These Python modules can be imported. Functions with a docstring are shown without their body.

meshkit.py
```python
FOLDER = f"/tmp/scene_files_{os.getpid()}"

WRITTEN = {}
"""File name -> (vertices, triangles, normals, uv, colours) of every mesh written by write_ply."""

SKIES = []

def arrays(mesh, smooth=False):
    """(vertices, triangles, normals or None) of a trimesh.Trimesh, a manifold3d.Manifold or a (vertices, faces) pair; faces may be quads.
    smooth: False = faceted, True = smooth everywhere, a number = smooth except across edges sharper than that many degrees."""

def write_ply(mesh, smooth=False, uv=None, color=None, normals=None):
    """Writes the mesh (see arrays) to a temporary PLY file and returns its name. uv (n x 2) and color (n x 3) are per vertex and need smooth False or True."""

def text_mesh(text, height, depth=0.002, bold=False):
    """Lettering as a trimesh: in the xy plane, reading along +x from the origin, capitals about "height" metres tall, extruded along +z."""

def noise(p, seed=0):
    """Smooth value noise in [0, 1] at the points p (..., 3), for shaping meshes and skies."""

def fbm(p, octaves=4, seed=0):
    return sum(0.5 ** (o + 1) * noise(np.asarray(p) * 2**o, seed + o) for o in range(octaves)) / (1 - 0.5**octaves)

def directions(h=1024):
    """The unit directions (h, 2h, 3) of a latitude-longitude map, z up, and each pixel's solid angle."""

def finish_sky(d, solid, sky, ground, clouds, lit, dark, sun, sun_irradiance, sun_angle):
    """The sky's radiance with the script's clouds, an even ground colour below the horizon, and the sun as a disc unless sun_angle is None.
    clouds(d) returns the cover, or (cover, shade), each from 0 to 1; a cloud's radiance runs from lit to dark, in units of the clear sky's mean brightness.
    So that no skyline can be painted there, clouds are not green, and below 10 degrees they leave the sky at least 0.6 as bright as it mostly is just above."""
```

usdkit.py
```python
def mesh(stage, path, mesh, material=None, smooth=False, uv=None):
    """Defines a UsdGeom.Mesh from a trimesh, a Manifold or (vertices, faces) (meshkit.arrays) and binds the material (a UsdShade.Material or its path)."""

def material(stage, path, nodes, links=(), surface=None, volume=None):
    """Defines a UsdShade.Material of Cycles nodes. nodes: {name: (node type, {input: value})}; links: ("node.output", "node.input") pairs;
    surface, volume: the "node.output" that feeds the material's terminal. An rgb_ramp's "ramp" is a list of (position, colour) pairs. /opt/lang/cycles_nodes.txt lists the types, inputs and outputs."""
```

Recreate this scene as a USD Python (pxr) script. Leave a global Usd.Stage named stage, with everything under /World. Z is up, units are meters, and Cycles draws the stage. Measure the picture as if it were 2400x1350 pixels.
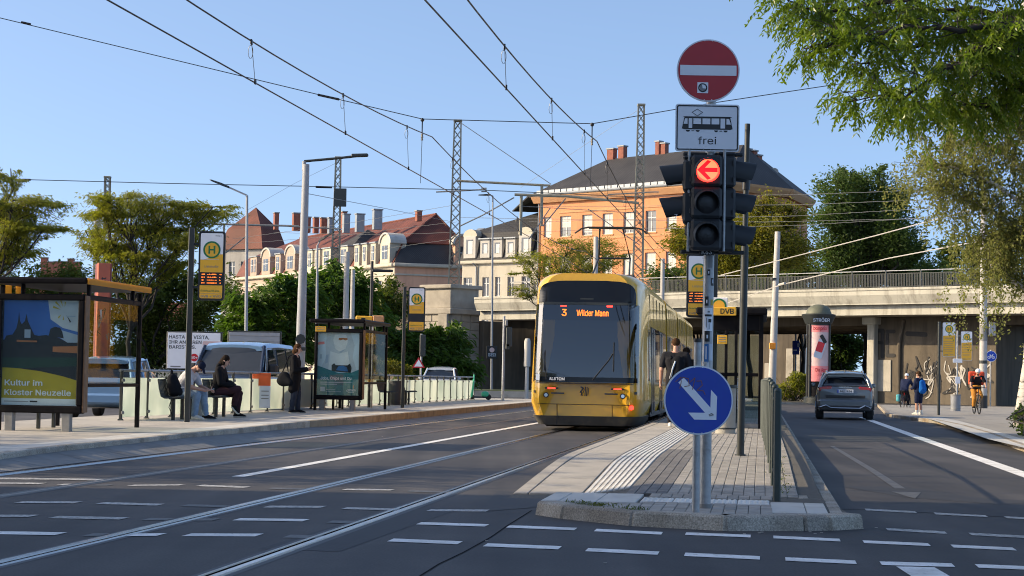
import math, random
import numpy as np
import trimesh, shapely
import manifold3d as m3
from manifold3d import Manifold
import usdkit, meshkit
from pxr import Usd, UsdGeom, UsdLux, UsdShade, Sdf, Gf, Vt

stage = Usd.Stage.CreateInMemory()
UsdGeom.SetStageUpAxis(stage, UsdGeom.Tokens.z)
UsdGeom.SetStageMetersPerUnit(stage, 1.0)
UsdGeom.Xform.Define(stage, '/World')
UsdGeom.Scope.Define(stage, '/World/Looks')

# ------------------------------------------------------------------ camera
FPX, CAMH = 4300.0, 1.154                 # focal length in photo pixels (2400 wide), eye height
PITCH, ROLL = math.atan2(212.0, FPX), math.radians(1.0)
_r0, _f0 = np.array([1., 0, 0]), np.array([0, math.cos(PITCH), math.sin(PITCH)])
_u0 = np.array([0, -math.sin(PITCH), math.cos(PITCH)])
CR = _r0 * math.cos(ROLL) + _u0 * math.sin(ROLL)
CU = -_r0 * math.sin(ROLL) + _u0 * math.cos(ROLL)
CF = _f0
CAM = np.array([0, 0, CAMH])
cam = UsdGeom.Camera.Define(stage, '/World/camera')
cam.AddTransformOp().Set(Gf.Matrix4d(*CR, 0, *CU, 0, *(-CF), 0, *CAM, 1))
cam.CreateHorizontalApertureAttr(36.0)
cam.CreateVerticalApertureAttr(36.0 * 9 / 16)
cam.CreateFocalLengthAttr(36.0 * FPX / 2400)
cam.CreateClippingRangeAttr(Gf.Vec2f(0.1, 5000))
EXPOSURE = 0.85
cam.CreateExposureAttr(EXPOSURE)

# ------------------------------------------------------------------ sky and sun
SUN_EL, SUN_AZ = math.radians(24.0), math.radians(270.0)   # azimuth: clockwise from +y
SUN = np.array([math.sin(SUN_AZ) * math.cos(SUN_EL), math.cos(SUN_AZ) * math.cos(SUN_EL), math.sin(SUN_EL)])
sky = UsdLux.DomeLight.Define(stage, '/World/sky')
sky_mat = usdkit.material(stage, '/World/Looks/sky_look', {
    'sky': ('sky_texture', {'sky_type': 'single_scattering', 'sun_disc': False, 'sun_elevation': SUN_EL,
                            'sun_rotation': SUN_AZ, 'altitude': 120.0, 'air_density': 0.8, 'aerosol_density': 1.8, 'ozone_density': 1.5}),
    'tc': ('texture_coordinate', {}), 'mp': ('mapping', {'location': (0, 0, .13)}), 'nm': ('vector_math', {'math_type': 'normalize'}),
    'bg': ('background_shader', {'strength': 0.15})}, [('tc.generated', 'mp.vector'), ('mp.vector', 'nm.vector1'), ('nm.vector', 'sky.vector'), ('sky.color', 'bg.color')], surface='bg.background')
UsdShade.MaterialBindingAPI.Apply(sky.GetPrim()).Bind(sky_mat)
sky.GetPrim().SetCustomDataByKey('kind', 'structure')
sun = UsdLux.DistantLight.Define(stage, '/World/sun')
sun.CreateIntensityAttr(0.95)
sun.CreateAngleAttr(0.5)
sun.CreateNormalizeAttr(True)
sun.CreateColorAttr(Gf.Vec3f(1.0, 0.81, 0.54))
_z = SUN
_x = np.cross([0, 0, 1.0], _z); _x /= np.linalg.norm(_x)
_y = np.cross(_z, _x)
sun.AddTransformOp().Set(Gf.Matrix4d(*_x, 0, *_y, 0, *_z, 0, 0, 0, 60, 1))

# ------------------------------------------------------------------ from the photograph to the place
def ray(px, py):
    d = CF + CR * (px - 1200) / FPX - CU * (py - 675) / FPX
    return d / d[1]
def G(px, py, z=0.0):                     # the point of the level z seen at that pixel
    d = ray(px, py)
    return CAM + d * ((z - CAMH) / d[2])
def P(px, py, Y):                         # the point at distance Y seen at that pixel
    return CAM + ray(px, py) * Y
def GY(px, Y, z=0.0):                     # the point at distance Y and level z in that pixel column
    py = 880.0
    for _ in range(3):
        p = P(px, py, Y)
        py += (p[2] - z) * FPX / Y
    q = P(px, py, Y)
    return np.array([q[0], Y, z])
TA = math.atan(0.137)                     # the tracks' direction, right of straight ahead
CA, SA = math.cos(TA), math.sin(TA)
def T(x, y, z=0.0):                       # tram frame: x across, y along the tracks
    return np.array([x * CA + y * SA, -x * SA + y * CA, z])
def toT(p):
    return np.array([p[0] * CA - p[1] * SA, p[0] * SA + p[1] * CA, p[2]])

# ------------------------------------------------------------------ prims
_used = {}
def path_for(parent, name):
    k = (parent, name)
    n = _used.get(k, -1) + 1
    _used[k] = n
    return f'{parent}/{name}' if n == 0 else f'{parent}/{name}_{n:03d}'
def cd(path, label=None, cat=None, group=None, kind=None):
    p = stage.GetPrimAtPath(path)
    for k, v in (('label', label), ('category', cat), ('group', group), ('kind', kind)):
        if v:
            p.SetCustomDataByKey(k, v)
    return path
def thing(name, label=None, cat=None, loc=(0, 0, 0), rz=0.0, group=None, kind=None, ref=None, tilt=None):
    path = path_for('/World', name)
    x = UsdGeom.Xform.Define(stage, path)
    x.AddTranslateOp().Set(Gf.Vec3d(*map(float, loc)))
    x.AddRotateZOp().Set(math.degrees(rz))
    if tilt:
        x.AddRotateYOp().Set(tilt)
    if ref:
        x.GetPrim().GetReferences().AddInternalReference(ref)
        x.GetPrim().SetInstanceable(True)
    return cd(path, label, cat, group, kind)
class MB:
    def __init__(self): self.v, self.f, self.n = [], [], 0
    def add(self, vf, mat=None):
        if hasattr(vf, 'to_mesh'):
            m = vf.to_mesh(); v, f = np.asarray(m.vert_properties[:, :3], float), np.asarray(m.tri_verts)
        elif isinstance(vf, trimesh.Trimesh):
            v, f = vf.vertices, vf.faces
        else:
            v, f = vf
        v, f = np.asarray(v, float), np.asarray(f, int)
        if f.ndim == 2 and f.shape[1] == 4:
            f = np.vstack([f[:, [0, 1, 2]], f[:, [0, 2, 3]]])
        if mat is not None:
            v = v @ np.asarray(mat)[:3, :3].T + np.asarray(mat)[:3, 3]
        self.v.append(v); self.f.append(f + self.n); self.n += len(v)
        return self
    def mesh(self): return np.vstack(self.v), np.vstack(self.f)
    def moved(self, loc=(0, 0, 0), rz=0.0):
        v, f = self.mesh()
        c, s = math.cos(rz), math.sin(rz)
        return v @ np.array([[c, s, 0], [-s, c, 0], [0, 0, 1]]) + np.asarray(loc, float), f
def part(parent, name, mb, mat, smooth=False, label=None, kind=None, cat=None, group=None):
    path = path_for(parent, name)
    m = mb.mesh() if isinstance(mb, MB) else mb
    usdkit.mesh(stage, path, m, LOOK[mat] if isinstance(mat, str) else mat, smooth)
    return cd(path, label, cat, group, kind)
def solo(name, mb, mat, label, cat, group=None, kind=None, smooth=False):
    return part('/World', name, mb, mat, smooth, label, kind, cat, group)

# ------------------------------------------------------------------ shapes
_BF = np.array([[0, 2, 3, 1], [4, 5, 7, 6], [0, 1, 5, 4], [2, 6, 7, 3], [0, 4, 6, 2], [1, 3, 7, 5]])
def bb(x0, x1, y0, y1, z0, z1):
    v = np.array([[x, y, z] for x in (x0, x1) for y in (y0, y1) for z in (z0, z1)], float)
    f = np.array([[0, 1, 3, 2], [4, 6, 7, 5], [0, 4, 5, 1], [2, 3, 7, 6], [0, 2, 6, 4], [1, 5, 7, 3]])
    return v, f
_c = np.array([[sx * (1 - (k == 0) * .3), sy * (1 - (k == 1) * .3), sz * (1 - (k == 2) * .3)] for sx in (-1, 1) for sy in (-1, 1) for sz in (-1, 1) for k in range(3)])
_cs = np.array([[sx, sy, sz] for sx in (-1, 1) for sy in (-1, 1) for sz in (-1, 1) for k in range(3)], float)
_ck = np.array([[k2 != k for k2 in range(3)] for _ in range(8) for k in range(3)], float)
_hull = trimesh.convex.convex_hull(np.where(_ck > 0, _cs * .7, _cs))
_hm = np.argmin(((_hull.vertices[:, None] - np.where(_ck > 0, _cs * .7, _cs)[None]) ** 2).sum(-1), 1)
_hf = _hm[_hull.faces]
def rb(x0, x1, y0, y1, z0, z1, b=0.01):               # box with chamfered edges
    c = np.array([x0 + x1, y0 + y1, z0 + z1]) / 2; h = np.abs(np.array([x1 - x0, y1 - y0, z1 - z0])) / 2
    b = min(b, h.min() * .95)
    return c + _cs * (h - b * _ck), _hf
def rot(v, rz=0, rx=0, ry=0, at=(0, 0, 0)):
    v, f = v
    at = np.asarray(at, float); w = np.asarray(v, float) - at
    for a, i, j in ((rx, 1, 2), (ry, 2, 0), (rz, 0, 1)):
        if a:
            c, s = math.cos(a), math.sin(a); t = w.copy()
            w[:, i], w[:, j] = c * t[:, i] - s * t[:, j], s * t[:, i] + c * t[:, j]
    return w + at, f
def mv(vf, x=0, y=0, z=0):
    return np.asarray(vf[0]) + np.array([x, y, z]), vf[1]
def tube(pts, r, n=8, caps=True):
    p = np.asarray(pts, float); r = np.broadcast_to(np.asarray(r, float), (len(p),))
    t = np.gradient(p, axis=0); t /= np.linalg.norm(t, axis=1, keepdims=True) + 1e-12
    ref = np.array([0, 0, 1.0]) if abs(t[:, 2]).mean() < .8 else np.array([0, 1.0, 0])
    a = np.cross(t, ref); a /= np.linalg.norm(a, axis=1, keepdims=True) + 1e-12
    b = np.cross(t, a); ang = np.arange(n) * 2 * np.pi / n
    v = p[:, None] + r[:, None, None] * (np.cos(ang)[None, :, None] * a[:, None] + np.sin(ang)[None, :, None] * b[:, None])
    k = len(p); i, j = np.meshgrid(np.arange(k - 1), np.arange(n), indexing='ij')
    q = np.stack([i * n + j, i * n + (j + 1) % n, (i + 1) * n + (j + 1) % n, (i + 1) * n + j], -1).reshape(-1, 4)
    f = np.vstack([q[:, [0, 1, 2]], q[:, [0, 2, 3]]]); v = v.reshape(-1, 3)
    if caps:
        v = np.vstack([v, p[:1], p[-1:]]); c0, c1 = k * n, k * n + 1; jj = np.arange(n)
        f = np.vstack([f, np.stack([np.full(n, c0), (jj + 1) % n, jj], 1), np.stack([np.full(n, c1), (k - 1) * n + jj, (k - 1) * n + (jj + 1) % n], 1)])
    return v, f
def lathe(prof, n=20, at=(0, 0, 0)):                  # profile of (radius, z), bottom to top
    p = np.asarray(prof, float); ang = np.arange(n) * 2 * np.pi / n
    v = np.stack([p[:, None, 0] * np.cos(ang), p[:, None, 0] * np.sin(ang), np.broadcast_to(p[:, None, 1], (len(p), n))], -1).reshape(-1, 3)
    k = len(p); i, j = np.meshgrid(np.arange(k - 1), np.arange(n), indexing='ij')
    q = np.stack([i * n + j, i * n + (j + 1) % n, (i + 1) * n + (j + 1) % n, (i + 1) * n + j], -1).reshape(-1, 4)
    return v + np.asarray(at, float), np.vstack([q[:, [0, 1, 2]], q[:, [0, 2, 3]]])
def cyl(x, y, z0, z1, r, n=14, r1=None):
    r1 = r if r1 is None else r1
    return lathe([(0, z0), (r, z0), (r1, z1), (0, z1)], n, (x, y, 0))
def ball(c, r, n=10, s=(1, 1, 1)):
    a = np.linspace(-np.pi / 2, np.pi / 2, n)
    v, f = lathe(np.stack([np.cos(a), np.sin(a)], 1), 2 * n)
    return v * np.asarray(s) * r + np.asarray(c, float), f
def ext(poly, d):                                     # polygon in the plane, extruded along z
    if hasattr(poly, 'geoms'):
        mb = MB()
        for g in poly.geoms:
            if g.geom_type == 'Polygon': mb.add(ext(g, d))
        return mb.mesh() if mb.v else bb(0, .001, 0, .001, 0, d)
    if not hasattr(poly, 'exterior'):
        poly = shapely.Polygon(poly)
    if poly.is_empty: return bb(0, .001, 0, .001, 0, d)
    m = trimesh.creation.extrude_polygon(poly, d, engine='earcut')
    return np.asarray(m.vertices), np.asarray(m.faces)
def up(vf, y=0.0):                                    # xy drawing -> upright, facing -y; its depth comes forward of y
    v, f = vf
    return np.stack([v[:, 0], y - v[:, 2], v[:, 1]], 1), f
def side(vf, x=0.0):                                  # drawing in (y, z), extruded along +x from x
    v, f = vf
    return np.stack([x + v[:, 2], v[:, 0], v[:, 1]], 1), f
_tx = {}
def text(s, h, cx=None, x=0.0, z=0.0, y=0.0, d=0.0015, bold=False, width=None):
    k = (s, bold)
    if k not in _tx:
        m = meshkit.text_mesh(s, 1.0, 1.0, bold); _tx[k] = (np.asarray(m.vertices), np.asarray(m.faces))
    v, f = _tx[k]; v = v.copy(); v[:, :2] *= h; v[:, 2] *= d
    lo, hi = v[:, 0].min(), v[:, 0].max()
    if width:
        v[:, 0] = (v[:, 0] - lo) * width / (hi - lo) + lo
        hi = lo + width
    v[:, 0] += (cx - (lo + hi) / 2) if cx is not None else x - lo
    v[:, 1] += z
    return up((v, f), y)
def disc(r, d=0.002, n=32, cx=0, cz=0, y=0, r0=None):
    p = shapely.Point(0, 0).buffer(r, n // 4)
    if r0:
        p = p.difference(shapely.Point(0, 0).buffer(r0, n // 4))
    v, f = ext(p, d)
    return mv(up((v, f), y), cx, 0, cz)
def rrect(w, h, r=0.02, cx=0, cz=0):
    r = min(r, .45 * min(w, h))
    return shapely.box(cx - w / 2 + r, cz - h / 2 + r, cx + w / 2 - r, cz + h / 2 - r).buffer(r, 4)
def plate(poly, d, y=0):                              # upright flat piece from a polygon in (x, z)
    return up(ext(poly, d), y)
def stroke(pts, w):
    return shapely.LineString(pts).buffer(w / 2, 3)
def sheet(fn, xs, ys):                                # fn(x, y) -> world point
    v = np.array([fn(x, y) for y in ys for x in xs], float); nx = len(xs)
    i, j = np.meshgrid(np.arange(len(ys) - 1), np.arange(nx - 1), indexing='ij')
    a = i * nx + j
    return v, np.stack([a, a + 1, a + nx + 1, a + nx], -1).reshape(-1, 4)
def loft(rings, closed=True, caps=True):              # rings: k lists of n points
    r = np.asarray(rings, float); k, n = r.shape[:2]; v = r.reshape(-1, 3)
    i, j = np.meshgrid(np.arange(k - 1), np.arange(n if closed else n - 1), indexing='ij')
    q = np.stack([i * n + j, i * n + (j + 1) % n, (i + 1) * n + (j + 1) % n, (i + 1) * n + j], -1).reshape(-1, 4)
    f = np.vstack([q[:, [0, 1, 2]], q[:, [0, 2, 3]]])
    if caps and closed:
        c0, c1 = r[0].mean(0), r[-1].mean(0); v = np.vstack([v, [c0], [c1]]); jj = np.arange(n)
        f = np.vstack([f, np.stack([np.full(n, k * n), (jj + 1) % n, jj], 1), np.stack([np.full(n, k * n + 1), (k - 1) * n + jj, (k - 1) * n + (jj + 1) % n], 1)])
    return v, f

# ------------------------------------------------------------------ materials
LOOK = {}
def look(name, nodes, links, surface):
    LOOK[name] = usdkit.material(stage, '/World/Looks/' + name, nodes, links, surface=surface)
def plain(name, col, rough=.6, metal=0., var=.12, vs=4., bump=0., bs=60., spec=.5, coat=0., world=False, dirt=None, ds=1.5, dr=(.5, .72), trans=0., em=0., emc=None, detail=4., streak=False):
    """One painted / mineral surface: base colour with two scales of wear, optional stains, fine relief."""
    col = np.asarray(col, float)
    n = {'tc': ('geometry' if world else 'texture_coordinate', {}),
         'nz': ('noise_texture', {'scale': vs, 'detail': detail, 'roughness': .6}),
         'rp': ('rgb_ramp', {'ramp': [(.25, col * (1 - var)), (.5, col), (.75, np.minimum(col * (1 + var), .95))]}),
         'p': ('principled_bsdf', {'roughness': rough, 'metallic': metal, 'specular_ior_level': spec, 'coat_weight': coat})}
    src = 'tc.position' if world else 'tc.object'
    l = [(src, 'nz.vector'), ('nz.fac', 'rp.fac')]
    out = 'rp.color'
    if dirt is not None:
        n['n2'] = ('noise_texture', {'scale': ds, 'detail': 6., 'roughness': .7})
        n['r2'] = ('rgb_ramp', {'ramp': [(dr[0], (0, 0, 0)), (dr[1], (1, 1, 1))]})
        n['mx'] = ('mix', {'color2': dirt})
        d_src = src
        if streak:                                     # rain-washed dirt, drawn out downwards
            n['ms2'] = ('mapping', {'scale': (1, 1, .12)}); l.append((src, 'ms2.vector')); d_src = 'ms2.vector'
        l += [(d_src, 'n2.vector'), ('n2.fac', 'r2.fac'), ('r2.color', 'mx.fac'), (out, 'mx.color1')]
        out = 'mx.color'
    l.append((out, 'p.base_color'))
    if bump:
        n['nb'] = ('noise_texture', {'scale': bs, 'detail': 3.})
        n['b'] = ('bump', {'strength': bump, 'distance': .01})
        l += [(src, 'nb.vector'), ('nb.fac', 'b.height'), ('b.normal', 'p.normal')]
    if em:
        n['p'][1].update({'emission_color': tuple(emc if emc is not None else col), 'emission_strength': em})
    s = 'p.BSDF'
    if trans:
        n['t'] = ('translucent_bsdf', {}); n['ms'] = ('mix_closure', {'fac': trans})
        l += [(out, 't.color'), ('p.BSDF', 'ms.closure1'), ('t.BSDF', 'ms.closure2')]; s = 'ms.closure'
    look(name, n, l, s)
def leafy(name, stops, trans=.35, rough=.5, sc=2.2):
    """Leaves: tones drift from clump to clump and from leaf to leaf between the given colours."""
    st = [(.28 + .44 * p, c) for p, c in stops]
    look(name, {'g': ('geometry', {}), 'n': ('noise_texture', {'scale': sc, 'detail': 5., 'roughness': .85}), 'rp': ('rgb_ramp', {'ramp': st}), 'p': ('principled_bsdf', {'roughness': rough, 'specular_ior_level': .35}),
                't': ('translucent_bsdf', {}), 'hs': ('hsv', {'saturation': 1.1, 'value': 1.5}), 'm': ('mix_closure', {'fac': trans})},
         [('g.position', 'n.vector'), ('n.fac', 'rp.fac'), ('rp.color', 'p.base_color'), ('rp.color', 'hs.color'), ('hs.color', 't.color'), ('p.BSDF', 'm.closure1'), ('t.BSDF', 'm.closure2')], 'm.closure')
def pane(name, tint=(1, 1, 1), rough=.0, f0=.04, gl=(1, 1, 1)):
    """Thin glass sheet: tinted see-through plus a mirror that grows towards grazing views, alike from both sides."""
    look(name, {'l': ('layer_weight', {'blend': .5}), 'pw': ('math', {'math_type': 'power', 'value2': 5.}), 'ma': ('math', {'math_type': 'multiply_add', 'value2': 1 - f0, 'value3': f0}),
                't': ('transparent_bsdf', {'color': tint}), 'g': ('glossy_bsdf', {'roughness': rough, 'color': gl}), 'm': ('mix_closure', {})},
         [('l.facing', 'pw.value1'), ('pw.value', 'ma.value1'), ('ma.value', 'm.fac'), ('t.BSDF', 'm.closure1'), ('g.BSDF', 'm.closure2')], 'm.closure')
# asphalt: fine stones, large tonal drift, tracks and patches
look('asphalt', {'g': ('geometry', {}), 'n1': ('noise_texture', {'scale': .35, 'detail': 5., 'roughness': .65}),
    'mp': ('mapping', {'rotation': (0, 0, TA), 'scale': (1.6, .05, 1)}), 'n2': ('noise_texture', {'scale': 1., 'detail': 3.}),
    'n3': ('noise_texture', {'scale': 55., 'detail': 3., 'roughness': .75}), 'r1': ('rgb_ramp', {'ramp': [(.3, (.036, .034, .036)), (.7, (.072, .068, .066))]}),
    'r2': ('rgb_ramp', {'ramp': [(.35, (.68, .68, .69)), (.68, (1.32, 1.29, 1.26))]}), 'r3': ('rgb_ramp', {'ramp': [(.30, (.5, .5, .5)), (.55, (1., 1., 1.)), (.72, (1.75, 1.7, 1.6))]}),
    'm1': ('mix', {'mix_type': 'multiply', 'fac': 1.}), 'm2': ('mix', {'mix_type': 'multiply', 'fac': .8}), 'b': ('bump', {'strength': .5, 'distance': .006}),
    'p': ('principled_bsdf', {'roughness': .72, 'specular_ior_level': .45})},
    [('g.position', 'n1.vector'), ('g.position', 'mp.vector'), ('mp.vector', 'n2.vector'), ('g.position', 'n3.vector'), ('n1.fac', 'r1.fac'), ('n2.fac', 'r2.fac'), ('n3.fac', 'r3.fac'),
     ('r1.color', 'm1.color1'), ('r2.color', 'm1.color2'), ('m1.color', 'm2.color1'), ('r3.color', 'm2.color2'), ('m2.color', 'p.base_color'), ('n3.fac', 'b.height'), ('b.normal', 'p.normal')], 'p.BSDF')
plain('asphalt_patch', (.026, .026, .029), .7, var=.3, vs=30, bump=.3, bs=60, world=True)
plain('tar', (.010, .010, .011), .8, spec=.05)
plain('rail_dull', (.22, .20, .18), .5, .6, .2, 9, world=True)
plain('bitumen', (.032, .031, .033), .55, var=.25, vs=6, world=True)
def worn_paint(name, col, lo, hi):
    look(name, {'g': ('geometry', {}), 'n': ('noise_texture', {'scale': 22., 'detail': 6., 'roughness': .75}), 'r': ('rgb_ramp', {'ramp': [(lo, (.055, .055, .056)), (hi, col)]}),
                'n2': ('noise_texture', {'scale': 3., 'detail': 3.}), 'r2': ('rgb_ramp', {'ramp': [(.3, (.72, .71, .69)), (.6, (1, 1, 1))]}), 'm': ('mix', {'mix_type': 'multiply', 'fac': 1.}), 'p': ('principled_bsdf', {'roughness': .55})},
         [('g.position', 'n.vector'), ('g.position', 'n2.vector'), ('n.fac', 'r.fac'), ('n2.fac', 'r2.fac'), ('r.color', 'm.color1'), ('r2.color', 'm.color2'), ('m.color', 'p.base_color')], 'p.BSDF')
worn_paint('road_paint', (.84, .83, .80), .30, .44)
worn_paint('worn_paint', (.55, .54, .51), .36, .56)
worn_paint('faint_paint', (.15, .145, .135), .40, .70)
plain('rail_steel', (.55, .55, .55), .2, 1., .15, 9, world=True)
plain('rail_side', (.10, .08, .065), .6, .3, world=True)
plain('groove', (.008, .008, .008), .9, spec=0.)
plain('slab', (.40, .365, .31), .75, var=.12, vs=3, bump=.25, bs=90, world=True, dirt=(.24, .225, .20), ds=1.2)
plain('slab_worn', (.36, .33, .28), .75, var=.14, vs=3, bump=.25, bs=90, world=True, dirt=(.22, .205, .18), ds=1.6)
plain('slab_pale', (.52, .505, .46), .7, var=.08, vs=4, bump=.2, bs=90, world=True, dirt=(.36, .34, .30), ds=2.2)
plain('gutter_slab', (.20, .20, .195), .75, var=.15, vs=2.5, bump=.25, world=True, dirt=(.13, .12, .11), ds=.9)
plain('tactile', (.66, .65, .61), .6, var=.06, vs=6, world=True, dirt=(.45, .43, .39), ds=2.5)
for i, c in enumerate([(.34, .315, .275), (.30, .28, .245), (.37, .34, .30)]):
    plain(f'paver_{i}', c, .8, var=.15, vs=12, bump=.4, bs=120, world=True, dirt=(.20, .185, .16), ds=1.6)
for i, c in enumerate([(.17, .16, .15), (.145, .137, .13)]):
    plain(f'paver_dark_{i}', c, .8, var=.15, vs=12, bump=.4, bs=120, world=True)
plain('joint', (.10, .092, .078), .95, var=.3, vs=30, world=True)
for i, c in enumerate([(.40, .365, .31), (.36, .33, .285), (.44, .40, .335)]):
    look(f'granite_{i}', {'g': ('geometry', {}), 'n': ('noise_texture', {'scale': 70., 'detail': 4., 'roughness': .8}), 'r': ('rgb_ramp', {'ramp': [(.33, np.array(c) * .42), (.5, c), (.66, np.array(c) * 1.55)]}),
        'n2': ('noise_texture', {'scale': 2.4, 'detail': 4.}), 'r2': ('rgb_ramp', {'ramp': [(.35, (.62, .58, .52)), (.62, (1.05, 1.03, 1))]}), 'm': ('mix', {'mix_type': 'multiply', 'fac': .9}), 'b': ('bump', {'strength': .7, 'distance': .012}), 'p': ('principled_bsdf', {'roughness': .8})},
        [('g.position', 'n.vector'), ('g.position', 'n2.vector'), ('n.fac', 'r.fac'), ('n2.fac', 'r2.fac'), ('r.color', 'm.color1'), ('r2.color', 'm.color2'), ('m.color', 'p.base_color'), ('n.fac', 'b.height'), ('b.normal', 'p.normal')], 'p.BSDF')
plain('kerb_brown', (.30, .235, .155), .85, var=.25, vs=3, bump=.4, bs=50, world=True, dirt=(.15, .11, .075), ds=2.)
plain('earth', (.10, .085, .055), .95, var=.35, vs=2, world=True)
plain('grass_ground', (.075, .095, .03), .95, var=.4, vs=1.2, world=True)
# mineral, metal, paint
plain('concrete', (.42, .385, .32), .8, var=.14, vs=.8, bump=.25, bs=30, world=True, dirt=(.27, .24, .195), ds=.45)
plain('concrete_pale', (.46, .44, .37), .8, var=.10, vs=.7, bump=.2, bs=30, world=True, dirt=(.20, .18, .145), ds=1.3, dr=(.48, .74), streak=True)  # paler bridge concrete with dirt streaks
plain('abutment', (.125, .100, .070), .85, var=.2, vs=.6, bump=.3, bs=20, world=True, dirt=(.05, .04, .03), ds=.9, dr=(.45, .7), streak=True)  # base darkened to stand in for shade on the walls; streaks are dirt
plain('stone', (.33, .295, .24), .85, var=.18, vs=1.2, bump=.4, bs=12, world=True, dirt=(.20, .18, .15), ds=.5)
plain('pole_concrete', (.42, .40, .37), .75, var=.10, vs=5, bump=.15, bs=50)
plain('pole_grey', (.27, .28, .30), .5, var=.08, vs=3)
plain('galvanised', (.34, .345, .35), .42, .55, .2, 14, dirt=(.20, .20, .19), ds=5)
plain('galv_dull', (.21, .21, .205), .6, .25, .2, 9, dirt=(.20, .19, .17), ds=4)
plain('lattice', (.22, .21, .165), .7, .1, .2, 3, dirt=(.16, .13, .09), ds=2)
plain('dark_paint', (.022, .026, .025), .45, 0, .2, 4)
plain('black_paint', (.012, .012, .013), .4, 0, .2, 4)
plain('shelter_frame', (.010, .0095, .011), .42, 0, .2, 3, spec=.04, dirt=(.020, .018, .017), ds=4)
plain('fence_paint', (.028, .040, .034), .4, 0, .2, 5)
plain('signal_black', (.018, .020, .022), .6, 0, .25, 8, bump=.1)
plain('signal_lens', (.012, .012, .013), .16, 0, .2, 60, bump=.3, bs=130)
plain('white_film', (.74, .75, .78), .35, 0, .03)
plain('red_film', (.42, .012, .018), .33, 0, .06)
plain('blue_film', (.006, .045, .36), .33, 0, .05, dirt=(.01, .06, .33), ds=5)
plain('sign_edge', (.52, .53, .55), .35, .6, .08)
plain('sign_black', (.010, .010, .011), .4)
plain('yellow_film', (.74, .40, .03), .4, 0, .04)
plain('yellow_acrylic', (.80, .46, .05), .35, 0, .04, trans=.6)
plain('green_film', (.01, .14, .045), .4)
plain('brown_ink', (.22, .085, .035), .6)
plain('grey_ink', (.20, .20, .20), .6)
plain('orange_box', (.80, .27, .015), .5, 0, .05)
plain('orange_film', (.80, .13, .02), .5)
plain('led_panel', (.012, .010, .010), .3)
plain('led_orange', (.9, .25, .03), .5, em=1.15, emc=(1., .19, .02))
plain('led_red', (.8, .05, .02), .5, em=2.6, emc=(1., .03, .02))
plain('led_arrow', (.45, .02, .02), .5, em=.55, emc=(1., .01, .02))
plain('led_glow', (.9, .2, .1), .5, em=1.5, emc=(1., .15, .06))
plain('tail_glow', (.6, .03, .02), .3, em=1.5, emc=(1., .06, .03))
plain('rubber', (.014, .014, .015), .8)
plain('wood', (.16, .085, .04), .6, 0, .3, 9)
pane('glass', (.93, .97, .95))
pane('tram_glass', (.30, .33, .36), f0=.11, rough=.02)
pane('dirty_glass', (.86, .90, .88), rough=.03, f0=.02, gl=(.2, .2, .2))
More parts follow.
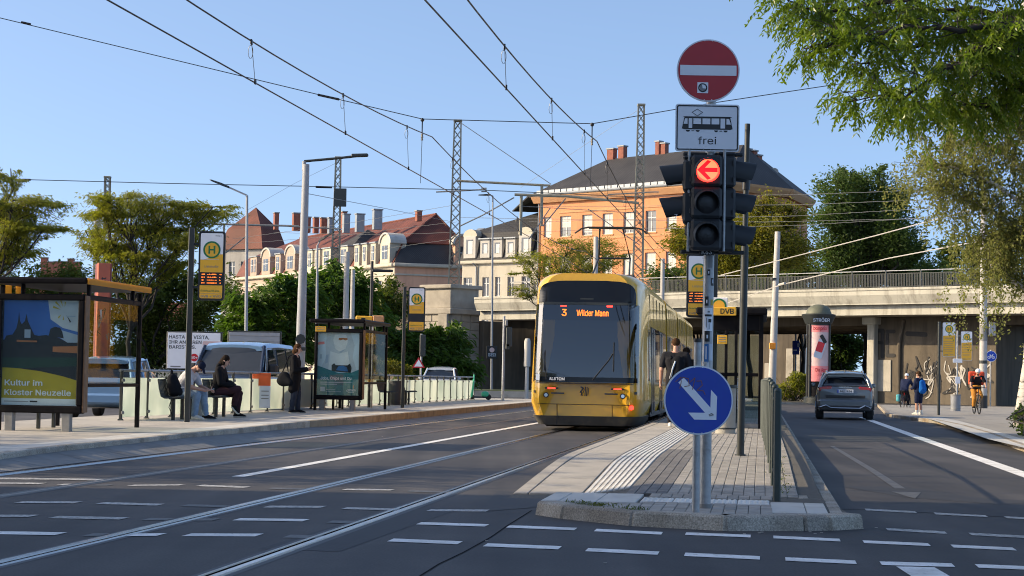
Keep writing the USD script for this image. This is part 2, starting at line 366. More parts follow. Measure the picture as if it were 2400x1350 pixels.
look('frosted', {'tc': ('geometry', {}), 'n': ('noise_texture', {'scale': .8, 'detail': 4.}), 'r': ('rgb_ramp', {'ramp': [(.35, (.52, .58, .54)), (.65, (.72, .75, .70))]}), 'd': ('principled_bsdf', {'roughness': .35}), 't': ('translucent_bsdf', {}),
     'm': ('mix_closure', {'fac': .62}), 'tr': ('transparent_bsdf', {'color': (.75, .82, .78)}), 'm2': ('mix_closure', {'fac': .12})},
     [('tc.position', 'n.vector'), ('n.fac', 'r.fac'), ('r.color', 'd.base_color'), ('r.color', 't.color'), ('d.BSDF', 'm.closure1'), ('t.BSDF', 'm.closure2'), ('m.closure', 'm2.closure1'), ('tr.BSDF', 'm2.closure2')], 'm2.closure')
# tram
plain('tram_yellow', (.68, .37, .02), .22, 0, .04, 1.5, coat=.6, dirt=(.52, .28, .035), ds=1.2, dr=(.52, .8))
plain('tram_black', (.006, .0065, .008), .10, 0, .1, spec=.35)
plain('tram_skirt', (.05, .048, .045), .55, 0, .25, 3, dirt=(.10, .085, .06), ds=4)
plain('bellows', (.02, .02, .022), .8)
plain('interior', (.20, .21, .23), .7)
plain('seat_red', (.25, .04, .03), .7)
# cars
plain('car_grey', (.13, .145, .16), .25, .6, .03, coat=1.)
plain('car_blue', (.26, .42, .62), .22, .5, .03, coat=1.)
plain('car_dark', (.015, .022, .042), .25, .4, .03, coat=1.)
plain('car_white', (.66, .68, .70), .25, 0, .03, coat=1.)
plain('car_glass', (.010, .013, .018), .03, 0, .05, spec=.9)
plain('van_glass', (.030, .033, .036), .04, 0, .1, spec=.8)
plain('chrome', (.65, .66, .68), .15, 1., .03)
plain('tail_red', (.30, .01, .012), .15, coat=.8)
plain('plastic', (.03, .03, .032), .6)
plain('mint', (.05, .42, .24), .4, 0, .05)
# buildings
def stucco(name, c, d=.68): plain(name, c, .9, var=.08, vs=.5, bump=.15, bs=12, world=True, dirt=np.asarray(c) * d, ds=.9, dr=(.5, .78), streak=True)
stucco('pink_wall', (.40, .31, .25)); stucco('cream_wall', (.46, .42, .34)); stucco('gable_wall', (.66, .37, .235)); stucco('orange_wall', (.56, .24, .11), .76)
stucco('trim_cream', (.48, .44, .35)); stucco('trim_pale', (.46, .44, .40)); stucco('tower_wall', (.32, .30, .28)); stucco('orange_trim', (.50, .27, .13))
def tiled(name, c1, c2, sx, sz):
    look(name, {'tc': ('texture_coordinate', {}), 'b': ('brick_texture', {'color1': c1, 'color2': c2, 'mortar': np.asarray(c1) * .45, 'scale': 1., 'mortar_size': .035, 'brick_width': sx, 'row_height': sz}),
                'n': ('noise_texture', {'scale': .35, 'detail': 4.}), 'r': ('rgb_ramp', {'ramp': [(.3, (.62, .60, .6)), (.65, (1.15, 1.1, 1.05))]}), 'm': ('mix', {'mix_type': 'multiply', 'fac': 1.}), 'mp': ('mapping', {'rotation': (math.pi / 2, 0, 0)}), 'p': ('principled_bsdf', {'roughness': .75})},
         [('tc.object', 'n.vector'), ('tc.object', 'mp.vector'), ('mp.vector', 'b.vector'), ('n.fac', 'r.fac'), ('b.color', 'm.color1'), ('r.color', 'm.color2'), ('m.color', 'p.base_color')], 'p.BSDF')
tiled('red_tiles', (.215, .058, .034), (.165, .046, .029), .20, .15)
tiled('slate', (.055, .055, .06), (.042, .042, .047), .22, .12)
tiled('dark_slate', (.030, .031, .036), (.024, .025, .029), .4, .22)
plain('chimney_brick', (.24, .085, .055), .9, 0, .25, 3, world=True)
plain('zinc', (.25, .27, .29), .5, .4, .1, 2)
plain('window_white', (.52, .52, .51), .6)
plain('blind', (.50, .48, .44), .7, 0, .06)
plain('far_glass', (.030, .036, .045), .06, 0, .2, 3, spec=.8)
plain('lead', (.25, .26, .27), .6, .2)
# foliage and bark
leafy('leaf_locust', [(0, (.085, .11, .018)), (.4, (.16, .18, .026)), (.75, (.27, .26, .036)), (1, (.40, .33, .045))], .5)
leafy('leaf_locust_green', [(0, (.040, .070, .014)), (.5, (.085, .115, .018)), (1, (.17, .18, .026))], .4)
leafy('leaf_dark', [(0, (.035, .065, .016)), (.6, (.07, .11, .024)), (1, (.14, .165, .034))], .4)
leafy('leaf_shrub', [(0, (.035, .075, .012)), (.6, (.075, .135, .018)), (1, (.15, .20, .03))], .35)
leafy('leaf_near', [(0, (.050, .090, .012)), (.45, (.11, .165, .020)), (.8, (.18, .235, .03)), (1, (.27, .29, .06))], .5, .3, 5.)
leafy('leaf_birch', [(0, (.085, .105, .030)), (.5, (.18, .19, .05)), (.85, (.28, .26, .075)), (1, (.38, .31, .09))], .5, .5, 6.)
leafy('leaf_autumn', [(0, (.07, .085, .014)), (.5, (.16, .16, .02)), (1, (.36, .26, .03))], .4)
plain('bark', (.034, .028, .023), .9, 0, .35, 6, bump=.6, bs=20, world=True)
plain('twig', (.05, .035, .022), .9)
look('birch_bark', {'g': ('geometry', {}), 'mp': ('mapping', {'scale': (3, 3, 14)}), 'n': ('noise_texture', {'scale': 1., 'detail': 5., 'roughness': .7}), 'r': ('rgb_ramp', {'ramp': [(.36, (.03, .027, .025)), (.46, (.50, .46, .41)), (.7, (.66, .62, .56))]}), 'p': ('principled_bsdf', {'roughness': .8})},
     [('g.position', 'mp.vector'), ('mp.vector', 'n.vector'), ('n.fac', 'r.fac'), ('r.color', 'p.base_color')], 'p.BSDF')
# people
for nm, c in (('skin', (.47, .25, .17)), ('skin_pale', (.55, .33, .25)), ('hair_dark', (.018, .012, .009)), ('hair_brown', (.055, .028, .014)), ('hair_grey', (.10, .085, .075)), ('shirt_grey', (.46, .45, .47)), ('shirt_navy', (.05, .055, .085)), ('shirt_black', (.022, .022, .026)),
              ('cloth_black', (.010, .010, .012)), ('cloth_dark', (.017, .015, .018)), ('denim_pale', (.21, .29, .38)), ('denim_dark', (.028, .036, .055)), ('plum', (.045, .022, .028)), ('shoe_white', (.66, .64, .58)), ('shoe_black', (.012, .012, .013)), ('navy', (.018, .024, .055)),
              ('bag_black', (.010, .011, .014)), ('bag_blue', (.015, .12, .42)), ('bag_orange', (.62, .09, .045)), ('ochre', (.45, .20, .04)), ('helmet_white', (.72, .74, .76)), ('phone', (.45, .47, .50)), ('teal', (.10, .35, .38)), ('cap_navy', (.014, .018, .036))):
    plain(nm, c, .85 if 'skin' not in nm else .5, 0, .2, 14, spec=.5 if nm in ('skin', 'skin_pale', 'phone', 'helmet_white') else .08, bump=.25 if 'skin' not in nm else 0, bs=30)
plain('bin_grey', (.20, .21, .23), .5); plain('bin_concrete', (.36, .34, .29), .85, bump=.3); plain('bin_dark', (.02, .022, .03), .45)
for nm, c in (('poster_sky', (.035, .12, .42)), ('poster_dark', (.014, .016, .026)), ('poster_green', (.012, .040, .032)), ('poster_white', (.68, .72, .78)), ('poster_mustard', (.42, .33, .02)), ('poster_cloud', (.42, .48, .56)), ('poster_teal', (.006, .14, .17)), ('poster_mist', (.50, .60, .70)), ('poster_blue', (.02, .12, .33)),
              ('poster_pink', (.78, .24, .24)), ('poster_red', (.48, .02, .03)), ('poster_rose', (.62, .44, .42)), ('poster_glow', (.36, .14, .06)), ('poster_shade', (.30, .38, .50)), ('coat_pale', (.58, .62, .67))):
    plain(nm, c, .3, 0, .10, 3)
plain('graffiti_dark', (.035, .033, .033), .85); plain('graffiti_pale', (.46, .43, .38), .85, 0, .2, 3); plain('graffiti_red', (.15, .035, .03), .85)
plain('pillar_red', (.52, .12, .06), .6, 0, .12, 2, dirt=(.25, .10, .075), ds=3)
plain('pillar_dark', (.22, .05, .05), .6, 0, .1, 2, dirt=(.12, .09, .10), ds=4)
plain('dome_green', (.12, .125, .085), .6, .2, .15, 3)
# ------------------------------------------------------------------ ground, road, platforms
rng = np.random.default_rng(7)
solo('ground', sheet(lambda x, y: (x, y, -.012), np.linspace(-1500, 1500, 13), np.linspace(-300, 2500, 15)), 'grass_ground', None, None, kind='structure')
road = thing('road', kind='structure')
part(road, 'asphalt', sheet(lambda x, y: (x, y, 0.), np.linspace(-70, 75, 30), np.linspace(-40, 205, 50)), 'asphalt')
def strip(pts, w, z=.004):                            # a painted strip along a line of ground points
    p = np.asarray(pts, float)[:, :2]; t = np.gradient(p, axis=0); t /= np.linalg.norm(t, axis=1, keepdims=True)
    n = np.stack([-t[:, 1], t[:, 0]], 1) * np.broadcast_to(np.asarray(w) / 2., (len(p),))[:, None]
    v = np.vstack([np.c_[p - n, np.full(len(p), z)], np.c_[p + n, np.full(len(p), z)]]); k = len(p); i = np.arange(k - 1)
    return v, np.stack([i, i + 1, k + i + 1, k + i], 1)
def crop(o, s, rows): return [tuple((o[0] + a / s, o[1] + b / s) for a, b in r) for r in rows]
near = crop((900, 1120), 3., [((245, 322), (725, 337)), ((872, 344), (1348, 363)), ((1485, 370), (1955, 393)), ((45, 440), (535, 460)), ((712, 474), (1238, 495)), ((1425, 508), (1930, 533))]) \
     + crop((1650, 1130), 3.2, [((-138, 389), (350, 408)), ((520, 415), (1020, 438)), ((1195, 450), (1690, 472)), ((1860, 483), (2330, 505)), ((-145, 545), (420, 572)), ((610, 580), (1140, 605)), ((1325, 612), (1870, 626)), ((2045, 632), (2600, 655)), ((2500, 512), (3000, 535))]) \
     + crop((0, 1080), 3.4286, [((1900, 473), (2460, 481)), ((1500, 598), (2085, 600)), ((1060, 598), (1300, 596)), ((-90, 580), (490, 590))])
worn = crop((1650, 1130), 3.2, [((1210, 208), (1590, 228)), ((1730, 238), (2120, 258)), ((2260, 266), (2600, 284)), ((1370, 356), (1815, 382)), ((1995, 392), (2450, 416))]) \
     + crop((0, 1080), 3.4286, [((-100, 180), (345, 185)), ((1050, 200), (1465, 195)), ((1600, 200), (1990, 215)), ((150, 335), (630, 337)), ((805, 342), (1290, 356)), ((-100, 445), (270, 447)), ((430, 455), (1000, 467)), ((485, 192), (590, 194))]) \
     + crop((0, 950), 1.846, [((1490, 365), (1700, 367)), ((1150, 440), (1400, 441)), ((1490, 446), (1720, 453)), ((1855, 455), (2110, 457))])
faint = crop((0, 1080), 3.4286, [((750, 198), (890, 198)), ((2170, 222), (2440, 230)), ((1480, 360), (1830, 370)), ((1170, 472), (1370, 473)), ((1570, 476), (1740, 475)), ((705, 597), (850, 596))]) \
      + crop((0, 950), 1.846, [((1765, 372), (1945, 377)), ((1425, 505), (1560, 508)), ((1240, 568), (1390, 572))])
def dash(a, b, w):                                    # dash ends follow the direction of travel
    a, b = G(*a)[:2], G(*b)[:2]; u = np.array([SA, CA]) * w / 2
    return np.array([[*(a - u), .004], [*(b - u), .004], [*(b + u), .004], [*(a + u), .004]]), np.array([[0, 1, 2, 3]])
for rows, m in ((near, 'road_paint'), (worn, 'worn_paint'), (faint, 'faint_paint')):
    for a, b in rows:
        part(road, 'crossing_dash', dash(a, b, .24), m)
for off, y0, y1, w, m in ((-5.80, 20.0, 72, .15, 'road_paint'), (3.45, 15.9, 66, .24, 'road_paint'), (3.45, 76, 100, .2, 'worn_paint')):
    ys = np.linspace(y0, y1, 14)
    part(road, 'lane_line', strip([T(off + .0022 * max(0, y - 42) * (off > 0), y) for y in ys], w, .0045), m)
part(road, 'lane_line', strip([G(2145, 1330), G(2260, 1400), G(2420, 1490)], .24, .005), 'road_paint')
part(road, 'stop_line', strip([G(-160, 1121), G(130, 1123.5), G(262, 1125.5)], .3, .005), 'worn_paint')
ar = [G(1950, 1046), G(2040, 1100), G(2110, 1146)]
part(road, 'worn_arrow', strip(ar, [.08, .10, .12], .005), 'faint_paint')  # glint of sunlight on the lane, painted as a pale streak with a pointed end
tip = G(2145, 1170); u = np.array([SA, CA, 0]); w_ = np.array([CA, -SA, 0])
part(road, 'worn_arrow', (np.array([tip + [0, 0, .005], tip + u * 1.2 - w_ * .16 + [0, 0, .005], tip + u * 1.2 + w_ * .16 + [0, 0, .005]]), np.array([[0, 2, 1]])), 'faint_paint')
part(road, 'tar_seam', strip([G(1246, 1197), G(1190, 1232), G(1150, 1260), G(1085, 1296), G(1030, 1322), G(960, 1366)], .014, .003), 'tar')
part(road, 'tar_seam', strip([G(1850, 1192), G(2060, 1196), G(2500, 1220)], .03, .003), 'tar')
for pts, w in (([(1010, 1190), (900, 1225), (700, 1290)], .55), ([(2400, 1180), (2200, 1165), (2040, 1140)], .8)):
    part(road, 'repair_patch', strip([G(*q) for q in pts], w, .0018), 'asphalt_patch')
part(road, 'asphalt_patch', (np.array([G(1166, 1152, 0) + [0, 0, .003], G(1320, 1156) + [0, 0, .003], G(1255, 1190) + [0, 0, .003], G(1120, 1200) + [0, 0, .003]]), np.array([[0, 3, 2, 1]])), 'asphalt_patch')
# tracks: head, groove and lip of each rail, with a bitumen seam either side
for cx, lab in ((-3.785, 'a'), (-7.555, 'b')):
    tr = thing('tram_track', kind='structure')
    ys = np.linspace(-25, 160, 60)
    for sgn in (-1, 1):
        rx = cx + sgn * .725; st = 'rail_dull' if (lab == 'b' and sgn > 0) else 'rail_steel'
        for nm, a, b, z, m in (('railhead', -.026, .030, .011, st), ('rail_groove', .030, .073, .0025, 'groove'), ('rail_lip', .073, .093, .010, st)):
            if sgn > 0: a, b = -b, -a
            mb = MB()
            if nm == 'rail_groove':
                mb.add(strip([T(rx + (a + b) / 2, y) for y in ys], b - a, z))
            else:
                mb.add(sheet(lambda k, y: T(rx + (a, a + .006, b - .006, b)[int(k)], y, (0., z, z, 0.)[int(k)]), [0, 1, 2, 3], ys))
            part(tr, nm, mb, m)
        for e in (-.055, .12):
            part(tr, 'bitumen_seam', strip([T(rx - sgn * e + sgn * .0, y) for y in ys], .05, .002), 'bitumen')

# left platform: paving, pale edge band, kerb stones, sloped gutter slabs
def zl(y): return .165 + .065 * np.clip((y - 20) / 16, 0, 1) - .13 * np.clip((21.5 - y) / 4, 0, 1)
pl = thing('tram_platform', kind='structure')
ys = np.concatenate([np.arange(12, 24, .75), np.arange(24, 85, 2.)])
part(pl, 'paving', sheet(lambda x, y: T(x, y, zl(y) - .001), [-13.6, -12.2, -11, -10.2, -9.62], ys), 'slab')
part(pl, 'edge_band', sheet(lambda x, y: T(x, y, zl(y) + .001), [-9.62, -9.2, -8.985], ys), 'slab_pale')
part(pl, 'back_wall', sheet(lambda k, y: T(-13.6, y, (zl(y) - .001) * k), [0, 1], ys[::-1]), 'slab')
part(pl, 'end_wall', sheet(lambda x, k: T(x, ys[-1], zl(ys[-1]) * k), [-13.6, -8.97], [0, 1]), 'slab')
def drop(y): return .065 + .09 * np.clip((y - 28) / 12, 0, 1)
k = 0; y = 12.0
while y < 84.9:
    L = 1.0
    z0, z1 = zl(y), zl(y + L)
    v, f = rb(-9.13, -8.97, y + .006, y + L - .006, 0, 1, .012)
    v = v.copy(); tt = (v[:, 1] - y) / L
    v[:, 2] = np.where(v[:, 2] > .5, z0 + (z1 - z0) * tt + .004 - (1 - v[:, 2]), -.05) + rng.normal() * .001
    v = np.array([T(*q) for q in v])
    part(pl, 'kerb_stone', (v, f), f'granite_{k % 3}' if y < 36 else 'kerb_brown'); k += 1; y += L
for y in np.arange(12, 85, 1.5):
    v, f = sheet(lambda kx, yy: T((-8.966, -8.45)[int(kx)], yy, (max(.01, zl(yy) - drop(yy)), .006)[int(kx)]), [0, 1], [y + .006, y + 1.494])
    part(pl, 'gutter_slab', (v, f), 'gutter_slab')

# island platform
def zi(x, y):
    b = .113 + .115 * np.clip((y - 16.5) / 7, 0, 1)
    e = np.clip((-1.1 - x) / .6, 0, 1)                # the tram edge ramps down to the crossing
    r = .012 + .21 * np.clip((y - 17.6) / 4.6, 0, 1)
    return b * (1 - e) + min(b, r) * e
isl = thing('island_platform', kind='structure')
ysi = np.concatenate([np.arange(17.0, 26, .5), np.arange(26, 80, 2.5)])
nosebed = [(-2.35, 17.0)]
part(isl, 'bed', sheet(lambda x, y: T(x, y, zi(x, y) - .014), [-2.42, -2.2, -1.72, -1.4, -1.1, -.5, 0, .55], ysi), 'joint')
bl = [toT(G(*q, .1))[:2] for q in ((1300, 1183), (1480, 1195), (1700, 1204), (1890, 1204), (1985, 1200))]
v = np.array([T(q[0], q[1], .098) for q in bl] + [T(x, 17.0, zi(x, 17.0) - .0145) for x in (-2.0, -1.2, -.6, .1, .55)])
part(isl, 'nose_bed', (v, np.array([[i, i + 1, 6 + i, 5 + i] for i in range(4)])), 'joint')
part(isl, 'edge_wall', sheet(lambda kk, y: T(-2.42, y, (zi(-2.42, y) - .02) * kk), [0, 1], ysi[::-1]), 'slab')
0 and part(isl, 'ramp_flank', sheet(lambda kk, y: T(-2.425 - .14 * (1 - kk) * max(0, 1 - (y - 17.6) / 4.5), y, zi(-2.42, y) * kk + .003), [0, 1], np.linspace(17.9, 22.3, 8)), 'slab_pale')
def tile(x0, x1, y0, y1, mat, name, hz=.0, b=.006, j=.003, zz=None):
    v, f = rb(x0 + j, x1 - j, y0 + j, y1 - j, -.06, 0, b); dz = rng.normal() * .0012
    v = np.array([T(q[0], q[1], (zz or zi)(q[0], q[1]) + q[2] + hz + dz) for q in v])
    if name is None: return v, f
    return part(isl, name, (v, f), mat)
for y in np.arange(18.0, 79, 1.0):                     # tram edge: kerb slabs and platform slabs
    tile(-2.42, -2.27, y, y + 1, ('slab', 'slab_worn')[int(y) % 2], 'edge_slab', .002, j=.006)
for y in np.arange(18.0, 79, 1.5):
    tile(-2.27, -1.74, y, y + 1.5, ('slab', 'slab_worn', 'slab')[int(y * 2) % 3], 'platform_slab', .002, j=.007)
n = 0
for y in np.arange(18.0, 60, .3):                      # ribbed guidance strip
    if y < 32 or n % 1 == 0:
        tile(-1.74, -1.26, y, y + .3, 'slab', 'tactile_base', -.002); m_ = MB()
        for i in range(8):
            xx = -1.715 + i * .0585
            v, f = bb(xx, xx + .03, y + .004, y + .296, 0, .009)
            v = np.array([T(q[0], q[1], zi(q[0], q[1]) + q[2] - .003) for q in v]); m_.add((v, f))
        part(isl, 'tactile_tile', m_, 'tactile')
    n += 1
pav = []
for y in np.arange(17.0, 62, .2):                      # pavers in straight columns
    for i, x in enumerate(np.arange(-1.26, .34, .1)):
        if -.0 < 0: pass
        pav.append((x, y, f'paver_dark_{rng.integers(2)}' if (x < -.94 and y < 25) else f'paver_{rng.integers(3)}'))
for y in (16.6, 16.8): pav += [(x, y, f'paver_{rng.integers(3)}') for x in np.arange(-1.0, .05, .1)]
pav.sort(key=lambda q: q[1])
rest = {}
for i, (x, y, m) in enumerate(pav):
    if i < 300:
        tile(x, x + .1, y, y + .2, m, 'paver', b=.004, j=.0022)
    else:
        rest.setdefault(m, MB()).add(tile(x, x + .1, y, y + .2, m, None, b=.004, j=.0022))
for m, mb in rest.items():
    part(isl, 'pavers', mb, m, kind='stuff')
flat = lambda x, y: .113
for (a, b_) in ((-1.88, -1.72), (-1.72, -1.4), (-1.4, -1.06)):  # pale slabs at the nose
    tile(a, b_, 15.75, 16.95, 'slab_pale', 'nose_slab', .001, zz=flat)
for (a, b_) in ((.08, .37), (.37, .545)):
    tile(a, b_, 15.0, 16.3, 'slab_pale', 'nose_slab', .001, zz=flat)
for i, x in enumerate(np.arange(-1.04, .05, .2795)):            # studded warning tiles
    m_ = MB().add(tile(x, x + .2795, 15.95, 16.5, 'tactile', None, -.001, zz=flat))
    for a in range(6):
        for c in range(4):
            m_.add(lathe([(.017, 0), (.011, .007), (0, .007)], 8, T(x + .025 + a * .046, 16.03 + c * .13, .112)))
    part(isl, 'tactile_tile', m_, 'tactile')
fr = [toT(G(*q, .113))[:2] for q in ((1262, 1180), (1313, 1193), (1476, 1206), (1700, 1211.5), (1889, 1210.5), (1950, 1209), (2022, 1205.5))]
inner = np.interp(np.arange(-1.3, .8, .1), [q[0] for q in fr], [q[1] for q in fr])
for x, yy in zip(np.arange(-1.3, .8, .1), inner):               # pavers between the nose kerb and the tiles
    y = yy + (.26 if x > -.75 else .44)
    top = 15.75 if x < -1.05 else (15.0 if x > .07 else 15.95)
    while y < top - .1:
        tile(x, x + .1, y, min(y + .2, top), f'paver_{rng.integers(3)}', 'nose_paver', b=.004, j=.0022, zz=flat); y += .2
bot = [toT(G(*q))[:2] for q in ((1250, 1206), (1313, 1216), (1476, 1233), (1700, 1245), (1889, 1245), (1950, 1244), (2030, 1239.5))]
for i in range(6):                                              # nose kerb: six granite blocks
    a, b2 = np.array(bot[i]), np.array(bot[i + 1]); d = (b2 - a) / np.linalg.norm(b2 - a); nrm = np.array([-d[1], d[0]])
    a, b2 = a + d * .006, b2 - d * .006
    v, f = rb(0, np.linalg.norm(b2 - a), 0, .2, -.05, .117, .018)
    v = np.array([T(*(a + d * q[0] + nrm * (q[1] + .03 * max(q[2], 0) / .117)), q[2]) for q in v])
    part(isl, 'kerb_block', (v, f), f'granite_{i % 3}')
for i, y in enumerate(np.arange(14.98, 78, 1.0)):                # carriageway kerb and the two gutter courses behind it
    zz = lambda x, yy: .104 + .0 * yy
    tile(.55, .68, y, y + 1, f'granite_{i % 3}', 'kerb_block', .0, .014, .004, zz=zz)
    if y > 16.2:
        tile(.44, .545, y, y + 1, f'paver_{i % 3}', 'gutter_course', -.012, .006, .003, zz=zz)
        tile(.335, .435, y, y + 1, f'granite_{(i + 1) % 3}', 'edging_stone', .01, .008, .003, zz=zz)
part(isl, 'kerb_foundation', sheet(lambda x, y: T(x, y, .03), [.33, .60], [15.6, 79]), 'joint')

# pavement on the right, beyond the cycle lane
rp = thing('pavement', kind='structure')
edge = [G(*q, .0) for q in ((2560, 1104), (2400, 1054), (2330, 1027), (2260, 1005), (2200, 992), (2140, 985), (2085, 976.5))]
edge = [toT(e)[:2] for e in edge]
pts = edge + [(edge[-1][0] + .5, 78.), (edge[-1][0] + 1.6, 100.), (40, 104.)]
poly = pts + [(40, 30)]
mb = MB(); v, f = ext(shapely.Polygon(poly), .11); v = np.array([T(q[0], q[1], q[2] - .005) for q in v]); part(rp, 'paving', (v, f), 'paver_1')
for i in range(len(pts) - 2):
    a, b2 = np.array(pts[i]), np.array(pts[i + 1]); L = np.linalg.norm(b2 - a); d = (b2 - a) / L; nrm = np.array([-d[1], d[0]])
    for s in np.arange(0, L - .3, 1.0):
        v, f = rb(s + .006, min(s + 1, L) - .006, 0, .14, -.05, .112, .014)
        v = np.array([T(*(a + d * q[0] + nrm * (q[1] - .02)), q[2]) for q in v])
        part(rp, 'kerb_stone', (v, f), 'kerb_brown' if int(s) % 2 else 'granite_1')
band = [toT(G(*q, .107)) for q in ((2600, 1085), (2440, 1048), (2360, 1030), (2290, 1008), (2215, 985), (2180, 978))]
part(rp, 'concrete_band', strip([T(q[0], q[1]) for q in band], .75, .1095), 'slab_pale')
pr = np.array([T(*q) for q in [(6.2, 44), (9.5, 44), (9.5, 68), (6.2, 68)]])
# planted island and verge in front of the bridge
vg = thing('verge', kind='structure')
def slabpoly(par, name, pts, z0, z1, mat):
    v, f = ext(shapely.Polygon([tuple(p[:2]) for p in pts]), z1 - z0); return part(par, name, (v + [0, 0, z0], f), mat)
c1 = [GY(1760, 100), GY(2035, 103), GY(2010, 118), GY(1740, 118)]
slabpoly(vg, 'planted_bed', c1, -.02, .16, 'earth')
slabpoly(vg, 'kerb', [p + np.array(o) for p, o in zip(c1, ([-.4, -.35, 0], [.4, -.35, 0], [.5, .2, 0], [-.4, .2, 0]))], -.03, .12, 'slab')
c2 = [GY(1108, 112), GY(1262, 112), GY(1262, 120), GY(1108, 120)]
slabpoly(vg, 'grass_bed', c2, -.02, .42, 'grass_ground'); slabpoly(vg, 'grass_kerb', [p + np.array(o) for p, o in zip(c2, ([-.2, -.3, 0], [.2, -.3, 0], [.2, .2, 0], [-.2, .2, 0]))], -.03, .38, 'slab')
# ------------------------------------------------------------------ bridge, pylon, houses
class Fr:                                             # a frame in plan: x along A->B, y inwards, z up
    def __init__(s, A, B, loc=(0, 0, 0)):
        s.A = np.array(A[:2], float); d = np.array(B[:2], float) - s.A; s.L = np.linalg.norm(d); s.u = d / s.L; s.n = np.array([-s.u[1], s.u[0]]); s.loc = np.asarray(loc, float)
        s.rz = math.atan2(s.u[1], s.u[0])
    def __call__(s, vf):
        v = np.asarray(vf[0], float)
        w = s.A + v[:, :1] * s.u + v[:, 1:2] * s.n
        return np.c_[w, v[:, 2]] - s.loc, vf[1]
    def p(s, x, y, z=0.): return np.r_[s.A + x * s.u + y * s.n, z] - s.loc
    def at(s, px, d=0.):                              # where along the line (offset d) the pixel column meets it
        q = s.A + d * s.n; k = (px - 1200) / FPX
        return (k * q[1] - q[0]) / (s.u[0] - k * s.u[1])
B1, B2 = GY(1670, 122), GY(2400, 107)
BF = Fr(B1, B2)
sL, sR = BF.at(1112), BF.at(2400) + 14
br = thing('railway_bridge', 'long concrete bridge with a black railing crossing behind the tram', 'bridge')
sM = BF.at(2338, 3.4)
for a_, b_, dd in ((sL, sM, 26), (sM, sR, 11)):
    sec = [(0, 7.06), (0, 6.72), (.26, 6.2), (.26, 6.14), (.66, 6.14), (.66, 5.5), (dd, 5.5), (dd, 7.06)]
    part(br, 'deck', BF(loft([[(s, d, z) for d, z in sec] for s in np.linspace(a_, b_, 8)])), 'concrete_pale')
part(br, 'coping', BF(rb(sL, sR, -.06, .45, 7.0, 7.16, .02)), 'concrete_pale')
for k, d in enumerate((3.5, 6, 8.5, 12, 16, 20)):
    part(br, 'girder', BF(bb(sL, sM if d > 10 else sR, d, d + .5, 4.95, 5.51)), 'abutment')
s0, s1 = BF.at(2012, 2), BF.at(2338, 3.4)
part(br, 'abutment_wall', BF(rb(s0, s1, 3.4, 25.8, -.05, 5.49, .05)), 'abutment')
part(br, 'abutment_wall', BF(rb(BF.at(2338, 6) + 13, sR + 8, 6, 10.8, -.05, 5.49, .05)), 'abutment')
mb = MB().add(BF(rb(s0 + .12, s0 + .66, 2.9, 3.5, -.05, 5.1, .04))).add(BF(rb(s0 - .12, s0 + .86, 2.65, 3.45, 5.0, 5.48, .05)))
part(br, 'pilaster', mb, 'concrete_pale')
part(br, 'pipe', MB().add(BF(tube([(BF.at(2120, 3.3), 3.3, 5.3), (BF.at(2112, 3.3), 3.3, 4.3), (BF.at(2109, 3.3), 3.3, 3.6), (BF.at(2109, 3.3), 3.3, 0)], .12, 8))), 'abutment')
gs = lambda px: BF.at(px, 3.37)
def wallmark(pts, w, mat, name='graffiti', y=3.385):  # paint on the wall, drawn in photo pixels along the wall
    q = [(gs(a), (CAM[2] + ray(a, b)[2] * BF.p(gs(a), 3.37)[1])) for a, b in pts]
    return BF(plate(stroke(q, w), .012, y))
for pts, w in (([(2056, 835), (2056, 775), (2070, 775), (2070, 835)], .26), ([(2056, 803), (2070, 803)], .2), ([(2096, 777), (2081, 777), (2081, 833), (2097, 833)], .24), ([(2128, 782), (2170, 784)], .3)):
    part(br, 'graffiti', wallmark(pts, w, ''), 'graffiti_dark')
part(br, 'panel', BF(rb(gs(2052), gs(2091), 3.33, 3.4, BF.p(0, 0)[2] + .75, 2.75, .01)), 'concrete')
r_ = np.random.default_rng(5)
def swirl(p):                                         # a smooth line through the given points
    p = np.asarray(p, float); p = np.vstack([2 * p[0] - p[1], p, 2 * p[-1] - p[-2]]); o = []
    for i in range(1, len(p) - 2):
        for t in np.linspace(0, 1, 6, endpoint=False):
            o.append(.5 * (2 * p[i] + (p[i + 1] - p[i - 1]) * t + (2 * p[i - 1] - 5 * p[i] + 4 * p[i + 1] - p[i + 2]) * t * t + (3 * p[i] - p[i - 1] - 3 * p[i + 1] + p[i + 2]) * t ** 3))
    return [tuple(q) for q in o] + [tuple(p[-2])]
for i in range(34):
    a = r_.uniform(2130, 2325); b = r_.uniform(866, 915); n = r_.integers(4, 7)
    pts = swirl([(a + r_.normal() * 5 + j * r_.normal() * 2.5, b + r_.normal() * 13) for j in range(n)])
    part(br, 'graffiti', wallmark(pts, r_.uniform(.05, .10), '', y=3.388 - .0007 * i), ('graffiti_pale', 'graffiti_dark', 'graffiti_pale', 'graffiti_dark')[i % 4])
# railing in sections
posts = np.arange(sL + 3.5, sR, 2.42)
rl = thing('bridge_railing', 'black railing of fine upright bars along the bridge edge', 'railing')
for i, s in enumerate(posts):
    part(rl, 'post', BF(rb(s - .04, s + .04, .05, .13, 7.1, 8.2, .01)), 'dark_paint')
    if i < len(posts) - 1:
        e = posts[i + 1]
        mb = MB()
        for z in (7.22, 8.02): mb.add(BF(bb(s + .05, e - .05, .07, .11, z - .02, z + .02)))
        part(rl, 'rail', mb, 'dark_paint')
        part(rl, 'handrail', BF(rb(s + .03, e - .03, .05, .13, 8.17, 8.23, .015)), 'galvanised')
        mb = MB()
        for x in np.linspace(s + .1, e - .1, 21): mb.add(BF(bb(x - .021, x + .021, .08, .10, 7.24, 8.0)))
        part(rl, 'bars', mb, 'dark_paint', kind='stuff')
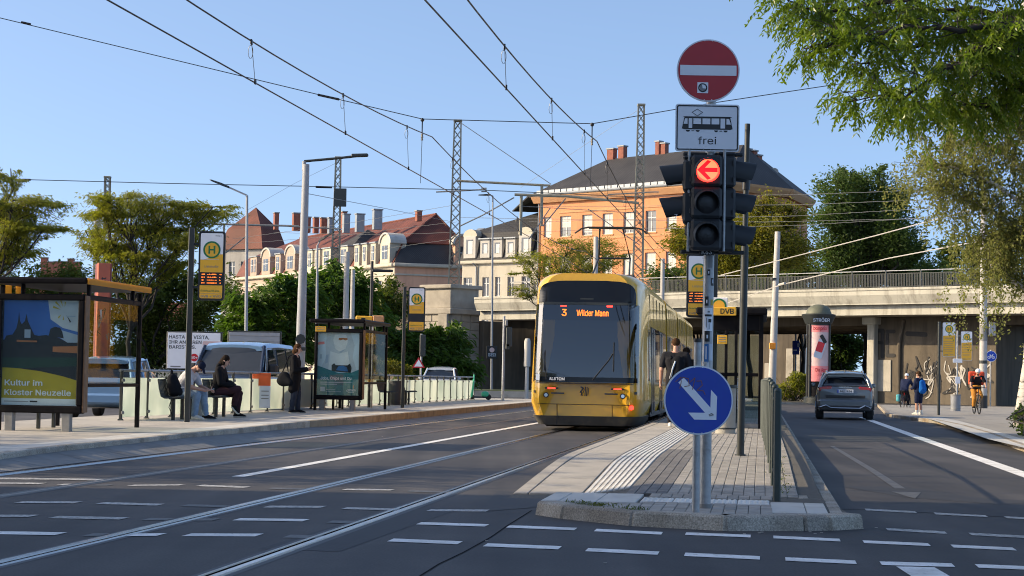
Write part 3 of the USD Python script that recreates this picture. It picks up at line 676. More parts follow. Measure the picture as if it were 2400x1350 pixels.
# stone pylon at the bridge's left end
sp = BF.at(1057, -.6)
py = thing('stone_pylon', 'grey sandstone bridge pylon with cornice and plinth left of the tram', 'pylon')
for a, b, c, d, z0, z1, nm, m in ((-3.1, 0, -.6, 2.6, -.1, 6.0, 'shaft', 'stone'), (-3.35, .25, -.85, 2.85, 5.9, 6.35, 'cornice', 'stone'), (-3.0, -.1, -.5, 2.5, 6.35, 7.9, 'attic', 'stone'), (-3.25, .15, -.75, 2.75, 7.85, 8.15, 'coping', 'stone'),
                                  (-3.3, .2, -.8, 2.8, -.1, .9, 'plinth', 'stone')):
    part(py, nm, BF(rb(sp + a, sp + b, c, d, z0, z1, .05)), m)
for k, z in enumerate(np.arange(1.0, 5.6, .62)):       # rusticated courses on the two faces in view
    for j in range(3):
        o = .5 * (k % 2)
        part(py, 'ashlar', BF(rb(sp - 3.05 + j * 1.0 + (o if j else 0) * .3, sp - 3.05 + j + .95 + (o if j < 2 else 0) * .3, -.66, -.58, z + .02, z + .6, .03)), 'stone')
        part(py, 'ashlar', BF(rb(sp - .02, sp + .06, -.5 + j * 1.02, -.5 + j * 1.02 + .97, z + .02, z + .6, .03)), 'stone')
part(py, 'recess_pier', BF(rb(sp - 1.0, sp - .02, -.95, -.62, .0, 5.9, .04)), 'stone')
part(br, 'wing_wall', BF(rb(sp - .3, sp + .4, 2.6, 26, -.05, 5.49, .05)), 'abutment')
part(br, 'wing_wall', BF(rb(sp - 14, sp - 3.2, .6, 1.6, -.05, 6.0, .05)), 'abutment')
# far side of the underpass
UF = Fr(GY(1150, 176), GY(2020, 158))
uw = thing('underpass_wall', 'brown wall with pale patches seen through the underpass', 'wall')
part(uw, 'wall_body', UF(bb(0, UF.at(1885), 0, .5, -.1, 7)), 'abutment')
for a, b, z0, z1 in ((1795, 1812, 1.0, 2.9), (1845, 1862, 1.6, 4.2), (1866, 1878, 1.5, 4.0)):
    part(uw, 'panel', UF(rb(UF.at(a), UF.at(b), -.06, .02, z0, z1, .02)), 'concrete')

def facade(par, F, z0, z1, wins, wall, trim, glassm='far_glass', frame='window_white', th=.35, depth=.18, L=None, blinds=0, rng=np.random.default_rng(3), sill=.07, cross=True, sx=0.):
    L = L or F.L
    poly = shapely.box(sx, z0, L, z1)
    for a, b, c, d in wins: poly = poly.difference(shapely.box(a, c, b, d))
    v, f = up(ext(poly, th), th); part(par, 'wall', F((v, f)), wall)
    for a, b, c, d in wins:
        mb = MB(); t = .07
        mb.add(F(bb(a, b, depth - .03, depth + .05, d - t, d))).add(F(bb(a, b, depth - .03, depth + .05, c, c + t)))
        mb.add(F(bb(a, a + t, depth - .03, depth + .05, c + t, d - t))).add(F(bb(b - t, b, depth - .03, depth + .05, c + t, d - t)))
        if cross:
            mb.add(F(bb((a + b) / 2 - .05, (a + b) / 2 + .05, depth - .025, depth + .045, c + t, d - t))).add(F(bb(a + t, b - t, depth - .02, depth + .04, c + (d - c) * .68 - .04, c + (d - c) * .68 + .04)))
        w = part(par, 'window', mb, frame)
        part(w, 'pane', F(bb(a + .02, b - .02, depth + .02, depth + .03, c + .02, d - .02)), glassm)
        if blinds and rng.random() < blinds:
            zb = d - (d - c) * rng.choice([.55, .75, .85, .97])
            part(w, 'blind', F(bb(a + t, b - t, depth - .01, depth + .0, zb, d - t)), 'blind')
        if sill:
            part(w, 'sill', F(rb(a - .12, b + .12, -sill, .12, c - .14, c - .005, .02)), trim)
def poly3(pts):                                       # one flat roof face
    v = np.asarray(pts, float); return v, np.array([[0, i, i + 1] for i in range(1, len(v) - 1)])
def roofpart(par, name, faces, mat, loc=0, th=.12):   # sloped faces given thickness
    mb = MB()
    for q in faces:
        q = np.asarray(q, float); n = np.cross(q[1] - q[0], q[2] - q[0]); n /= np.linalg.norm(n); n = n if n[2] > 0 else -n
        k = len(q); a, b = q, q - n * th
        f = [[0, i, i + 1] for i in range(1, k - 1)] + [[k, k + i + 1, k + i] for i in range(1, k - 1)]
        for i in range(k): j = (i + 1) % k; f += [[i, k + i, k + j], [i, k + j, j]]
        mb.add((np.vstack([a, b]), np.array(f)))
    return part(par, name, mb, mat)
def chimney(par, p, w, d, h, mat='chimney_brick', rz=0.):
    p = np.asarray(p, float)
    c = part(par, 'chimney', mv(rot(rb(-w / 2, w / 2, -d / 2, d / 2, -.8, h, .03), rz), *p), mat)
    part(c, 'chimney_cap', mv(rot(rb(-w / 2 - .08, w / 2 + .08, -d / 2 - .08, d / 2 + .08, h, h + .14, .02), rz), *p), 'lead')

# ---------------------------------------------------- orange apartment house
A, Bc, C, D = GY(1255, 180), GY(1700, 164.3), GY(1836, 169.8), GY(1888, 179.3)
oh = thing('orange_house', 'orange three storey apartment house with white windows and dark hipped slate roof', 'house')
F1, F2, F3 = Fr(A, Bc), Fr(Bc, C), Fr(C, D)
ZE = 19.0
wz = [(15.0, 17.0), (11.1, 13.1), (7.2, 9.2), (3.3, 5.3)]
def wx(px, F): return F.at(px)
cols = [(1272, 1290), (1310, 1336), (1362, 1386), (1410, 1434), (1459, 1484), (1511, 1536), (1560, 1584), (1610, 1634), (1655, 1678)]
wins = [(F1.at(a), F1.at(b), z0, z1) for a, b in cols for z0, z1 in wz]
facade(oh, F1, -.1, ZE - .5, wins, 'orange_wall', 'orange_trim', blinds=.7, rng=np.random.default_rng(11))
facade(oh, F2, -.1, ZE - .5, [(1.2 + i * 2.3, 2.3 + i * 2.3, z0, z1) for i in range(3) for z0, z1 in wz], 'orange_wall', 'orange_trim', blinds=.5)
facade(oh, F3, -.1, ZE - .5, [(1.5 + i * 2.6, 2.6 + i * 2.6, z0, z1) for i in range(3) for z0, z1 in wz], 'orange_wall', 'orange_trim', blinds=.5)
for F in (F1, F2, F3):
    part(oh, 'cornice', F(loft([[(x, -.35, ZE - .62), (x, -.75, ZE - .1), (x, -.8, ZE + .12), (x, .3, ZE + .12), (x, .3, ZE - .62)] for x in (-.35, F.L + .35)])), 'orange_trim')
    for z0, z1 in wz[:2]:
        part(oh, 'band', F(rb(F.L * .12, F.L - .3, -.07, .02, z1 + .28, z1 + .46, .02)), 'orange_trim')
        part(oh, 'band', F(rb(F.L * .12, F.L - .3, -.05, .02, z0 - .42, z0 - .22, .02)), 'orange_trim')
part(oh, 'downpipe', MB().add(F1(tube([(.15, -.12, -.1), (.15, -.12, ZE - .6)], .07, 8))), 'zinc')
r1, r2 = P(1425, 374, 182.5), P(1742, 352, 172.5)
r1[2], r2[2] = 23.2, 23.6
eA, eB, eC, eD = F1.p(-.8, -.75, ZE + .12), F1.p(F1.L + .4, -.75, ZE + .12), F2.p(F2.L + .3, -.75, ZE + .12), F3.p(F3.L, -.75, ZE + .12)
back = [r1 + np.array([6, 14, 0]), r2 + np.array([3, 14, 0])]
for b in back: b[2] = ZE + .1
eA2 = eA + np.array([-1.5, 16, 0])
rf = roofpart(oh, 'roof', [[eA, eB, r2, r1], [eB, eC, r2], [eC, eD, r2], [eA2, eA, r1], [eD, back[1], r2], [back[1], back[0], r1, r2], [back[0], eA2, r1]], 'slate')
gut = MB().add(F1(tube([(-.8, -.82, ZE + .16), (F1.L + .4, -.82, ZE + .16)], .12, 6)))
part(rf, 'gutter', gut, 'zinc')
sg = MB()
for x in np.arange(0, F1.L, .8): sg.add(F1(bb(x, x + .68, -.32, -.28, ZE + .32, ZE + .62)))
part(rf, 'snow_guard', sg, 'zinc')
for px, py, Y, w, h in ((1434, 379, 182.4, .85, 1.1), (1459, 375, 181.6, .72, 1.2), (1544, 362, 178.8, .5, 1.1), (1558, 363, 178.3, .55, .95), (1753, 376, 172.5, .5, .9), (1767, 380, 172.5, .45, .9), (1778, 388, 172.5, .4, .8)):
    p = P(px, py, Y); chimney(oh, p, w, .6, h + .1, rz=F1.rz)
for px, py in ((1815, 403), (1812, 418)):
    p = P(px, py, 173)
    d = part(oh, 'satellite_dish', mv(rot(lathe([(0, 0), (.2, .02), (.36, .09), (.38, .11), (.2, .05), (0, .03)], 16), 0, 1.2), *p), 'trim_pale')
    part(d, 'dish_arm', mv(tube([(0, .25, -.9), (0, .15, 0)], .03, 6), *p), 'zinc')

# ---------------------------------------------------- cream house with dark mansard
ym = thing('cream_house', 'cream house with dark mansard roof and white dormers left of the orange house', 'house')
YA, YB = GY(1078, 192), GY(1262, 186)
FY = Fr(YA, YB)
wins = []
for a, b in ((1086, 1106), (1130, 1146), (1160, 1172), (1189, 1204), (1222, 1242)):
    for z0, z1 in ((9.6, 11.6), (6.0, 8.0), (2.4, 4.4)):
        wins.append((FY.at(a), FY.at(b), z0, z1))
facade(ym, FY, -.1, 13.1, wins, 'cream_wall', 'trim_cream', rng=np.random.default_rng(5))
part(ym, 'cornice', FY(rb(-.3, FY.L + .2, -.4, .2, 13.0, 13.35, .08)), 'trim_cream')
part(ym, 'downpipe', MB().add(FY(tube([(FY.at(1117), -.12, 0), (FY.at(1117), -.12, 12.7), (FY.at(1112), -.4, 13.1)], .08, 8))), 'zinc')
m0, m1 = 13.35, 16.3
rf = roofpart(ym, 'roof', [[FY.p(-.2, -.2, m0), FY.p(FY.L, -.2, m0), FY.p(FY.L, .7, m1), FY.p(.2, .7, m1)], [FY.p(.2, .7, m1), FY.p(FY.L, .7, m1), FY.p(FY.L + 1, 5.5, 19.8), FY.p(FY.L * .45, 5.5, 18.2)],
                              [FY.p(-.2, -.2, m0), FY.p(.2, .7, m1), FY.p(FY.L * .45, 5.5, 18.2), FY.p(0, 9, m0)]], 'dark_slate')
for i, px in enumerate((1102, 1138, 1167, 1198, 1232)):
    s = FY.at(px); w = .62 if i not in (0, 4) else .8
    h = 15.5 if i not in (0, 4) else 15.9
    d = part(ym, 'dormer', MB().add(FY(rb(s - w, s + w, -.25, 1.2, m0 + .25, h, .03))), 'trim_pale')
    part(d, 'dormer_window', FY(bb(s - w * .55, s + w * .55, -.27, -.24, m0 + .7, h - .35)), 'far_glass')
    part(d, 'dormer_curtain', FY(bb(s - w * .2, s + w * .55, -.275, -.272, m0 + .7, h - .5)), 'window_white')
    if i in (0, 4):
        a = np.linspace(0, np.pi, 9); prof = [(s + (w + .12) * math.cos(t), h + .75 * math.sin(t)) for t in a]
        part(d, 'dormer_gable', FY(up(ext(shapely.Polygon(prof), 1.4), 1.2)), 'trim_cream')
    else:
        part(d, 'dormer_roof', FY(rb(s - w - .15, s + w + .15, -.45, 1.6, h, h + .16, .03)), 'zinc')
    part(rf, 'roof_window', FY(rot(rb(s - .45, s + .45, 1.0, 1.9, 16.42, 16.5, .02), 0, .5, at=(s, 1, 16.4))), 'zinc')

# ---------------------------------------------------- long pink house row
ph = thing('pink_house', 'long pink and cream tenement row with red tiled mansard and round dormer gables', 'house')
RC = GY(919, 200); LC = RC + np.array([-.52, .85, 0]) * 44
GE = RC + np.array([.95, .32, 0]) * 8.6
FP, FG = Fr(LC, RC), Fr(RC, GE)
ZC = 13.3
wins = []
ws = [px for px in (584, 600, 617, 634, 650, 668, 684, 700, 718, 735, 752, 770, 788, 806, 826, 848, 868, 890, 908)]
for px in ws:
    s = FP.at(px)
    for z0, z1 in ((9.6, 11.7), (6.0, 8.1), (2.4, 4.5)): wins.append((s - .55, s + .55, z0, z1))
k = FP.L * .42
facade(ph, FP, -.1, ZC, [w for w in wins if w[1] < k - .3], 'pink_wall', 'trim_cream', L=k, rng=np.random.default_rng(6))
facade(ph, FP, -.1, ZC, [w for w in wins if w[0] > k + .3 and w[1] < FP.L - .2], 'cream_wall', 'trim_cream', sx=k, rng=np.random.default_rng(8))
facade(ph, FG, -.1, ZC, [], 'gable_wall', 'trim_cream')
for F in (FP, FG):
    part(ph, 'cornice', F(rb(-.2, F.L + .1, -.45, .2, ZC - .15, ZC + .25, .1)), 'trim_cream')
    part(ph, 'band', F(rb(0, F.L, -.12, .05, 12.2, 12.4, .04)), 'trim_cream')
zm = 15.9
fL = [FP.p(0, -.2, ZC + .2), FP.p(FP.L, -.2, ZC + .2), FP.p(FP.L - .3, 1.1, zm), FP.p(0, 1.1, zm)]
rl1, rl2 = FP.p(3, 7.5, 18.9), FP.p(FP.L - 3.5, 7.0, 19.5)
g0, g1 = FG.p(0, -.2, ZC + .2), FG.p(FG.L, -.2, ZC + .2)
h0, h1 = FG.p(.4, 1.0, zm), FG.p(FG.L - .3, 1.0, zm)
rf = roofpart(ph, 'roof', [fL, [fL[3], fL[2], rl2, rl1], [fL[2], h1, rl2], [h1, h1 + np.array([-3, 12, 0]), rl2], [rl1, rl2, rl2 + np.array([0, 12, -6.])]], 'red_tiles')
roofpart(rf, 'mansard_slope', [[g0, g1, h1, h0]], 'slate')
part(rf, 'ridge_tiles', MB().add(tube([rl1 + [0, 0, .05], rl2 + [0, 0, .05]], .14, 6)).add(tube([rl2, FP.p(FP.L - .3, 1.1, zm)], .12, 6)).add(tube([rl2, h1], .12, 6)), 'red_tiles')
def dormer(F, s, w, z0, z1, round_=False, mat='trim_cream', wn=1):
    d = part(ph, 'dormer', F(rb(s - w, s + w, -.42, 1.6, z0, z1, .03)), mat)
    ww = (2 * w - .3) / wn
    for i in range(wn):
        c = s - w + .15 + ww * (i + .5)
        part(d, 'dormer_window', F(bb(c - ww * .32, c + ww * .32, -.45, -.41, z0 + .5, z1 - .3)), 'far_glass')
        part(d, 'window_bars', MB().add(F(bb(c - .04, c + .04, -.47, -.452, z0 + .5, z1 - .3))).add(F(bb(c - ww * .32, c + ww * .32, -.465, -.452, z0 + 1.35, z0 + 1.43))), 'window_white')
    if round_:
        a = np.linspace(0, np.pi, 13); prof = [(s + (w + .05) * math.cos(t), z1 + .95 * math.sin(t)) for t in a]
        part(d, 'round_gable', F(up(ext(shapely.Polygon(prof), 1.9), 1.55)), mat)
        arc = shapely.LineString([(s + (w + .16) * math.cos(t), z1 + 1.03 * math.sin(t)) for t in a]).buffer(.11)
        part(d, 'gable_moulding', F(up(ext(arc, 2.0), 1.5)), 'trim_pale')
    else:
        part(d, 'dormer_roof', F(rb(s - w - .12, s + w + .12, -.55, 1.9, z1, z1 + .16, .03)), 'zinc')
for px, w, rnd, n in ((592, 1.0, 0, 2), (621, 1.25, 1, 1), (649, .8, 0, 1), (678, 1.35, 1, 1), (707, .7, 0, 1), (724, .7, 0, 1), (741, .7, 0, 1), (763, 1.1, 0, 1), (803, 1.1, 0, 1), (834, .62, 0, 1), (852, .62, 0, 1), (872, .62, 0, 1), (900, 1.15, 1, 1)):
    dormer(FP, FP.at(px, -.42), w, ZC + .2, 15.9 if not rnd else 15.8, bool(rnd), 'trim_cream' if px > 700 else 'pink_wall', n)
dormer(FG, FG.L - .9, 1.0, ZC + .2, 15.9, True, 'gable_wall')
s = FP.at(815, 1)
roofpart(rf, 'slate_dormer_roof', [[FP.p(s - 2.6, .3, 15.95), FP.p(s + 2.2, .3, 15.95), FP.p(s, 3.4, 18.2)], [FP.p(s + 2.2, .3, 15.95), FP.p(s + 2.2, 5, 16.9), FP.p(s, 3.4, 18.2)], [FP.p(s - 2.6, .3, 15.95), FP.p(s, 3.4, 18.2), FP.p(s - 2.6, 5, 16.9)]], 'slate')
for px, py, Y, w, h, m in ((647, 523, 226, .55, 1.2, 'chimney_brick'), (694, 526, 222, .85, 1.3, 'chimney_brick'), (722, 530, 220, .5, 1.0, 'chimney_brick'), (740, 531, 218, .6, 1.0, 'chimney_brick'), (758, 532, 217, .75, 1.0, 'chimney_brick'), (775, 532, 216, .6, 1.0, 'zinc'), (806, 520, 212, .55, 1.1, 'chimney_brick'),
                           (811, 530, 211, .75, 1.3, 'zinc'), (843, 528, 208, .95, 1.2, 'zinc'), (884, 522, 206, 1.0, 1.4, 'zinc'), (981, 502, 205, .6, .3, 'chimney_brick')):
    chimney(ph, P(px, py, Y), w, .7, h, m, rz=.4)
# tower at the row's far end
tw = thing('corner_tower', 'house end with steep red pyramid roof left of the pink row', 'house')
TC = GY(592, 243); F = Fr(TC + np.array([-4.6, 1.0, 0]), TC + np.array([1.2, -2.4, 0]))
F2_ = Fr(TC + np.array([1.2, -2.4, 0]), TC + np.array([3.6, 1.5, 0]))
Z0, Z1, ZA = 17.6, 20.4, 23.4
facade(tw, F, -.1, Z0, [(1.2 + 2 * i, 2.2 + 2 * i, z, z + 2) for i in range(2) for z in (6, 10, 14)], 'tower_wall', 'trim_pale')
facade(tw, F2_, -.1, Z0, [(1.2, 2.2, z, z + 2) for z in (6, 10, 14)], 'tower_wall', 'trim_pale')
ap = TC + np.array([-.3, 1.4, ZA]); c0 = [F.p(-.5, -.4, Z0), F.p(F.L + .3, -.4, Z0), F2_.p(F2_.L + .4, -.2, Z0), F.p(.5, 6.5, Z0)]
c1 = [p * .0 + np.r_[(ap[:2] + (p[:2] - ap[:2]) * .74), Z1] for p in c0]
roofpart(tw, 'roof', [[c0[0], c0[1], c1[1], c1[0]], [c0[1], c0[2], c1[2], c1[1]], [c0[3], c0[0], c1[0], c1[3]], [c1[0], c1[1], ap], [c1[1], c1[2], ap], [c1[3], c1[0], ap], [c1[2], c1[3], ap]], 'red_tiles')
# distant roofs behind the left trees
for nm, px0, px1, Y, z0, z1, lab in (('distant_house', -60, 215, 260, 10, 13.5, 'distant house roof with a row of brick chimneys behind the leftmost trees'), ('distant_house', 330, 470, 280, 9, 12, 'distant red roofed house seen beneath the tree behind the stop sign')):
    h = thing(nm, lab, 'house'); F = Fr(GY(px0, Y), GY(px1, Y))
    part(h, 'wall', F(bb(0, F.L, 0, 9, -.1, z0)), 'cream_wall')
    roofpart(h, 'roof', [[F.p(-.3, -.3, z0), F.p(F.L + .3, -.3, z0), F.p(F.L - 2, 4.5, z1), F.p(2, 4.5, z1)], [F.p(F.L + .3, -.3, z0), F.p(F.L, 9, z0), F.p(F.L - 2, 4.5, z1)], [F.p(0, 9, z0), F.p(-.3, -.3, z0), F.p(2, 4.5, z1)]], 'red_tiles')
    if px0 < 0:
        for px in (102, 118, 136, 150, 164, 180):
            chimney(h, F.p(F.at(px, 4), 4, z1 - .8), .9 if px != 136 else 1.3, .8, 4.3 + .3 * math.sin(px), 'chimney_brick')
# street house outside the picture on the left, whose shade lies over the crossing
sh = thing('street_house', 'tenement beside the crossing, out of view to the left', 'house')
part(sh, 'wall', bb(-48, -24, -60, 18.2, -.1, 19), 'cream_wall')
roofpart(sh, 'roof', [[(-24, -60, 19), (-24, 18.2, 19), (-36, 13, 23), (-36, -60, 23)], [(-24, 18.2, 19), (-48, 18.2, 19), (-36, 13, 23)], [(-48, 18.2, 19), (-48, -60, 19), (-36, -60, 23), (-36, 13, 23)]], 'red_tiles')

sh = thing('street_house', 'unseen block added along the tracks to shade the underpass', 'house')  # added out of view so that the underpass lies in shade
part(sh, 'wall', bb(-60, -42, 104, 140, -.1, 14.5), 'cream_wall'); part(sh, 'roof', bb(-59, -43, 105, 139, 14.5, 17), 'slate')
# ------------------------------------------------------------------ trees and shrubs
def leaves(c, l, w, rng, droop=.3, flat=.0, dirs=None, bend=.25):
    """Folded kite leaves at the points c: length l, width w; most lie flattish and hang outwards."""
    n = len(c); c = np.asarray(c, float)
    d = rng.normal(size=(n, 3)) if dirs is None else np.asarray(dirs) + rng.normal(size=(n, 3)) * .35
    d[:, 2] = d[:, 2] * (1 - flat) - droop; d /= np.linalg.norm(d, axis=1, keepdims=True)
    up_ = rng.normal(size=(n, 3)) * .7 + [0, 0, 1.]
    s = np.cross(d, up_); s /= np.linalg.norm(s, axis=1, keepdims=True) + 1e-9
    nn = np.cross(s, d)
    l = np.broadcast_to(l, (n,))[:, None] * rng.uniform(.7, 1.3, (n, 1)); w = np.broadcast_to(w, (n,))[:, None] * rng.uniform(.75, 1.25, (n, 1))
    a, b = c - d * l * .5, c + d * l * .5 - nn * l * bend
    m = c + nn * l * .06
    v = np.stack([a, m + s * w * .5, b, m - s * w * .5], 1).reshape(-1, 3); k = np.arange(n)[:, None] * 4
    return v, np.vstack([k + [0, 1, 2], k + [0, 2, 3]])
def limb(p0, p1, r0, r1, rng, wob=.06, n=6, sag=0.):
    t = np.linspace(0, 1, n)[:, None]; L = np.linalg.norm(np.asarray(p1) - p0)
    p = p0 + (p1 - p0) * t + rng.normal(size=(n, 3)) * wob * L * (t * (1 - t) * 2.2)
    p[:, 2] += sag * L * np.sin(np.pi * t[:, 0])
    return p, np.linspace(r0, r1, n)
def crowned(name, label, cat, base, blobs, n, leaf, lm, rng, trunk_r=.16, fork=.35, bark='bark', twigs=7, flat=.35, spread=.28, group=None, droop=.3, layer=None, trunk='trunk', core=.55, holes=None, twr=.014):
    """A trunk that forks into one limb per clump; twigs fan through each clump and carry the leaves.
    blobs: (centre xyz, radii xyz). Leaves gather round the twigs, so that gaps stay open."""
    base = np.asarray(base, float)
    t = thing(name, label, cat, base, group=group)
    cs = [np.asarray(b[0], float) - base for b in blobs]; rs = [np.asarray(b[1], float) for b in blobs]
    top = np.mean(cs, 0); zf = max(.15, fork * top[2])
    f = np.array([top[0] * fork * .6, top[1] * fork * .6, zf])
    mb = MB(); p, r = limb(np.zeros(3), f, trunk_r, trunk_r * .72, rng, .03); p[0, 2] = -.1; mb.add(tube(p, r, 9))
    lmb = MB(); pts, dirs = [], []
    wgt = np.array([np.prod(r) ** (2 / 3.) for r in rs]); wgt /= wgt.sum()
    for c, r, wq in zip(cs, rs, wgt):
        p, rr = limb(f, c, trunk_r * .5, trunk_r * .16, rng, .07, 7, .05); lmb.add(tube(p, rr, 6))
        nt = max(3, int(twigs * wq * len(cs)))
        m = int(n * wq / nt) + 1
        for _ in range(nt):
            e = rng.normal(size=3); e /= np.linalg.norm(e); e[2] = e[2] * .8 + .1
            q1 = c + e * r * rng.uniform(.55, 1.02); q0 = p[rng.integers(3, 7)]
            tp, tr = limb(q0, q1, trunk_r * .14 + .006, twr * .5, rng, .10, 5, .04); lmb.add(tube(tp, tr, 4, False))
            s = 1 - rng.random(m) ** 1.5 * (1 - core * .3)
            i = np.clip((s * 4).astype(int), 0, 3); u = (s * 4 - i)[:, None]
            pos = tp[i] * (1 - u) + tp[i + 1] * u
            sp = spread * r.mean() * np.array([1, 1, 1 - flat * .8])
            pos = pos + rng.normal(size=(m, 3)) * sp * (.35 + .65 * s[:, None])
            pts.append(pos); dirs.append(np.repeat((q1 - q0)[None] / (np.linalg.norm(q1 - q0) + 1e-9), m, 0))
    k = part(t, trunk, mb, bark, True); part(t, 'branches', lmb, bark, True)
    part(t, 'crown', leaves(np.vstack(pts), leaf[0], leaf[1], rng, droop, flat, np.vstack(dirs)), lm)
    return t
def pb(Y, rows, depth=.8, fx=1., fz=1.):                             # clumps given in photo pixels at one distance
    o = []; s = Y / FPX
    for i, (px, py, rx, ry) in enumerate(rows):
        o.append((P(px, py, Y + depth * rx * s * (((i * 7) % 5) / 2. - 1)), (rx * s * fx, rx * s * .9, ry * s * fz)))
    return o
R = np.random.default_rng
crowned('locust_tree', 'feathery yellow-green locust tree behind the tram shelter with the church poster', 'tree', GY(292, 92), pb(92, [(300, 465, 85, 34), (390, 478, 95, 34), (470, 500, 90, 26), (250, 505, 65, 36), (350, 540, 100, 34), (430, 560, 80, 32), (255, 575, 75, 34), (200, 540, 55, 20), (330, 600, 80, 36), (400, 620, 60, 30), (250, 470, 40, 25), (500, 485, 50, 14)], fx=1.2, fz=.5),
        34000, (.16, .048), 'leaf_locust', R(21), .15, .38, twigs=20, flat=.92, spread=.2, droop=.35)
crowned('locust_tree', 'wide yellow-green locust tree cut by the left edge of the photo', 'tree', GY(-60, 85), pb(85, [(30, 470, 80, 30), (90, 480, 75, 26), (-40, 500, 100, 60), (50, 530, 90, 35), (10, 590, 90, 40), (100, 540, 60, 26), (25, 395, 32, 20), (-20, 420, 60, 30), (40, 425, 30, 16), (-120, 460, 110, 90)], fx=1.2, fz=.5),
        30000, (.16, .048), 'leaf_locust', R(22), .15, .4, twigs=20, flat=.92, spread=.21, droop=.35)
crowned('leafy_tree', 'dark green bushy tree behind the locust trees at the left edge', 'tree', GY(60, 115), pb(115, [(40, 690, 90, 60), (140, 660, 80, 60), (60, 760, 110, 80), (190, 740, 90, 70), (-60, 700, 110, 90), (130, 830, 120, 60)]), 24000, (.26, .13), 'leaf_locust_green', R(23), .22, .3, twigs=16, flat=.2, spread=.26)
crowned('leafy_tree', 'dark green tree behind the orange graffiti pillar', 'tree', GY(340, 110), pb(110, [(300, 690, 90, 55), (400, 670, 80, 60), (350, 760, 110, 70), (470, 740, 80, 80), (450, 660, 60, 40), (520, 690, 55, 60), (300, 830, 100, 60), (420, 830, 110, 60)]), 26000, (.25, .12), 'leaf_locust_green', R(24), .2, .3, twigs=16, flat=.2, spread=.25)
crowned('sumac_shrub', 'tall bright green shrub with long drooping leaves behind the dark van', 'shrub', GY(640, 100), pb(100, [(600, 715, 70, 55), (690, 690, 75, 55), (640, 770, 90, 55), (560, 780, 60, 50), (720, 760, 60, 60), (650, 670, 45, 25), (610, 830, 80, 40), (700, 830, 60, 40)]), 15000, (.40, .13), 'leaf_shrub', R(25), .08, .12, twigs=15, flat=.3, spread=.22, droop=.55)
crowned('sumac_shrub', 'tall green shrub with long leaves between the grey poles left of centre', 'shrub', GY(780, 104), pb(104, [(780, 660, 70, 40), (830, 690, 60, 60), (760, 730, 60, 60), (840, 760, 70, 60), (775, 630, 40, 18), (800, 820, 80, 50)]), 15000, (.40, .13), 'leaf_shrub', R(26), .08, .12, twigs=15, flat=.3, spread=.22, droop=.55)
crowned('garden_shrub', 'olive shrub in front of the pink gable behind the second stop sign', 'shrub', GY(905, 118), pb(118, [(890, 690, 45, 40), (930, 720, 50, 55), (880, 740, 45, 50), (915, 665, 30, 22)]), 4000, (.3, .12), 'leaf_locust_green', R(27), .08, .15, twigs=14, flat=.25, spread=.26)
crowned('sumac_shrub', 'broad green shrub at the foot of the stone pylon behind the white car', 'shrub', GY(1010, 106), pb(106, [(930, 800, 50, 45), (1000, 800, 60, 45), (1060, 800, 50, 45), (970, 850, 70, 50), (1050, 860, 70, 50), (1060, 775, 30, 22), (900, 840, 40, 40), (1090, 880, 40, 40), (980, 770, 30, 16)]), 15000, (.40, .13), 'leaf_shrub', R(28), .08, .12, twigs=15, flat=.3, spread=.22, droop=.5)
crowned('flower_shrub', 'low shrub with yellow flowers behind the second shelter', 'shrub', GY(905, 96), pb(96, [(880, 855, 30, 14), (925, 858, 35, 14), (960, 865, 25, 12)]), 1800, (.14, .07), 'leaf_autumn', R(29), .03, .1, twigs=12, spread=.3)
crowned('locust_tree', 'small feathery locust tree in front of the orange house', 'tree', GY(1300, 112), pb(112, [(1330, 570, 75, 22), (1400, 575, 70, 24), (1290, 605, 90, 24), (1390, 625, 80, 22), (1240, 610, 45, 18), (1230, 680, 40, 16), (1330, 640, 70, 20), (1440, 600, 45, 26), (1225, 640, 30, 12)]), 13000, (.15, .045), 'leaf_locust', R(30), .11, .45, twigs=14, flat=.7, spread=.22, droop=.35)
crowned('maple_tree', 'yellowing tree between the traffic signals and the orange house end', 'tree', GY(1760, 138), pb(138, [(1600, 570, 55, 35), (1790, 480, 60, 25), (1850, 500, 45, 35), (1780, 560, 80, 60), (1850, 590, 60, 60), (1710, 600, 70, 60), (1640, 620, 60, 40), (1600, 530, 35, 22), (1740, 520, 50, 40)]), 30000, (.26, .12), 'leaf_autumn', R(31), .2, .4, twigs=16, flat=.25, spread=.26)
crowned('broadleaf_tree', 'large dark green tree standing behind the bridge railing', 'tree', GY(2030, 146), pb(146, [(1960, 440, 55, 42), (2030, 430, 60, 36), (2090, 470, 45, 50), (1940, 500, 60, 50), (2030, 520, 85, 70), (2110, 540, 60, 70), (1950, 590, 75, 60), (2060, 610, 100, 60), (2140, 610, 45, 50), (1980, 405, 30, 14), (2060, 405, 22, 16)]), 46000, (.28, .14), 'leaf_dark', R(32), .35, .3, twigs=18, flat=.2, spread=.26)
crowned('broadleaf_tree', 'pale tree in the gap right of the tall dark tree behind the bridge', 'tree', GY(2260, 170), pb(170, [(2230, 590, 40, 40), (2290, 560, 50, 60), (2210, 620, 30, 20), (2350, 600, 70, 60)]), 4500, (.4, .2), 'leaf_locust_green', R(33), .25, .3, twigs=14, spread=.26)
for i, (px, py, Y, lab) in enumerate(((1975, 800, 165, 'dark green tree seen through the underpass'), (2375, 800, 140, 'sunlit green tree seen under the right end of the bridge'))):
    crowned('underpass_tree', lab, 'tree', GY(px, Y), pb(Y, [(px - 15, 770, 40, 30), (px + 15, 810, 40, 50), (px - 10, 860, 40, 40)]), 6500, (.45, .24), ('leaf_dark', 'leaf_locust_green')[i], R(34 + i), .18, .3, twigs=14)
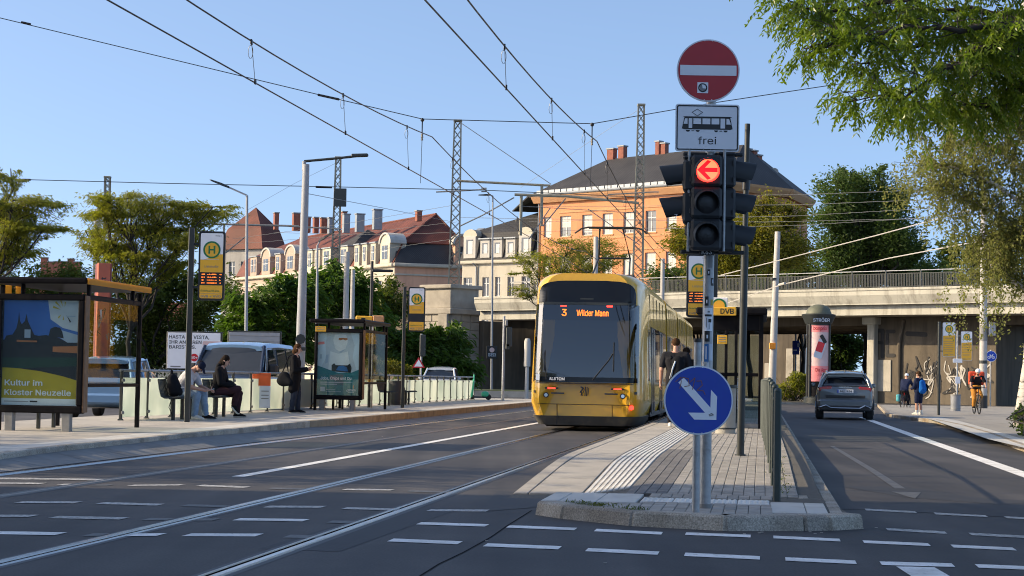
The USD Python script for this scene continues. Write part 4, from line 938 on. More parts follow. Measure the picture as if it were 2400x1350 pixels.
for px in (2355, 2368):
    tn = thing('slim_trunk', ('left' if px < 2360 else 'right') + ' one of two slim pale trunks under the right end of the bridge', 'tree', GY(px, 128), group='slim trunks under the bridge')
    part(tn, 'trunk', tube([(0, 0, 0), (.05, 0, 2.5), (-.05, 0, 5.4)], [.14, .11, .09], 8), 'birch_bark', True)
for i, (px, lab) in enumerate(((1640, 'low dark tree behind the bridge railing left of the signals'), (1880, 'low dark tree behind the bridge railing right of the white pole'), (2170, 'low dark tree behind the bridge railing below the birch'))):
    crowned('lineside_tree', lab, 'tree', GY(px, 150), pb(150, [(px - 70, 655, 60, 32), (px, 640, 70, 40), (px + 70, 655, 60, 32), (px - 30, 690, 90, 30), (px + 50, 690, 90, 30)]), 12000, (.30, .15), 'leaf_dark', R(140 + i), .2, .4, twigs=14)
# low hedge beside the carriageway
r_ = R(40); c = []
for px, py, rx, ry in ((1850, 915, 22, 26), (1880, 905, 26, 30), (1905, 915, 24, 24), (1865, 890, 18, 18), (1895, 890, 14, 14), (1830, 920, 20, 20), (1920, 920, 30, 22), (1970, 925, 30, 18)):
    q = P(px, py, 104 + r_.uniform(-.8, .8)); e = r_.normal(size=(420, 3)); e /= np.linalg.norm(e, axis=1, keepdims=True)
    c.append(q + e * np.array([rx, rx, ry]) * 104 / FPX * r_.uniform(.6, 1.08, (420, 1)))
c = np.vstack(c); c = c[c[:, 2] > .1]
hd = thing('hedge', 'low yellow-green bush with fine twigs on the verge beside the advertising column', 'bush', GY(1870, 104))
o = GY(1870, 104); mb = MB()
for i in range(30):
    mb.add(tube([(r_.normal() * .5, r_.normal() * .3, 0), (r_.normal() * 1.1, r_.normal() * .5, 1.0 + r_.random() * .5)], [.02, .008], 4, False))
part(hd, 'stems', mb, 'twig'); part(hd, 'foliage', leaves(c - o, .20, .07, r_, -.4), 'leaf_locust')
# birch at the right edge, with weeping twigs
bo = G(2396, 1000, .1); r_ = R(50)
bt = thing('birch_tree', 'weeping birch with white trunk at the right edge of the photo', 'tree', bo)
trk = np.array([P(2396, 1004, bo[1]), P(2400, 940, bo[1]), P(2412, 850, bo[1]), P(2420, 700, bo[1]), P(2425, 500, bo[1]), P(2415, 250, bo[1]), P(2400, 0, bo[1])]) - bo
part(bt, 'trunk', tube(trk, [.26, .20, .17, .155, .14, .11, .07], 12), 'birch_bark', True)
mb = MB(); arms = []
for pxs, r0 in (([(2420, 690), (2370, 655), (2330, 635), (2312, 590), (2300, 540)], .075), ([(2424, 560), (2360, 520), (2280, 470), (2200, 440), (2150, 450)], .06), ([(2424, 500), (2330, 430), (2230, 390), (2170, 400)], .06), ([(2420, 420), (2340, 350), (2260, 330), (2200, 370)], .05),
                ([(2418, 330), (2350, 260), (2290, 250), (2240, 290)], .05), ([(2424, 600), (2390, 560), (2350, 560)], .05), ([(2415, 300), (2480, 200), (2560, 240)], .06), ([(2410, 200), (2330, 130), (2260, 170)], .05), ([(2424, 520), (2500, 470), (2600, 500)], .06)):
    yy = bo[1] + r_.uniform(-1.2, 1.0); a = np.array([P(px, py, bo[1] + (yy - bo[1]) * i / (len(pxs) - 1)) for i, (px, py) in enumerate(pxs)]) - bo
    mb.add(tube(a, np.linspace(r0, .018, len(a)), 7)); arms.append(a)
part(bt, 'branches', mb, 'birch_bark', True)
pts, tw = [], MB()
for a in arms:
    for _ in range(62):
        i = r_.integers(1, len(a)); u = r_.random(); q = a[i - 1] * (1 - u) + a[i] * u
        e = q + np.array([r_.normal() * .55, r_.normal() * .55, r_.uniform(.0, .7)])
        L = r_.uniform(.5, 2.1) * (1.2 if r_.random() < .25 else .8)
        path = np.array([q, e, e + [r_.normal() * .12, r_.normal() * .12, -L * .5], e + [r_.normal() * .18, r_.normal() * .18, -L]])
        tw.add(tube(path, [.008, .006, .004, .002], 3, False))
        m = int(46 * L + 24); s = r_.random(m) * 3; k = np.clip(s.astype(int), 0, 2); w = (s - k)[:, None]
        pts.append(path[k] * (1 - w) + path[k + 1] * w + r_.normal(size=(m, 3)) * .075)
part(bt, 'hanging_twigs', tw, 'twig')
part(bt, 'crown', leaves(np.vstack(pts), .085, .058, r_, .7, .2), 'leaf_birch')
# near bough with pinnate leaves, reaching in from the upper right
r_ = R(60); YN = 24.0
nb_o = np.array([8.6, 25.5, .1])
nt = thing('overhanging_tree', 'near tree reaching in from the upper right with long hanging pinnate leaves', 'tree', nb_o)
part(nt, 'trunk', tube([(0, 0, -.1), (.1, .1, 1.5), (.05, -.1, 3.5), (-.1, -.2, 5.2), (-.1, -.3, 7.6)], [.26, .22, .2, .16, .08], 12), 'bark', True)
mb, tips = MB(), []
boughs = [[(2560, 150), (2400, 70), (2300, 110), (2200, 175), (2100, 225), (2010, 235)], [(2560, 60), (2400, 30), (2250, 20), (2120, 30), (1990, 55), (1880, 40)], [(2560, 180), (2400, 95), (2340, 140), (2270, 200), (2180, 240), (2090, 270)],
          [(2560, -60), (2400, -40), (2200, -40), (2050, 10), (1940, 30), (1860, 20)], [(2560, 100), (2440, 60), (2330, 60), (2200, 100), (2080, 130), (1990, 150)], [(2560, 40), (2300, 60), (2150, 70), (2010, 90), (1900, 110)], [(2560, 200), (2460, 170), (2400, 190), (2340, 235), (2260, 265)], [(2560, -100), (2350, -80), (2150, -70), (1980, -40), (1860, -60)]]
start = np.array([-.1, -.25, 6.2])
for i, pxs in enumerate(boughs):
    yy = YN + (-1.0, .6, .2, -.4, 1.0, -.8, .5, .2)[i]
    a = np.vstack([[start + [0, 0, (i % 4 - 2) * .5]], np.array([P(px, py, yy) for px, py in pxs]) - nb_o])
    t_ = np.linspace(0, 1, 18); k_ = np.linspace(0, 1, len(a)); a = np.stack([np.interp(t_, k_, a[:, j]) for j in range(3)], 1); a[1:-1] += r_.normal(size=(16, 3)) * .035
    mb.add(tube(a, np.linspace(.07, .008, 18), 6))
    for j in range(4, 18):
        for _ in range(4):
            e = r_.normal(size=3) * [.9, .8, .40]; e /= np.linalg.norm(e)
            L = r_.uniform(.15, .62); p, r = limb(a[j], a[j] + e * L, .009, .003, r_, .12, 5, .08); mb.add(tube(p, r, 4, False))
            for q in range(1, 5):
                for _2 in range(1): tips.append((p[q] + r_.normal(size=3) * .02, e))
part(nt, 'branches', mb, 'bark', True)
C, D = [], []
for p, e in tips:                                      # one compound leaf: leaflets in pairs along a drooping stalk
    d = e * .6 + r_.normal(size=3) * .6; d[2] = d[2] * .35 - .45; d /= np.linalg.norm(d); L = r_.uniform(.20, .36); s = np.cross(d, [0, 0, 1.]); s /= np.linalg.norm(s) + 1e-9
    n_ = 7; k = np.arange(1, n_ + 1) / n_
    ax = p + d * L * k[:, None] + np.array([0, 0, -.10]) * (k ** 2)[:, None]
    for sg in (-1, 1):
        dd = s * sg * .75 + d * .55 + np.array([0, 0, -.42])
        C.append(ax + dd * .04); D.append(np.repeat(dd[None], n_, 0))
C, D = np.vstack(C), np.vstack(D)
part(nt, 'crown', leaves(C, .094, .033, r_, .06, .0, D, bend=.12), 'leaf_near')
# bush at the right edge, foot of the birch
crowned('roadside_bush', 'small dense dark green bush at the right edge on the pavement', 'bush', G(2405, 1035, .1), pb(40.5, [(2400, 985, 24, 26), (2412, 1010, 30, 26), (2425, 970, 26, 30), (2440, 1000, 40, 40)]), 2600, (.10, .06), 'leaf_dark', R(62), .03, .1, twigs=16, spread=.25)
# street trees outside the picture on the left: their broken shade lies across the tracks
for i, (x, y, nl) in enumerate(((-14.5, 21.5, 2200), (-19.0, 25.5, 1100))):
    r_ = R(70 + i)
    crowned('street_tree', ('denser', 'thinner')[i] + ' street tree beside the platform, out of view to the left', 'tree', (x, y, 0), [((x + r_.normal() * 1.4, y + r_.normal() * 1.6, 4.6 + r_.normal() * 1.1), (1.5, 1.5, 1.0)) for _ in range(9)], nl, (.24, .10), 'leaf_locust_green', r_, .16, .4, twigs=12, spread=.3, group='street trees out of view')
# ------------------------------------------------------------------ poles, masts, wires, lamps
def pole(name, label, px, Y, ztop, r0, r1, mat, cat='pole', z0=0., group=None, lean=0., extra=None):
    o = GY(px, Y, z0); t = thing(name, label, cat, o, group=group)
    part(t, 'shaft', tube([(0, 0, -.05), (lean, 0, ztop - z0)], [r0, r1], 14), mat, 40)
    return t, o
def zat(px, py, Y): return P(px, py, Y)[2]
t, o = pole('catenary_pole', 'tall tapering grey pole with a lamp on a long arm beside the standing person', 700, 64, zat(712, 385, 64), .185, .12, 'pole_grey', lean=.06)
q = [P(712, 400, 64) - o, P(713, 378, 64) - o, P(790, 371, 64) - o, P(835, 366, 64) - o]
part(t, 'lamp_arm', tube([q[0], q[1]], .07, 10), 'pole_grey', 40); part(t, 'lamp_arm', tube([q[1], q[2], q[3]], .045, 8), 'dark_paint', 40)
part(t, 'lamp_head', MB().add(rot(rb(q[2][0] + .5, q[3][0] + .42, -.12, .12, q[3][2] - .03, q[3][2] + .08, .03), 0, 0, -.05, at=q[3])), 'dark_paint')
b = P(706, 795, 64) - o
part(t, 'round_plate', MB().add(mv(up(ext(shapely.Point(0, 0).buffer(.18, 2), .03)), b[0], -.2, b[2])).add(rb(b[0] - .2, b[0] + .2, -.22, -.18, b[2] - .4, b[2] - .28, .01)), 'dark_paint')
def lamp(label, px, Y, ytop, pts, mat='pole_grey', z0=0.):
    o = GY(px, Y, z0); zt = zat(px, ytop, Y); t = thing('street_lamp', label, 'lamp', o)
    top = P(px + 3, ytop, Y) - o
    part(t, 'pole', tube([(0, 0, -.05), (top[0] * .5, 0, top[2] * .5), top], [.085, .07, .05], 10), mat, 40)
    q = [P(a, b, Y) - o for a, b in pts]
    part(t, 'arm', tube([top] + q, .035, 8), mat, 40)
    e, f = q[-1], q[-2] if len(q) > 1 else top
    d = (e - f) / np.linalg.norm(e - f)
    m = MB().add(loft([[(e + d * s + np.array([0, y, z])) for y, z in ((-w, h0), (w, h0), (w * .6, h1), (-w * .6, h1))] for s, w, h0, h1 in ((-.25, .07, -.04, .05), (.1, .13, -.05, .06), (.55, .10, -.035, .03), (.62, .04, -.02, .01))]))
    part(t, 'lamp_head', m, 'dark_paint')
    return t
lamp('grey street lamp with bent arm right of the tall stop display', 576, 76, 458, [(534, 438), (524, 434)])
lamp('old small lamp on a slim pole left of the second shelter', 741, 88, 575, [(752, 562), (757, 559)])
lamp('slim lamp pole with flat head between the stone pylon and the tram', 1152, 122, 459, [(1148, 457), (1142, 457)])
t, o = pole('platform_lamp', 'black platform lamp behind the second shelter', 865, 54, zat(868, 612, 54), .055, .045, 'black_paint', 'lamp', .23)
part(t, 'lamp_head', rb(.0, .62, -.07, .07, zat(868, 634, 54) - .27, zat(868, 634, 54) - .19, .02), 'black_paint')
for px, top, Y, r, lab in ((806, 590, 92, .16, 'taller of two concrete poles close together behind the second shelter'), (821, 632, 96, .135, 'shorter of two concrete poles close together behind the second shelter'), (1391, 555, 86, .135, 'concrete pole rising directly behind the tram roof'), (1549, 606, 96, .13, 'concrete pole behind the tram pantograph')):
    pole('concrete_pole', lab, px, Y, zat(px, top, Y), r, r * .82, 'pole_concrete')
t, o = pole('concrete_pole', 'white concrete pole with an orange box behind the island fence', 1807, 76, zat(1820, 543, 76), .17, .115, 'pole_concrete', lean=.2)
b = P(1809, 811, 76) - o; part(t, 'orange_box', rb(b[0] - .13, b[0] + .13, -.24, -.1, b[2] - .13, b[2] + .13, .02), 'orange_box')
part(t, 'clamp', cyl(b[0] + .05, 0, b[2] + 2.75, b[2] + 2.82, .16), 'dark_paint')
t, o = pole('concrete_pole', 'thick concrete pole with black foot beside the orange clad cyclist', 2304, 90, 11.0, .20, .15, 'pole_concrete', z0=.1)
part(t, 'black_foot', cyl(0, 0, .0, .62, .215, 16), 'black_paint'); part(t, 'band', cyl(.0, 0, 2.18, 2.34, .197, 16), 'dark_paint'); part(t, 'band', cyl(.0, 0, 3.3, 4.0, .196, 16), 'galv_dull')
part(t, 'grey_box', rb(.22, .56, -.2, .1, 3.55, 4.2, .03), 'pole_grey')
# lattice masts of the railway
def lattice(label, px0, py0, px1, py1, Y, w0, w1, zb):
    p0, p1 = P(px0, py0, Y), P(px1, py1, Y); p0 = p1 + (p0 - p1) * ((p1[2] - zb) / (p1[2] - p0[2])); t = thing('lattice_mast', label, 'mast', p0)
    d = p1 - p0; H = np.linalg.norm(d); F = lambda s, x, y: d * s + np.array([x, y, 0])
    for sx in (-1, 1):
        for sy in (-1, 1):
            part(t, 'chord', MB().add(loft([[F(s, sx * w / 2 + a, sy * w / 2 + b) for a, b in ((-.05, -.05), (.05, -.05), (.05, .05), (-.05, .05))] for s, w in ((0, w0), (1, w1))])), 'lattice')
    n = int(H / (w0 * .82)); lac = MB()
    for i in range(n):
        s0, s1 = i / n, (i + 1) / n; a, b = (w0 + (w1 - w0) * s) / 2 if 0 else (w0 + (w1 - w0) * s0) / 2, (w0 + (w1 - w0) * s1) / 2
        for y in (-1, 1):
            g = 1 if i % 2 else -1
            lac.add(tube([F(s0, g * a, y * a), F(s1, -g * b, y * b)], .026, 4, False)); lac.add(tube([F(s0, y * a, g * a), F(s1, y * b, -g * b)], .026, 4, False))
            lac.add(tube([F(s0, -g * a, y * a), F(s1, g * b, y * b)], .02, 4, False))
    part(t, 'lacing', lac, 'lattice'); part(t, 'cap', mv(rb(-w1 / 2 - .08, w1 / 2 + .08, -w1 / 2 - .08, w1 / 2 + .08, -.04, .1, .02), *d), 'lattice')
    return t, p0, d
LM1 = lattice('tall lattice mast standing on the stone pylon', 1064, 662, 1073, 284, 141, .86, .50, 6)
LM2 = lattice('tall lattice mast left of the traffic signals in front of the orange house', 1495, 640, 1503, 247, 135, .78, .42, 6)
LM3 = lattice('lattice mast carrying a dark square board behind the grey lamp pole', 786, 640, 793, 370, 150, .75, .38, 6)
LM4 = lattice('lattice mast rising behind the locust tree at the left', 250, 640, 252, 416, 150, .55, .38, 4)
b = P(797, 463, 149.3) - LM3[1]; part(LM3[0], 'square_board', rb(b[0] - .52, b[0] + .52, b[1] - .1, b[1] + .05, b[2] - .75, b[2] + .75, .03), 'dark_paint')
pole('signal_post', 'concrete catenary post behind the left locust tree', 218, 140, zat(222, 490, 140), .3, .26, 'pole_concrete')
mb = MB()
o = GY(365, 150)
g = thing('signal_gantry', 'steel gantry post with a box head behind the locust tree', 'gantry', o)
part(g, 'post', tube([(0, 0, 0), (0, 0, zat(365, 500, 150))], .16, 8), 'galv_dull'); part(g, 'head_box', rb(-.6, .5, -.3, .3, zat(365, 512, 150) - .4, zat(365, 490, 150), .04), 'zinc')
def rod(t, o, pts, Y, r, mat='galv_dull', name='rod'):
    part(t, name, tube([(P(a, b, Y) if np.ndim(Y) == 0 else P(a, b, Y[i])) - o for i, (a, b) in enumerate(pts)], r, 6), mat)
def cantilever(label, Y, rows):
    o = P(*rows[0][0][0], Y); t = thing('cantilever', label, 'cantilever', o)
    for pts, r, nm in rows: rod(t, o, pts, Y, r, 'galv_dull' if r < .1 else 'lattice', nm)
    return t, o
cantilever('upper cantilever reaching right from the mast on the stone pylon', 140.6, [([(1072, 424), (1290, 435)], .10, 'boom'), ([(1270, 432), (1269, 530)], .11, 'drop_post'), ([(1080, 288), (1292, 432)], .03, 'stay'), ([(1078, 530), (1130, 505), (1205, 463)], .055, 'strut')])
cantilever('lower short cantilever across the mast on the stone pylon', 140.2, [([(1022, 450), (1140, 444)], .06, 'boom'), ([(1128, 441), (1140, 441), (1140, 449), (1128, 449)], .05, 'insulator')])
cantilever('long cantilever reaching left from the mast beside the signals', 134.4, [([(1498, 476), (1330, 460), (1206, 456)], .11, 'boom'), ([(1222, 458), (1220, 552)], .11, 'drop_post'), ([(1425, 456), (1530, 450), (1545, 450)], .05, 'insulator'), ([(1326, 465), (1272, 530)], .05, 'strut'), ([(1500, 500), (1222, 483)], .025, 'stay'), ([(1240, 560), (1290, 487)], .04, 'strut'), ([(1500, 575), (1378, 490)], .035, 'strut')])
cantilever('cantilever with drop post left of the red pyramid roof', 150, [([(500, 525), (700, 530)], .09, 'boom'), ([(525, 527), (524, 590)], .08, 'drop_post'), ([(575, 555), (520, 600)], .05, 'strut')])
cantilever('thin cantilever boom across the board mast', 149.5, [([(640, 528), (800, 537)], .07, 'boom')])
# overhead line of the trams
def wire(name, label, cat, pts, r=.011, mat='black_paint', group=None):
    return thing_wire(name, label, cat, [np.asarray(p, float) for p in pts], r, mat, group)
def thing_wire(name, label, cat, pts, r, mat, group):
    return solo(name, tube(pts, r, 5, False), mat, label, cat, group)
def between(a, b, sag, n=14):
    t = np.linspace(0, 1, n)[:, None]; p = a + (b - a) * t; p[:, 2] -= (4 * sag * t * (1 - t))[:, 0]; return p
def cat_z(y): return 5.18 + .0082 * min(y, 60)
ZM = 6.55
for cx, lab in ((-3.76, 'over the track the tram stands on'), (-7.55, 'over the track beside the left platform')):
    up_y = 41.2
    ys = np.concatenate([np.linspace(4, 70, 24), [90, 120]])
    zz = lambda y, cx=cx: (cat_z(y) + (.10 if cx < -5 else 0.))
    wire('contact_wire', 'lower contact wire ' + lab, 'wire', [T(cx, y, zz(y)) for y in ys], .0115)
    zm = lambda y: np.where(y < up_y, 5.95 + (ZM - 5.95) * np.clip((y - 22) / (up_y - 22), -1, 1) ** 2 * np.where(y < 22, .9, 1.), np.where(y < 78, 6.0 + (ZM - 6.0) * ((y - 60) / 18.8) ** 2, 6.55)) + (.1 if cx < -5 else 0)
    ys = np.concatenate([np.linspace(4, 41.2, 20), np.linspace(42, 78, 16), [100, 120]])
    wire('messenger_wire', 'upper messenger wire ' + lab, 'wire', [T(cx, y, float(zm(y))) for y in ys], .0125)
    for i, y in enumerate((26.2, 32.2, 38.2, 44, 50, 56)):
        a, b = T(cx, y, float(zm(y))), T(cx, y + .25, zz(y + .25))
        t = thing('dropper', ('first', 'second', 'third', 'fourth', 'fifth', 'sixth')[i] + ' hanging dropper from the near end ' + lab, 'dropper', a, group='droppers between the tram wires ' + lab)
        part(t, 'wire', tube([(0, 0, 0), b - a], .0045, 4, False), 'black_paint')
        part(t, 'clamp', MB().add(rb(-.015, .015, -.05, .05, -.05, .025, .006)), 'black_paint'); part(t, 'clamp', MB().add(mv(rb(-.015, .015, -.05, .05, -.02, .05, .006), *(b - a))), 'black_paint')
        a_ = np.linspace(0, 2 * np.pi, 12); part(t, 'loop', tube(np.stack([.035 * np.sin(a_) - .01, 0 * a_, -.16 + .10 * np.cos(a_)], 1), .004, 4, False), 'black_paint')
# cross span carrying both lines
YS = 41.3
sa, sb = P(-330, -48, YS), P(2560, 92, YS)
span = [P(-330, -48, YS), P(0, 42, YS), P(760, 225, YS), P(990, 279, YS), P(1388, 290, YS), P(1660, 243, YS), P(1985, 194, YS), P(2560, 92, YS)]
wire('span_wire', 'span wire crossing the whole picture that carries both tram lines', 'wire', span, .010)
for a, b, lab, xx in ((990, 279, 'left', -7.55), (1388, 290, 'right', -3.76)):
    o = P(a, b, YS); t = thing('suspension', f'insulated hanger at the {lab} kink of the span wire', 'hanger', o)
    part(t, 'pulley', ball((0, 0, -.02), .045, 7), 'black_paint'); part(t, 'hanger_rod', tube([(0, 0, 0), (0, 0, -.32)], .014, 6), 'black_paint')
    part(t, 'insulator', lathe([(0, -.5), (.028, -.48), (.02, -.44), (.03, -.41), (.02, -.38), (.03, -.35), (0, -.32)], 8), 'stone')
    part(t, 'hanger_wire', tube([(0, 0, -.5), (-.02, .1, -1.45)], .007, 5), 'black_paint')
for (a, b), (c, d), lab in (((50, 52), (72, 57), 'small turnbuckle on the span wire at the left edge'), ((745, 222), (795, 233), 'dark insulator on the span wire between the two tram lines')):
    o = P(a, b, YS); solo('insulator', MB().add(tube([o, P(c, d, YS)], .028, 7)), 'black_paint', lab, 'insulator')
for p, lab in ((span[0], 'pole holding the span wire, out of view to the left'), (span[-1], 'pole holding the span wire, out of view to the right')):
    t = thing('span_pole', lab, 'pole', (p[0], p[1], 0)); part(t, 'shaft', tube([(0, 0, 0), (0, 0, p[2] + .3)], [.16, .11], 12), 'pole_concrete')
wire('feeder_wire', 'long horizontal wire just above the left trees, ending at the mast beside the signals', 'wire', [P(-200, 413, 120), P(60, 421, 120), P(400, 430, 120), P(785, 438, 120), P(1140, 446, 120), P(1500, 462, 134)], .026)
for a, b in ((52, 72), (740, 778)):
    solo('insulator', tube([P(a, 421 if a < 100 else 438, 120), P(b, 421.5 if a < 100 else 439, 120)], .07, 7), 'black_paint', 'dark insulator on the horizontal wire ' + ('at the left edge' if a < 100 else 'beside the lattice mast with the board'), 'insulator')
for pts, Ys, lab, r in (([(1690, 645), (2050, 553), (2400, 458), (2600, 400)], (70, 62, 54, 50), 'upper of two pale sloping wires right of the signals', .018), ([(1700, 712), (1830, 668), (2080, 606), (2400, 545), (2600, 500)], (70, 66, 60, 52, 48), 'lower of two pale sloping wires right of the signals', .018)):
    wire('guy_wire', lab, 'wire', [P(a, b, y) for (a, b), y in zip(pts, Ys)], r, 'pole_concrete')
solo('insulator', tube([P(1826, 668, 65.9), P(1840, 664, 65.5)], .05, 7), 'pole_concrete', 'pale knob on the lower sloping wire beside the white pole', 'insulator')
for i, (a, b, c, d) in enumerate(((1240, 452, 2500, 433), (1240, 475, 2500, 455), (1240, 510, 2500, 470), (1240, 533, 2500, 490), (1080, 500, 2500, 505))):
    wire('railway_wire', ('topmost', 'second', 'third', 'fourth', 'long level')[i] + ' thin railway wire above the bridge', 'wire', [P(a, b + 10, 137), P((a + c) / 2, (b + d) / 2 + 14 + i, 130), P(c, d, 122)], .016, 'galv_dull', group='railway wires above the bridge')
for i, (a, b, c, d) in enumerate(((545, 560, 1080, 478), (520, 575, 1070, 520), (560, 620, 1065, 560), (640, 545, 1070, 545), (700, 700, 1160, 705), (700, 740, 1160, 725))):
    wire('railway_wire', ('highest right rising', 'second rising', 'third rising', 'level ridge high', 'upper low', 'lowest')[i] + ' thin railway wire in front of the pink houses', 'wire', [P(a, b, 150), P((a + c) / 2, (b + d) / 2 + 5, 146), P(c, d, 142)], .014, 'galv_dull', group='railway wires in front of the pink houses')
wire('railway_wire', 'steep thin stay wire left of the board mast', 'wire', [P(792, 380, 150), P(690, 430, 150), P(575, 495, 150)], .012, 'galv_dull'); wire('railway_wire', 'thin stay wire from the mast beside the signals down to the left', 'wire', [P(1500, 255, 135), P(1400, 320, 140), P(1220, 440, 150)], .012, 'galv_dull')
wire('railway_wire', 'thin wire from the grey lamp pole to the right', 'wire', [P(716, 453, 64), P(900, 488, 90), P(1060, 520, 138)], .012, 'galv_dull')
# ------------------------------------------------------------------ signs and signals on the island
def xz(pts): return shapely.Polygon(pts)
def roundel(t, r, cx, cz, y):
    part(t, 'green_ring', disc(r, .002, 40, cx, cz, y, r * .80), 'green_film')
    part(t, 'yellow_disc', disc(r * .80, .0015, 40, cx, cz, y), 'yellow_film')
    h = shapely.unary_union([rrect(r * .19, r * .92, .004, -r * .30, 0), rrect(r * .19, r * .92, .004, r * .30, 0), rrect(r * .5, r * .17, .004, 0, 0)])
    part(t, 'letter_h', mv(plate(h, .0025, y), cx, 0, cz), 'green_film')
# keep-right sign
ko = G(1630.5, 1202, .113)
t = thing('keep_right_sign', 'blue round keep right sign with white arrow and brown scribble on a grey post', 'traffic sign', ko)
sc = P(1637, 938, ko[1] - .05) - ko; rs = .275
part(t, 'post', MB().add(cyl(0, 0, -.02, 1.36, .03, 18)), 'galvanised', 40)
part(t, 'post_cap', cyl(0, 0, 1.355, 1.385, .034, 18), 'black_paint', 40)
for z in (sc[2] + .15, sc[2] - .15): part(t, 'clamp', MB().add(rb(-.045, .045, -.035, .035, z - .02, z + .02, .006)), 'galv_dull')
part(t, 'rim', mv(MB().add(disc(rs, .016, 64, 0, 0, 0)).mesh(), sc[0], -.036, sc[2]), 'sign_edge')
part(t, 'white_edge', mv(disc(rs * .985, .002, 64), sc[0], -.052, sc[2]), 'white_film')
part(t, 'blue_face', mv(disc(rs * .955, .002, 64), sc[0], -.054, sc[2]), 'blue_film')
nz = lambda p: ((p[0] - 521) / 368 * rs, -(p[1] - 892) / 368 * rs)
arrow = xz([nz(p) for p in ((362, 655), (648, 968), (652, 778), (718, 850), (712, 1098), (478, 1098), (413, 1025), (592, 1025), (303, 708))])
part(t, 'arrow', mv(plate(arrow, .0015, 0), sc[0], -.056, sc[2]), 'white_film')
for i, s in enumerate(([(275, 700), (330, 650), (335, 700), (320, 770)], [(345, 650), (410, 665), (420, 740), (370, 750)], [(430, 700), (480, 655), (455, 780)], [(500, 690), (545, 685), (560, 730), (505, 785), (570, 790), (590, 830)])):
    part(t, 'scribble', mv(plate(stroke([nz(p) for p in s], .0055), .001, 0), sc[0], -.0578 - .0003 * i, sc[2]), 'brown_ink')
part(t, 'scuff', mv(plate(stroke([nz(p) for p in ((635, 1045), (660, 1030), (680, 1045), (640, 1055))], .008), .001, 0), sc[0], -.0582, sc[2]), 'grey_ink')
for x, z in ((-.035, .26), (.03, .26), (-.035, -.26), (.03, -.26)): part(t, 'rivet', mv(disc(.004, .002, 8, x, z), sc[0], -.0545, sc[2]), 'white_film')
# signal mast
mo = G(1652.5, 1190.5, .113); YM = mo[1]
m = thing('signal_mast', 'grey galvanised signal mast covered in stickers behind the keep right sign', 'mast', mo)
lean = P(1664, 430, YM) - mo
part(m, 'shaft', tube([(0, 0, -.03), (lean[0], 0, lean[2]), (lean[0] * 1.35, 0, 3.75)], [.046, .044, .040], 24), 'galvanised', 40)
part(m, 'base_sleeve', cyl(0, 0, -.02, .035, .056, 20), 'galv_dull', 40)
def wrap(z0, z1, a0, a1, mat, name='sticker', rr=.0475, z=0):
    a = np.linspace(math.radians(a0), math.radians(a1), 9); cx = lean[0] * ((z0 + z1) / 2) / lean[2]
    v = np.array([[cx + rr * math.sin(q), -rr * math.cos(q), zz] for zz in (z0, z1) for q in a]); i = np.arange(8)
    part(m, name, (v, np.stack([i, i + 1, i + 10, i + 9], 1)), mat, True)
zp = lambda py: P(1655, py, YM)[2] - mo[2]
for y0, y1, a0, a1, mt in ((600, 628, -10, 35, 'grey_ink'), (632, 646, -20, 10, 'sign_black'), (652, 670, 20, 60, 'sign_black'), (695, 717, -42, -2, 'sign_black'), (722, 776, -48, 42, 'white_film'), (776, 801, -35, 15, 'sign_black'), (806, 850, -40, 5, 'poster_blue'), (806, 845, 10, 55, 'poster_cloud'), (848, 866, -45, 10, 'sign_edge'), (870, 890, -60, -10, 'grey_ink'), (702, 716, 20, 55, 'poster_mustard')):
    wrap(zp(y1), zp(y0), a0, a1, mt)
for y0, y1, a0, a1, mt in ((737, 742, -38, 35, 'sign_black'), (745, 768, -22, -16, 'sign_black'), (748, 756, -2, 30, 'sign_black'), (758, 772, 4, 10, 'sign_black'), (729, 733, -10, 12, 'grey_ink'), (785, 793, -18, -2, 'white_film'), (703, 711, -28, -14, 'white_film'), (812, 842, -25, -14, 'white_film'), (636, 642, -12, 0, 'white_film'), (655, 664, 34, 48, 'poster_cloud'), (820, 840, 25, 38, 'sign_edge')):
    wrap(zp(y1), zp(y0), a0, a1, mt, 'sticker_print', .0483)
q = P(1656, 591, YM - .06) - mo
part(m, 'number_plate', rb(q[0] - .062, q[0] + .062, -.075, -.065, q[2] - .026, q[2] + .026, .004), 'sign_black'); part(m, 'number', text('K63', .034, cx=q[0], z=q[2] - .017, y=-.0752, bold=True), 'white_film')
part(m, 'bracket', MB().add(rb(q[0] - .21, q[0] + .32, -.03, .03, q[2] - .012, q[2] + .02, .008)), 'signal_black'); part(m, 'bracket', MB().add(rb(q[0] - .2, q[0] + .3, -.03, .03, zp(366), zp(358), .008)), 'signal_black')
# no entry and tram plate
YF = YM - .06
so = P(1659.5, 166, YF); t = thing('no_entry_sign', 'red round no entry sign with white bar and square sticker on top of the mast', 'traffic sign', so); r = .262
part(t, 'rim', disc(r, .016, 72, 0, 0, 0), 'sign_edge'); part(t, 'white_edge', disc(r * .985, .002, 72, 0, 0, -.016), 'white_film'); part(t, 'red_face', disc(r * .957, .002, 72, 0, 0, -.018), 'red_film')
part(t, 'white_bar', plate(rrect(1.79 * r, .325 * r, .003, 0, -.0), .0015, -.020), 'white_film')
part(t, 'sticker', plate(rrect(.345 * r, .345 * r, .003, -.17 * r, -.555 * r), .001, -.020), 'white_film'); part(t, 'sticker_ring', disc(.145 * r, .001, 24, -.17 * r, -.555 * r, -.021, .105 * r), 'sign_black')
part(t, 'sticker_print', plate(stroke([(-.23 * r, -.50 * r), (-.21 * r, -.61 * r), (-.10 * r, -.62 * r)], .022), .001, -.021), 'grey_ink')
for x, z in ((-.12, .95), (.12, .95), (-.12, -.93), (.12, -.93)): part(t, 'rivet', disc(.004, .002, 8, x * r, z * r, -.0185), 'white_film')
